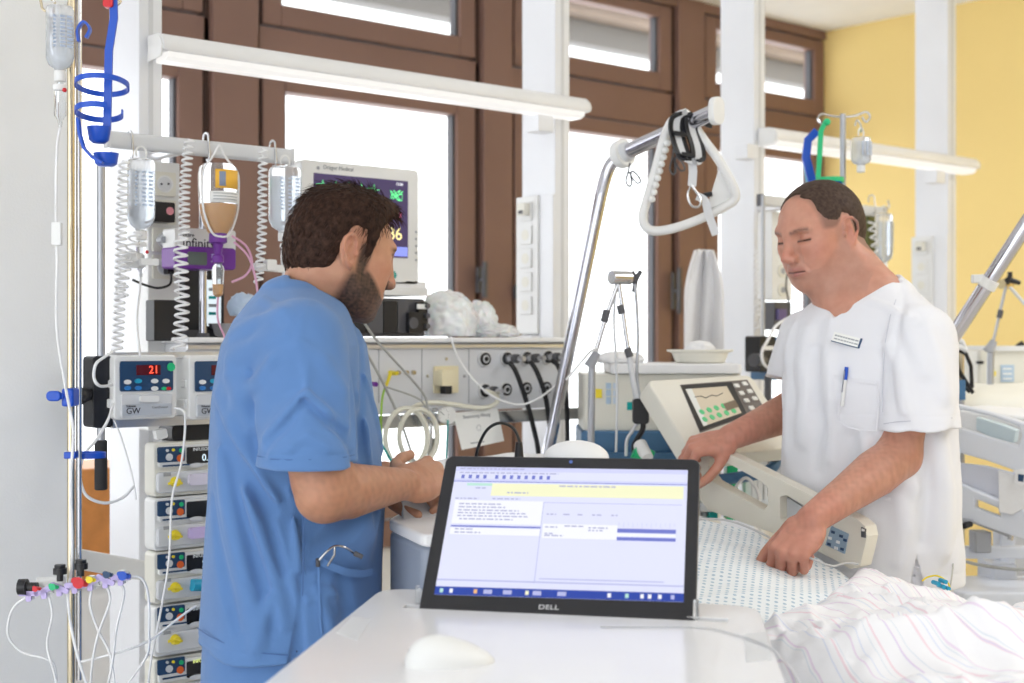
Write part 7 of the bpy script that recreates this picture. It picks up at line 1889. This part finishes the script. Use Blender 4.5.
# slender infusion stand with green and blue baskets
ZS = 3.75
st2_ = thing('infusion_stand', 'slender infusion stand with a crossbar behind the man in white', 'stand', V((P(843, 300, ZS).x, P(843, 300, ZS).y, 0)))
c = P(843, 300, ZS); MB().cyl((c.x, c.y, .05), V((c.x, c.y, P(843, 114, ZS).z)), .008).build('pole', GREYM, st2_)
for s_, (x, y), (hx_, hy_) in ((-1, (822, 114), (824, 124)), (1, (866, 112), (862, 128))):
    MB().tube(spline([P(843, 117, ZS), P((843 + x) / 2, 116, ZS), P(x, y, ZS), P(x + 4 * s_, y + 5, ZS), P(x, y + 10, ZS), P(x - 4 * s_, y + 5, ZS)], 5), .003, 7).build('hook', STEEL, st2_)
for k in range(5):
    a = k * 2 * PI / 5; l_ = MB().tube([(c.x, c.y, .08), (c.x + .26 * math.cos(a), c.y + .26 * math.sin(a), .05)], .012, 8).build('leg', STEEL, st2_)
    MB().cyl((c.x + .26 * math.cos(a) - .01, c.y + .26 * math.sin(a), .025), (c.x + .26 * math.cos(a) + .01, c.y + .26 * math.sin(a), .025), .025).build('caster', DGREY, l_)
t, top, L = bottle_z(861, 137, 166, ZS - .04, .026, 'small frosted infusion bottle on the crossbar of the slender stand', drip=False)
MB().tube(spline([top + UP * .012, top + UP * .03, top + UP * .045 - RT * .01, top + UP * .03 - RT * .016], 4), .0025, 6).build('hook', STEEL, t)
gb = thing('bottle_basket', 'green plastic bottle basket hanging on the slender stand', 'basket', P(828, 182, ZS - .05))
MB().strip([P(x, y, ZS - .05) for x, y in ((826, 121), (821, 131), (820, 148), (819, 165), (818, 178))], .013, .006, RT).build('arm', GREENP, gb)
MB().sphere(P(827, 122, ZS - .05), .010, n=12, k=8).build('eyelet', GREENP, gb)
cx_ = P(830, 180, ZS - .02); MB().strip([cx_ + RT * .036 * math.cos(i * PI / 12) + FW * .034 * math.sin(i * PI / 12) for i in range(25)], .012, .003, UP).build('ring', GREENP, gb)
bb = thing('bottle_basket', 'blue plastic bottle basket hanging left of the green one', 'basket', P(812, 180, ZS))
MB().strip([P(x, y, ZS) for x, y in ((817, 131), (808, 140), (806, 158), (812, 181))], .022, .006, RT).build('arm', BLUEP, bb)
MB().strip([P(x, y, ZS + .02) for x, y in ((804, 150), (805, 165), (808, 182))], .010, .005, RT).build('back_arm', CYAN, bb)
cx_ = P(832, 184, ZS + .02); MB().strip([cx_ + RT * .032 * math.cos(i * PI / 12) + FW * .034 * math.sin(i * PI / 12) for i in range(25)], .010, .003, UP).build('ring', BLUEP, bb)
# ================================================================ second bed place at the right
ZR = 3.35
tp2 = thing('trapeze_pole', 'thick chrome pole slanting up at the right edge behind the man in white', 'trapeze pole', P(930, 372, ZR))
MB().cyl(P(930, 372, ZR), P(1045, 196, ZR - .15), .0185, None, 24).build('post', CHROME, tp2)
d_ = (P(1045, 196, ZR - .15) - P(930, 372, ZR)).normalized(); c = P(988, 283, ZR - .075)
MB().cyl(c - d_ * .012, c + d_ * .012, .023, None, 24).build('white_sleeve', OFFW, tp2, bevel=.002)
MB().box((-.012, -.008, -.01), (.012, .012, .01), M=frame(c - RT * .026 + UP * .008, RT, UP)).build('sleeve_tab', OFFW, tp2, bevel=.003)
MB().cyl(P(930, 372, ZR), P(890, 430, ZR + .05), .0185, None, 20).build('lower_post', CHROME, tp2)
v2 = thing('ventilator', 'cream ventilator with a pale blue label at the right edge by the yellow wall', 'ventilator', V((P(1010, 370, 4.1).x, P(1010, 370, 4.1).y, 0)))
zz = 4.1
cam_box(MB(), 978, 350, 1060, 394, zz, .30, .012).build('cabinet', CREAM, v2, bevel=.004)
cam_box(MB(), 996, 346, 1058, 351, zz - .01, .28, .01).build('top_lid', OFFW, v2)
cam_box(MB(), 975, 394, 1060, 404, zz - .02, .30, .012).build('blue_base', STEELBLUE, v2, bevel=.004)
cam_box(MB(), 1040, 404, 1080, 600, zz + .02, .22).build('trolley_column', LGREY, v2)
cam_box(MB(), 1035, 600, 1090, 845, zz, .28).build('trolley_base', LGREY, v2)
cam_box(MB(), 1001, 365, 1014, 382, zz - .003, .004).build('pale_label', mat('pale_blue_label', (.45, .58, .72), .5), v2)
for y in (368, 373, 378): cam_box(MB(), 1003, y, 1012, y + 1.6, zz - .005, .003).build('printed_line', PAPER, v2)
cam_box(MB(), 992, 371, 996, 376, zz - .003, .004).build('yellow_sticker', YELP, v2)
cam_box(MB(), 978, 361, 984, 364, zz - .02, .02, .003).build('black_latch', BLACK, v2)
MB().cyl(P(1017, 347, zz + .1), P(1023, 343, zz + .1), .008, None, 10).build('black_knob', BLACK, v2)
va2 = thing('hose_arm', 'steel hose arm with a black wing knob at the right edge', 'arm', P(990, 395, 4.0))
q = lambda x, y: P(x, y, 4.0)
MB().cyl(q(990, 395), q(991, 348), .010).build('arm_post', GREYM, va2)
MB().cyl(q(988, 352), q(994, 341), .016, .010).build('lower_joint', MGREY, va2)
MB().tube([q(993, 343), q(1000, 312), q(1006, 286)], .0045, 8).build('first_rod', GREYM, va2)
MB().cyl(q(999, 318), q(1001, 310), .008).build('rod_sleeve', DGREY, va2)
MB().cyl(q(1001, 284), P(1010, 284, 4.05), .014, None, 16).build('head_joint', mat('warm_steel', (.6, .5, .3), .3, 1.), va2)
m = MB(); m.tube([q(1006, 283), q(1010, 277), q(1010, 272)], [.010, .008, .007], 8); m.tube([q(1010, 280), q(1020, 283)], [.009, .006], 8); m.build('wing_knob', BLACK, va2)
MB().tube([q(1010, 287), q(1024, 303), q(1040, 320)], .005, 8).build('second_rod', LGREY, va2)
o = thing('black_arm_mount', 'dark jointed bracket with black arms between the tunic and the far ventilator', 'bracket', P(960, 392, 3.7))
q = lambda x, y: P(x, y, 3.75)
cam_box(MB(), 954, 352, 965, 400, 3.8, .05, .008).build('mount_body', BRASSY, o)
cam_box(MB(), 955, 380, 966, 400, 3.72, .05, .004).build('blue_foot', STEELBLUE, o)
for pts in (((950, 352), (960, 372), (973, 393)), ((949, 362), (958, 380), (970, 392)), ((958, 350), (966, 354), (971, 366), (972, 388))):
    MB().tube([q(*p) for p in pts], .0055, 8).build('black_arm', BLACK, o)
MB().tube([q(952, 350), q(960, 347), q(966, 350)], .009, 10).build('clear_elbow', OFFW, o)
for pts in (((952, 338), (962, 342), (966, 352)),): MB().tube([q(*p) for p in pts], .008, 8).build('elbow', LGREY, o)
MB().cyl(q(960, 398), V((q(960, 398).x, q(960, 398).y, 0)), .012).build('floor_tube', GREYM, o)
# bed at the right
ZB2 = 3.45
b2 = thing('hospital_bed', 'second hospital bed with pale blue-grey rails at the right edge', 'bed', V((P(1010, 500, 3.7).x, P(1010, 500, 3.7).y, 0)))
PALE = mat('pale_blue_grey_plastic', (.72, .75, .82), .4)
n2 = (FW * .8 + RT * .6).normalized(); o2_ = P(985, 460, ZB2)
def bplate(name, outer, holes, off, th, m_, par, bevel=.005):
    return plate_with_holes(name, outer, holes, o2_ + n2 * off, n2, th, m_, par, bevel)
s2 = bplate('upper_side_rail', [(944, 404), (955, 404), (990, 412), (1040, 428), (1060, 436), (1060, 490), (1024, 474), (985, 460), (948, 450), (940, 440)], [[(952, 411), (962, 410), (990, 416), (1018, 426), (1022, 436), (1018, 446), (990, 438), (956, 427)]], 0, .03, PALE, b2)
bplate('rail_knob', [(951, 446), (957, 446), (960, 450), (959, 457), (954, 459), (949, 455)], [], -.006, .008, mat('pale_blue_knob', (.55, .64, .76), .4), s2, .001)
bplate('emblem', [(1015, 470), (1022, 469), (1028, 475), (1027, 484), (1020, 487), (1014, 482)], [], -.004, .005, WHITE, s2, .001)
bplate('emblem_figure', [(1018, 474), (1024, 475), (1023, 482), (1018, 481)], [], -.006, .003, NAVY, s2, 0)
s3 = bplate('lower_side_rail', [(946, 480), (956, 482), (990, 497), (1040, 516), (1060, 524), (1060, 552), (1040, 545), (1000, 532), (960, 518), (948, 512)], [[(975, 499), (1000, 509), (1000, 517), (975, 508)]], .03, .03, PALE, b2)
bplate('hanging_sheet', [(948, 462), (985, 466), (1040, 480), (1040, 505), (1010, 512), (1000, 516), (995, 500), (950, 492)], [], .065, .02, mat('blue_white_linen', (.74, .76, .85), .9), b2, .004)
bplate('linen_flap', [(998, 470), (1030, 480), (1030, 505), (1012, 515), (999, 512)], [], .02, .008, SHEETW, b2, .002)
bplate('teal_folder', [(976, 417), (1000, 424), (1016, 430), (1014, 443), (990, 437), (976, 430)], [], .06, .03, mat('pale_teal', (.60, .70, .74), .5), b2, .003)
pillow('pillow', P(1012, 404, 3.95), RT, (FW + UP * .1), (.22, .16, .05), mat('cream_linen', (.82, .80, .72), .9), 'cream pillow on the second bed at the right edge')
bplate('bed_mattress', [(950, 408), (1060, 420), (1060, 470), (950, 450)], [], .12, .50, SHEETW, b2, .01)
M2_ = frame(P(955, 555, 3.55), RT * .96 - FW * .10, FW)
bm_ = MB(); cam_box(bm_, 952, 547, 1080, 559, 3.55, .03); bm_.build('cross_beam', PALE, b2, bevel=.004)
cam_box(MB(), 975, 532, 992, 553, 3.50, .05, .005).build('beam_bracket', MGREY, b2, bevel=.003)
cam_box(MB(), 992, 564, 1018, 600, 3.58, .12, .01).build('pedestal', PALE, b2, bevel=.004)
cam_box(MB(), 958, 592, 1080, 612, 3.40, .24, .03).build('base_plate', PALE, b2, bevel=.008)
cam_box(MB(), 975, 612, 1060, 700, 3.5, .3, .02).build('base_column', PALE, b2, bevel=.008)
m = cam_box(MB(), 970, 700, 1080, 720, 3.4, .35, .02); m.build('chassis', PALE, b2, bevel=.006)
for x in (975, 1070):
    c = P(x, 700, 3.55); c.z = .06; MB().cyl(c - RT * .02, c + RT * .02, .06).build('caster', DGREY, b2)
    MB().cyl(c, V((c.x, c.y, P(x, 705, 3.6).z)), .015).build('caster_stem', LGREY, b2)
cam_box(MB(), 1000, 525, 1016, 566, 3.62, .06, .006).build('post', PALE, b2, bevel=.003)
for x0, y0, x1, y1 in ((962, 520, 975, 522), (975, 522, 1010, 536)): MB().cyl(P(x0, y0, 3.5), P(x1, y1, 3.5), .005).build('brace', MGREY, b2)
MB().cyl(P(964, 526, 3.48), P(970, 524, 3.50), .008).build('black_knob', BLACK, b2)
MB().tube(spline([P(1010, 540, 3.5), P(1013, 528, 3.5), P(1020, 522, 3.5), P(1028, 524, 3.5), P(1028, 540, 3.5)], 5), .007, 8).build('hand_crank', STEEL, b2)
cable('grey_cable', [P(958, 559, 3.45), P(975, 564, 3.45), P(1000, 568, 3.45), P(1024, 570, 3.45), P(1040, 570, 3.45)], .004, CABLEG, 'dark grey cable sagging below the beam of the second bed')
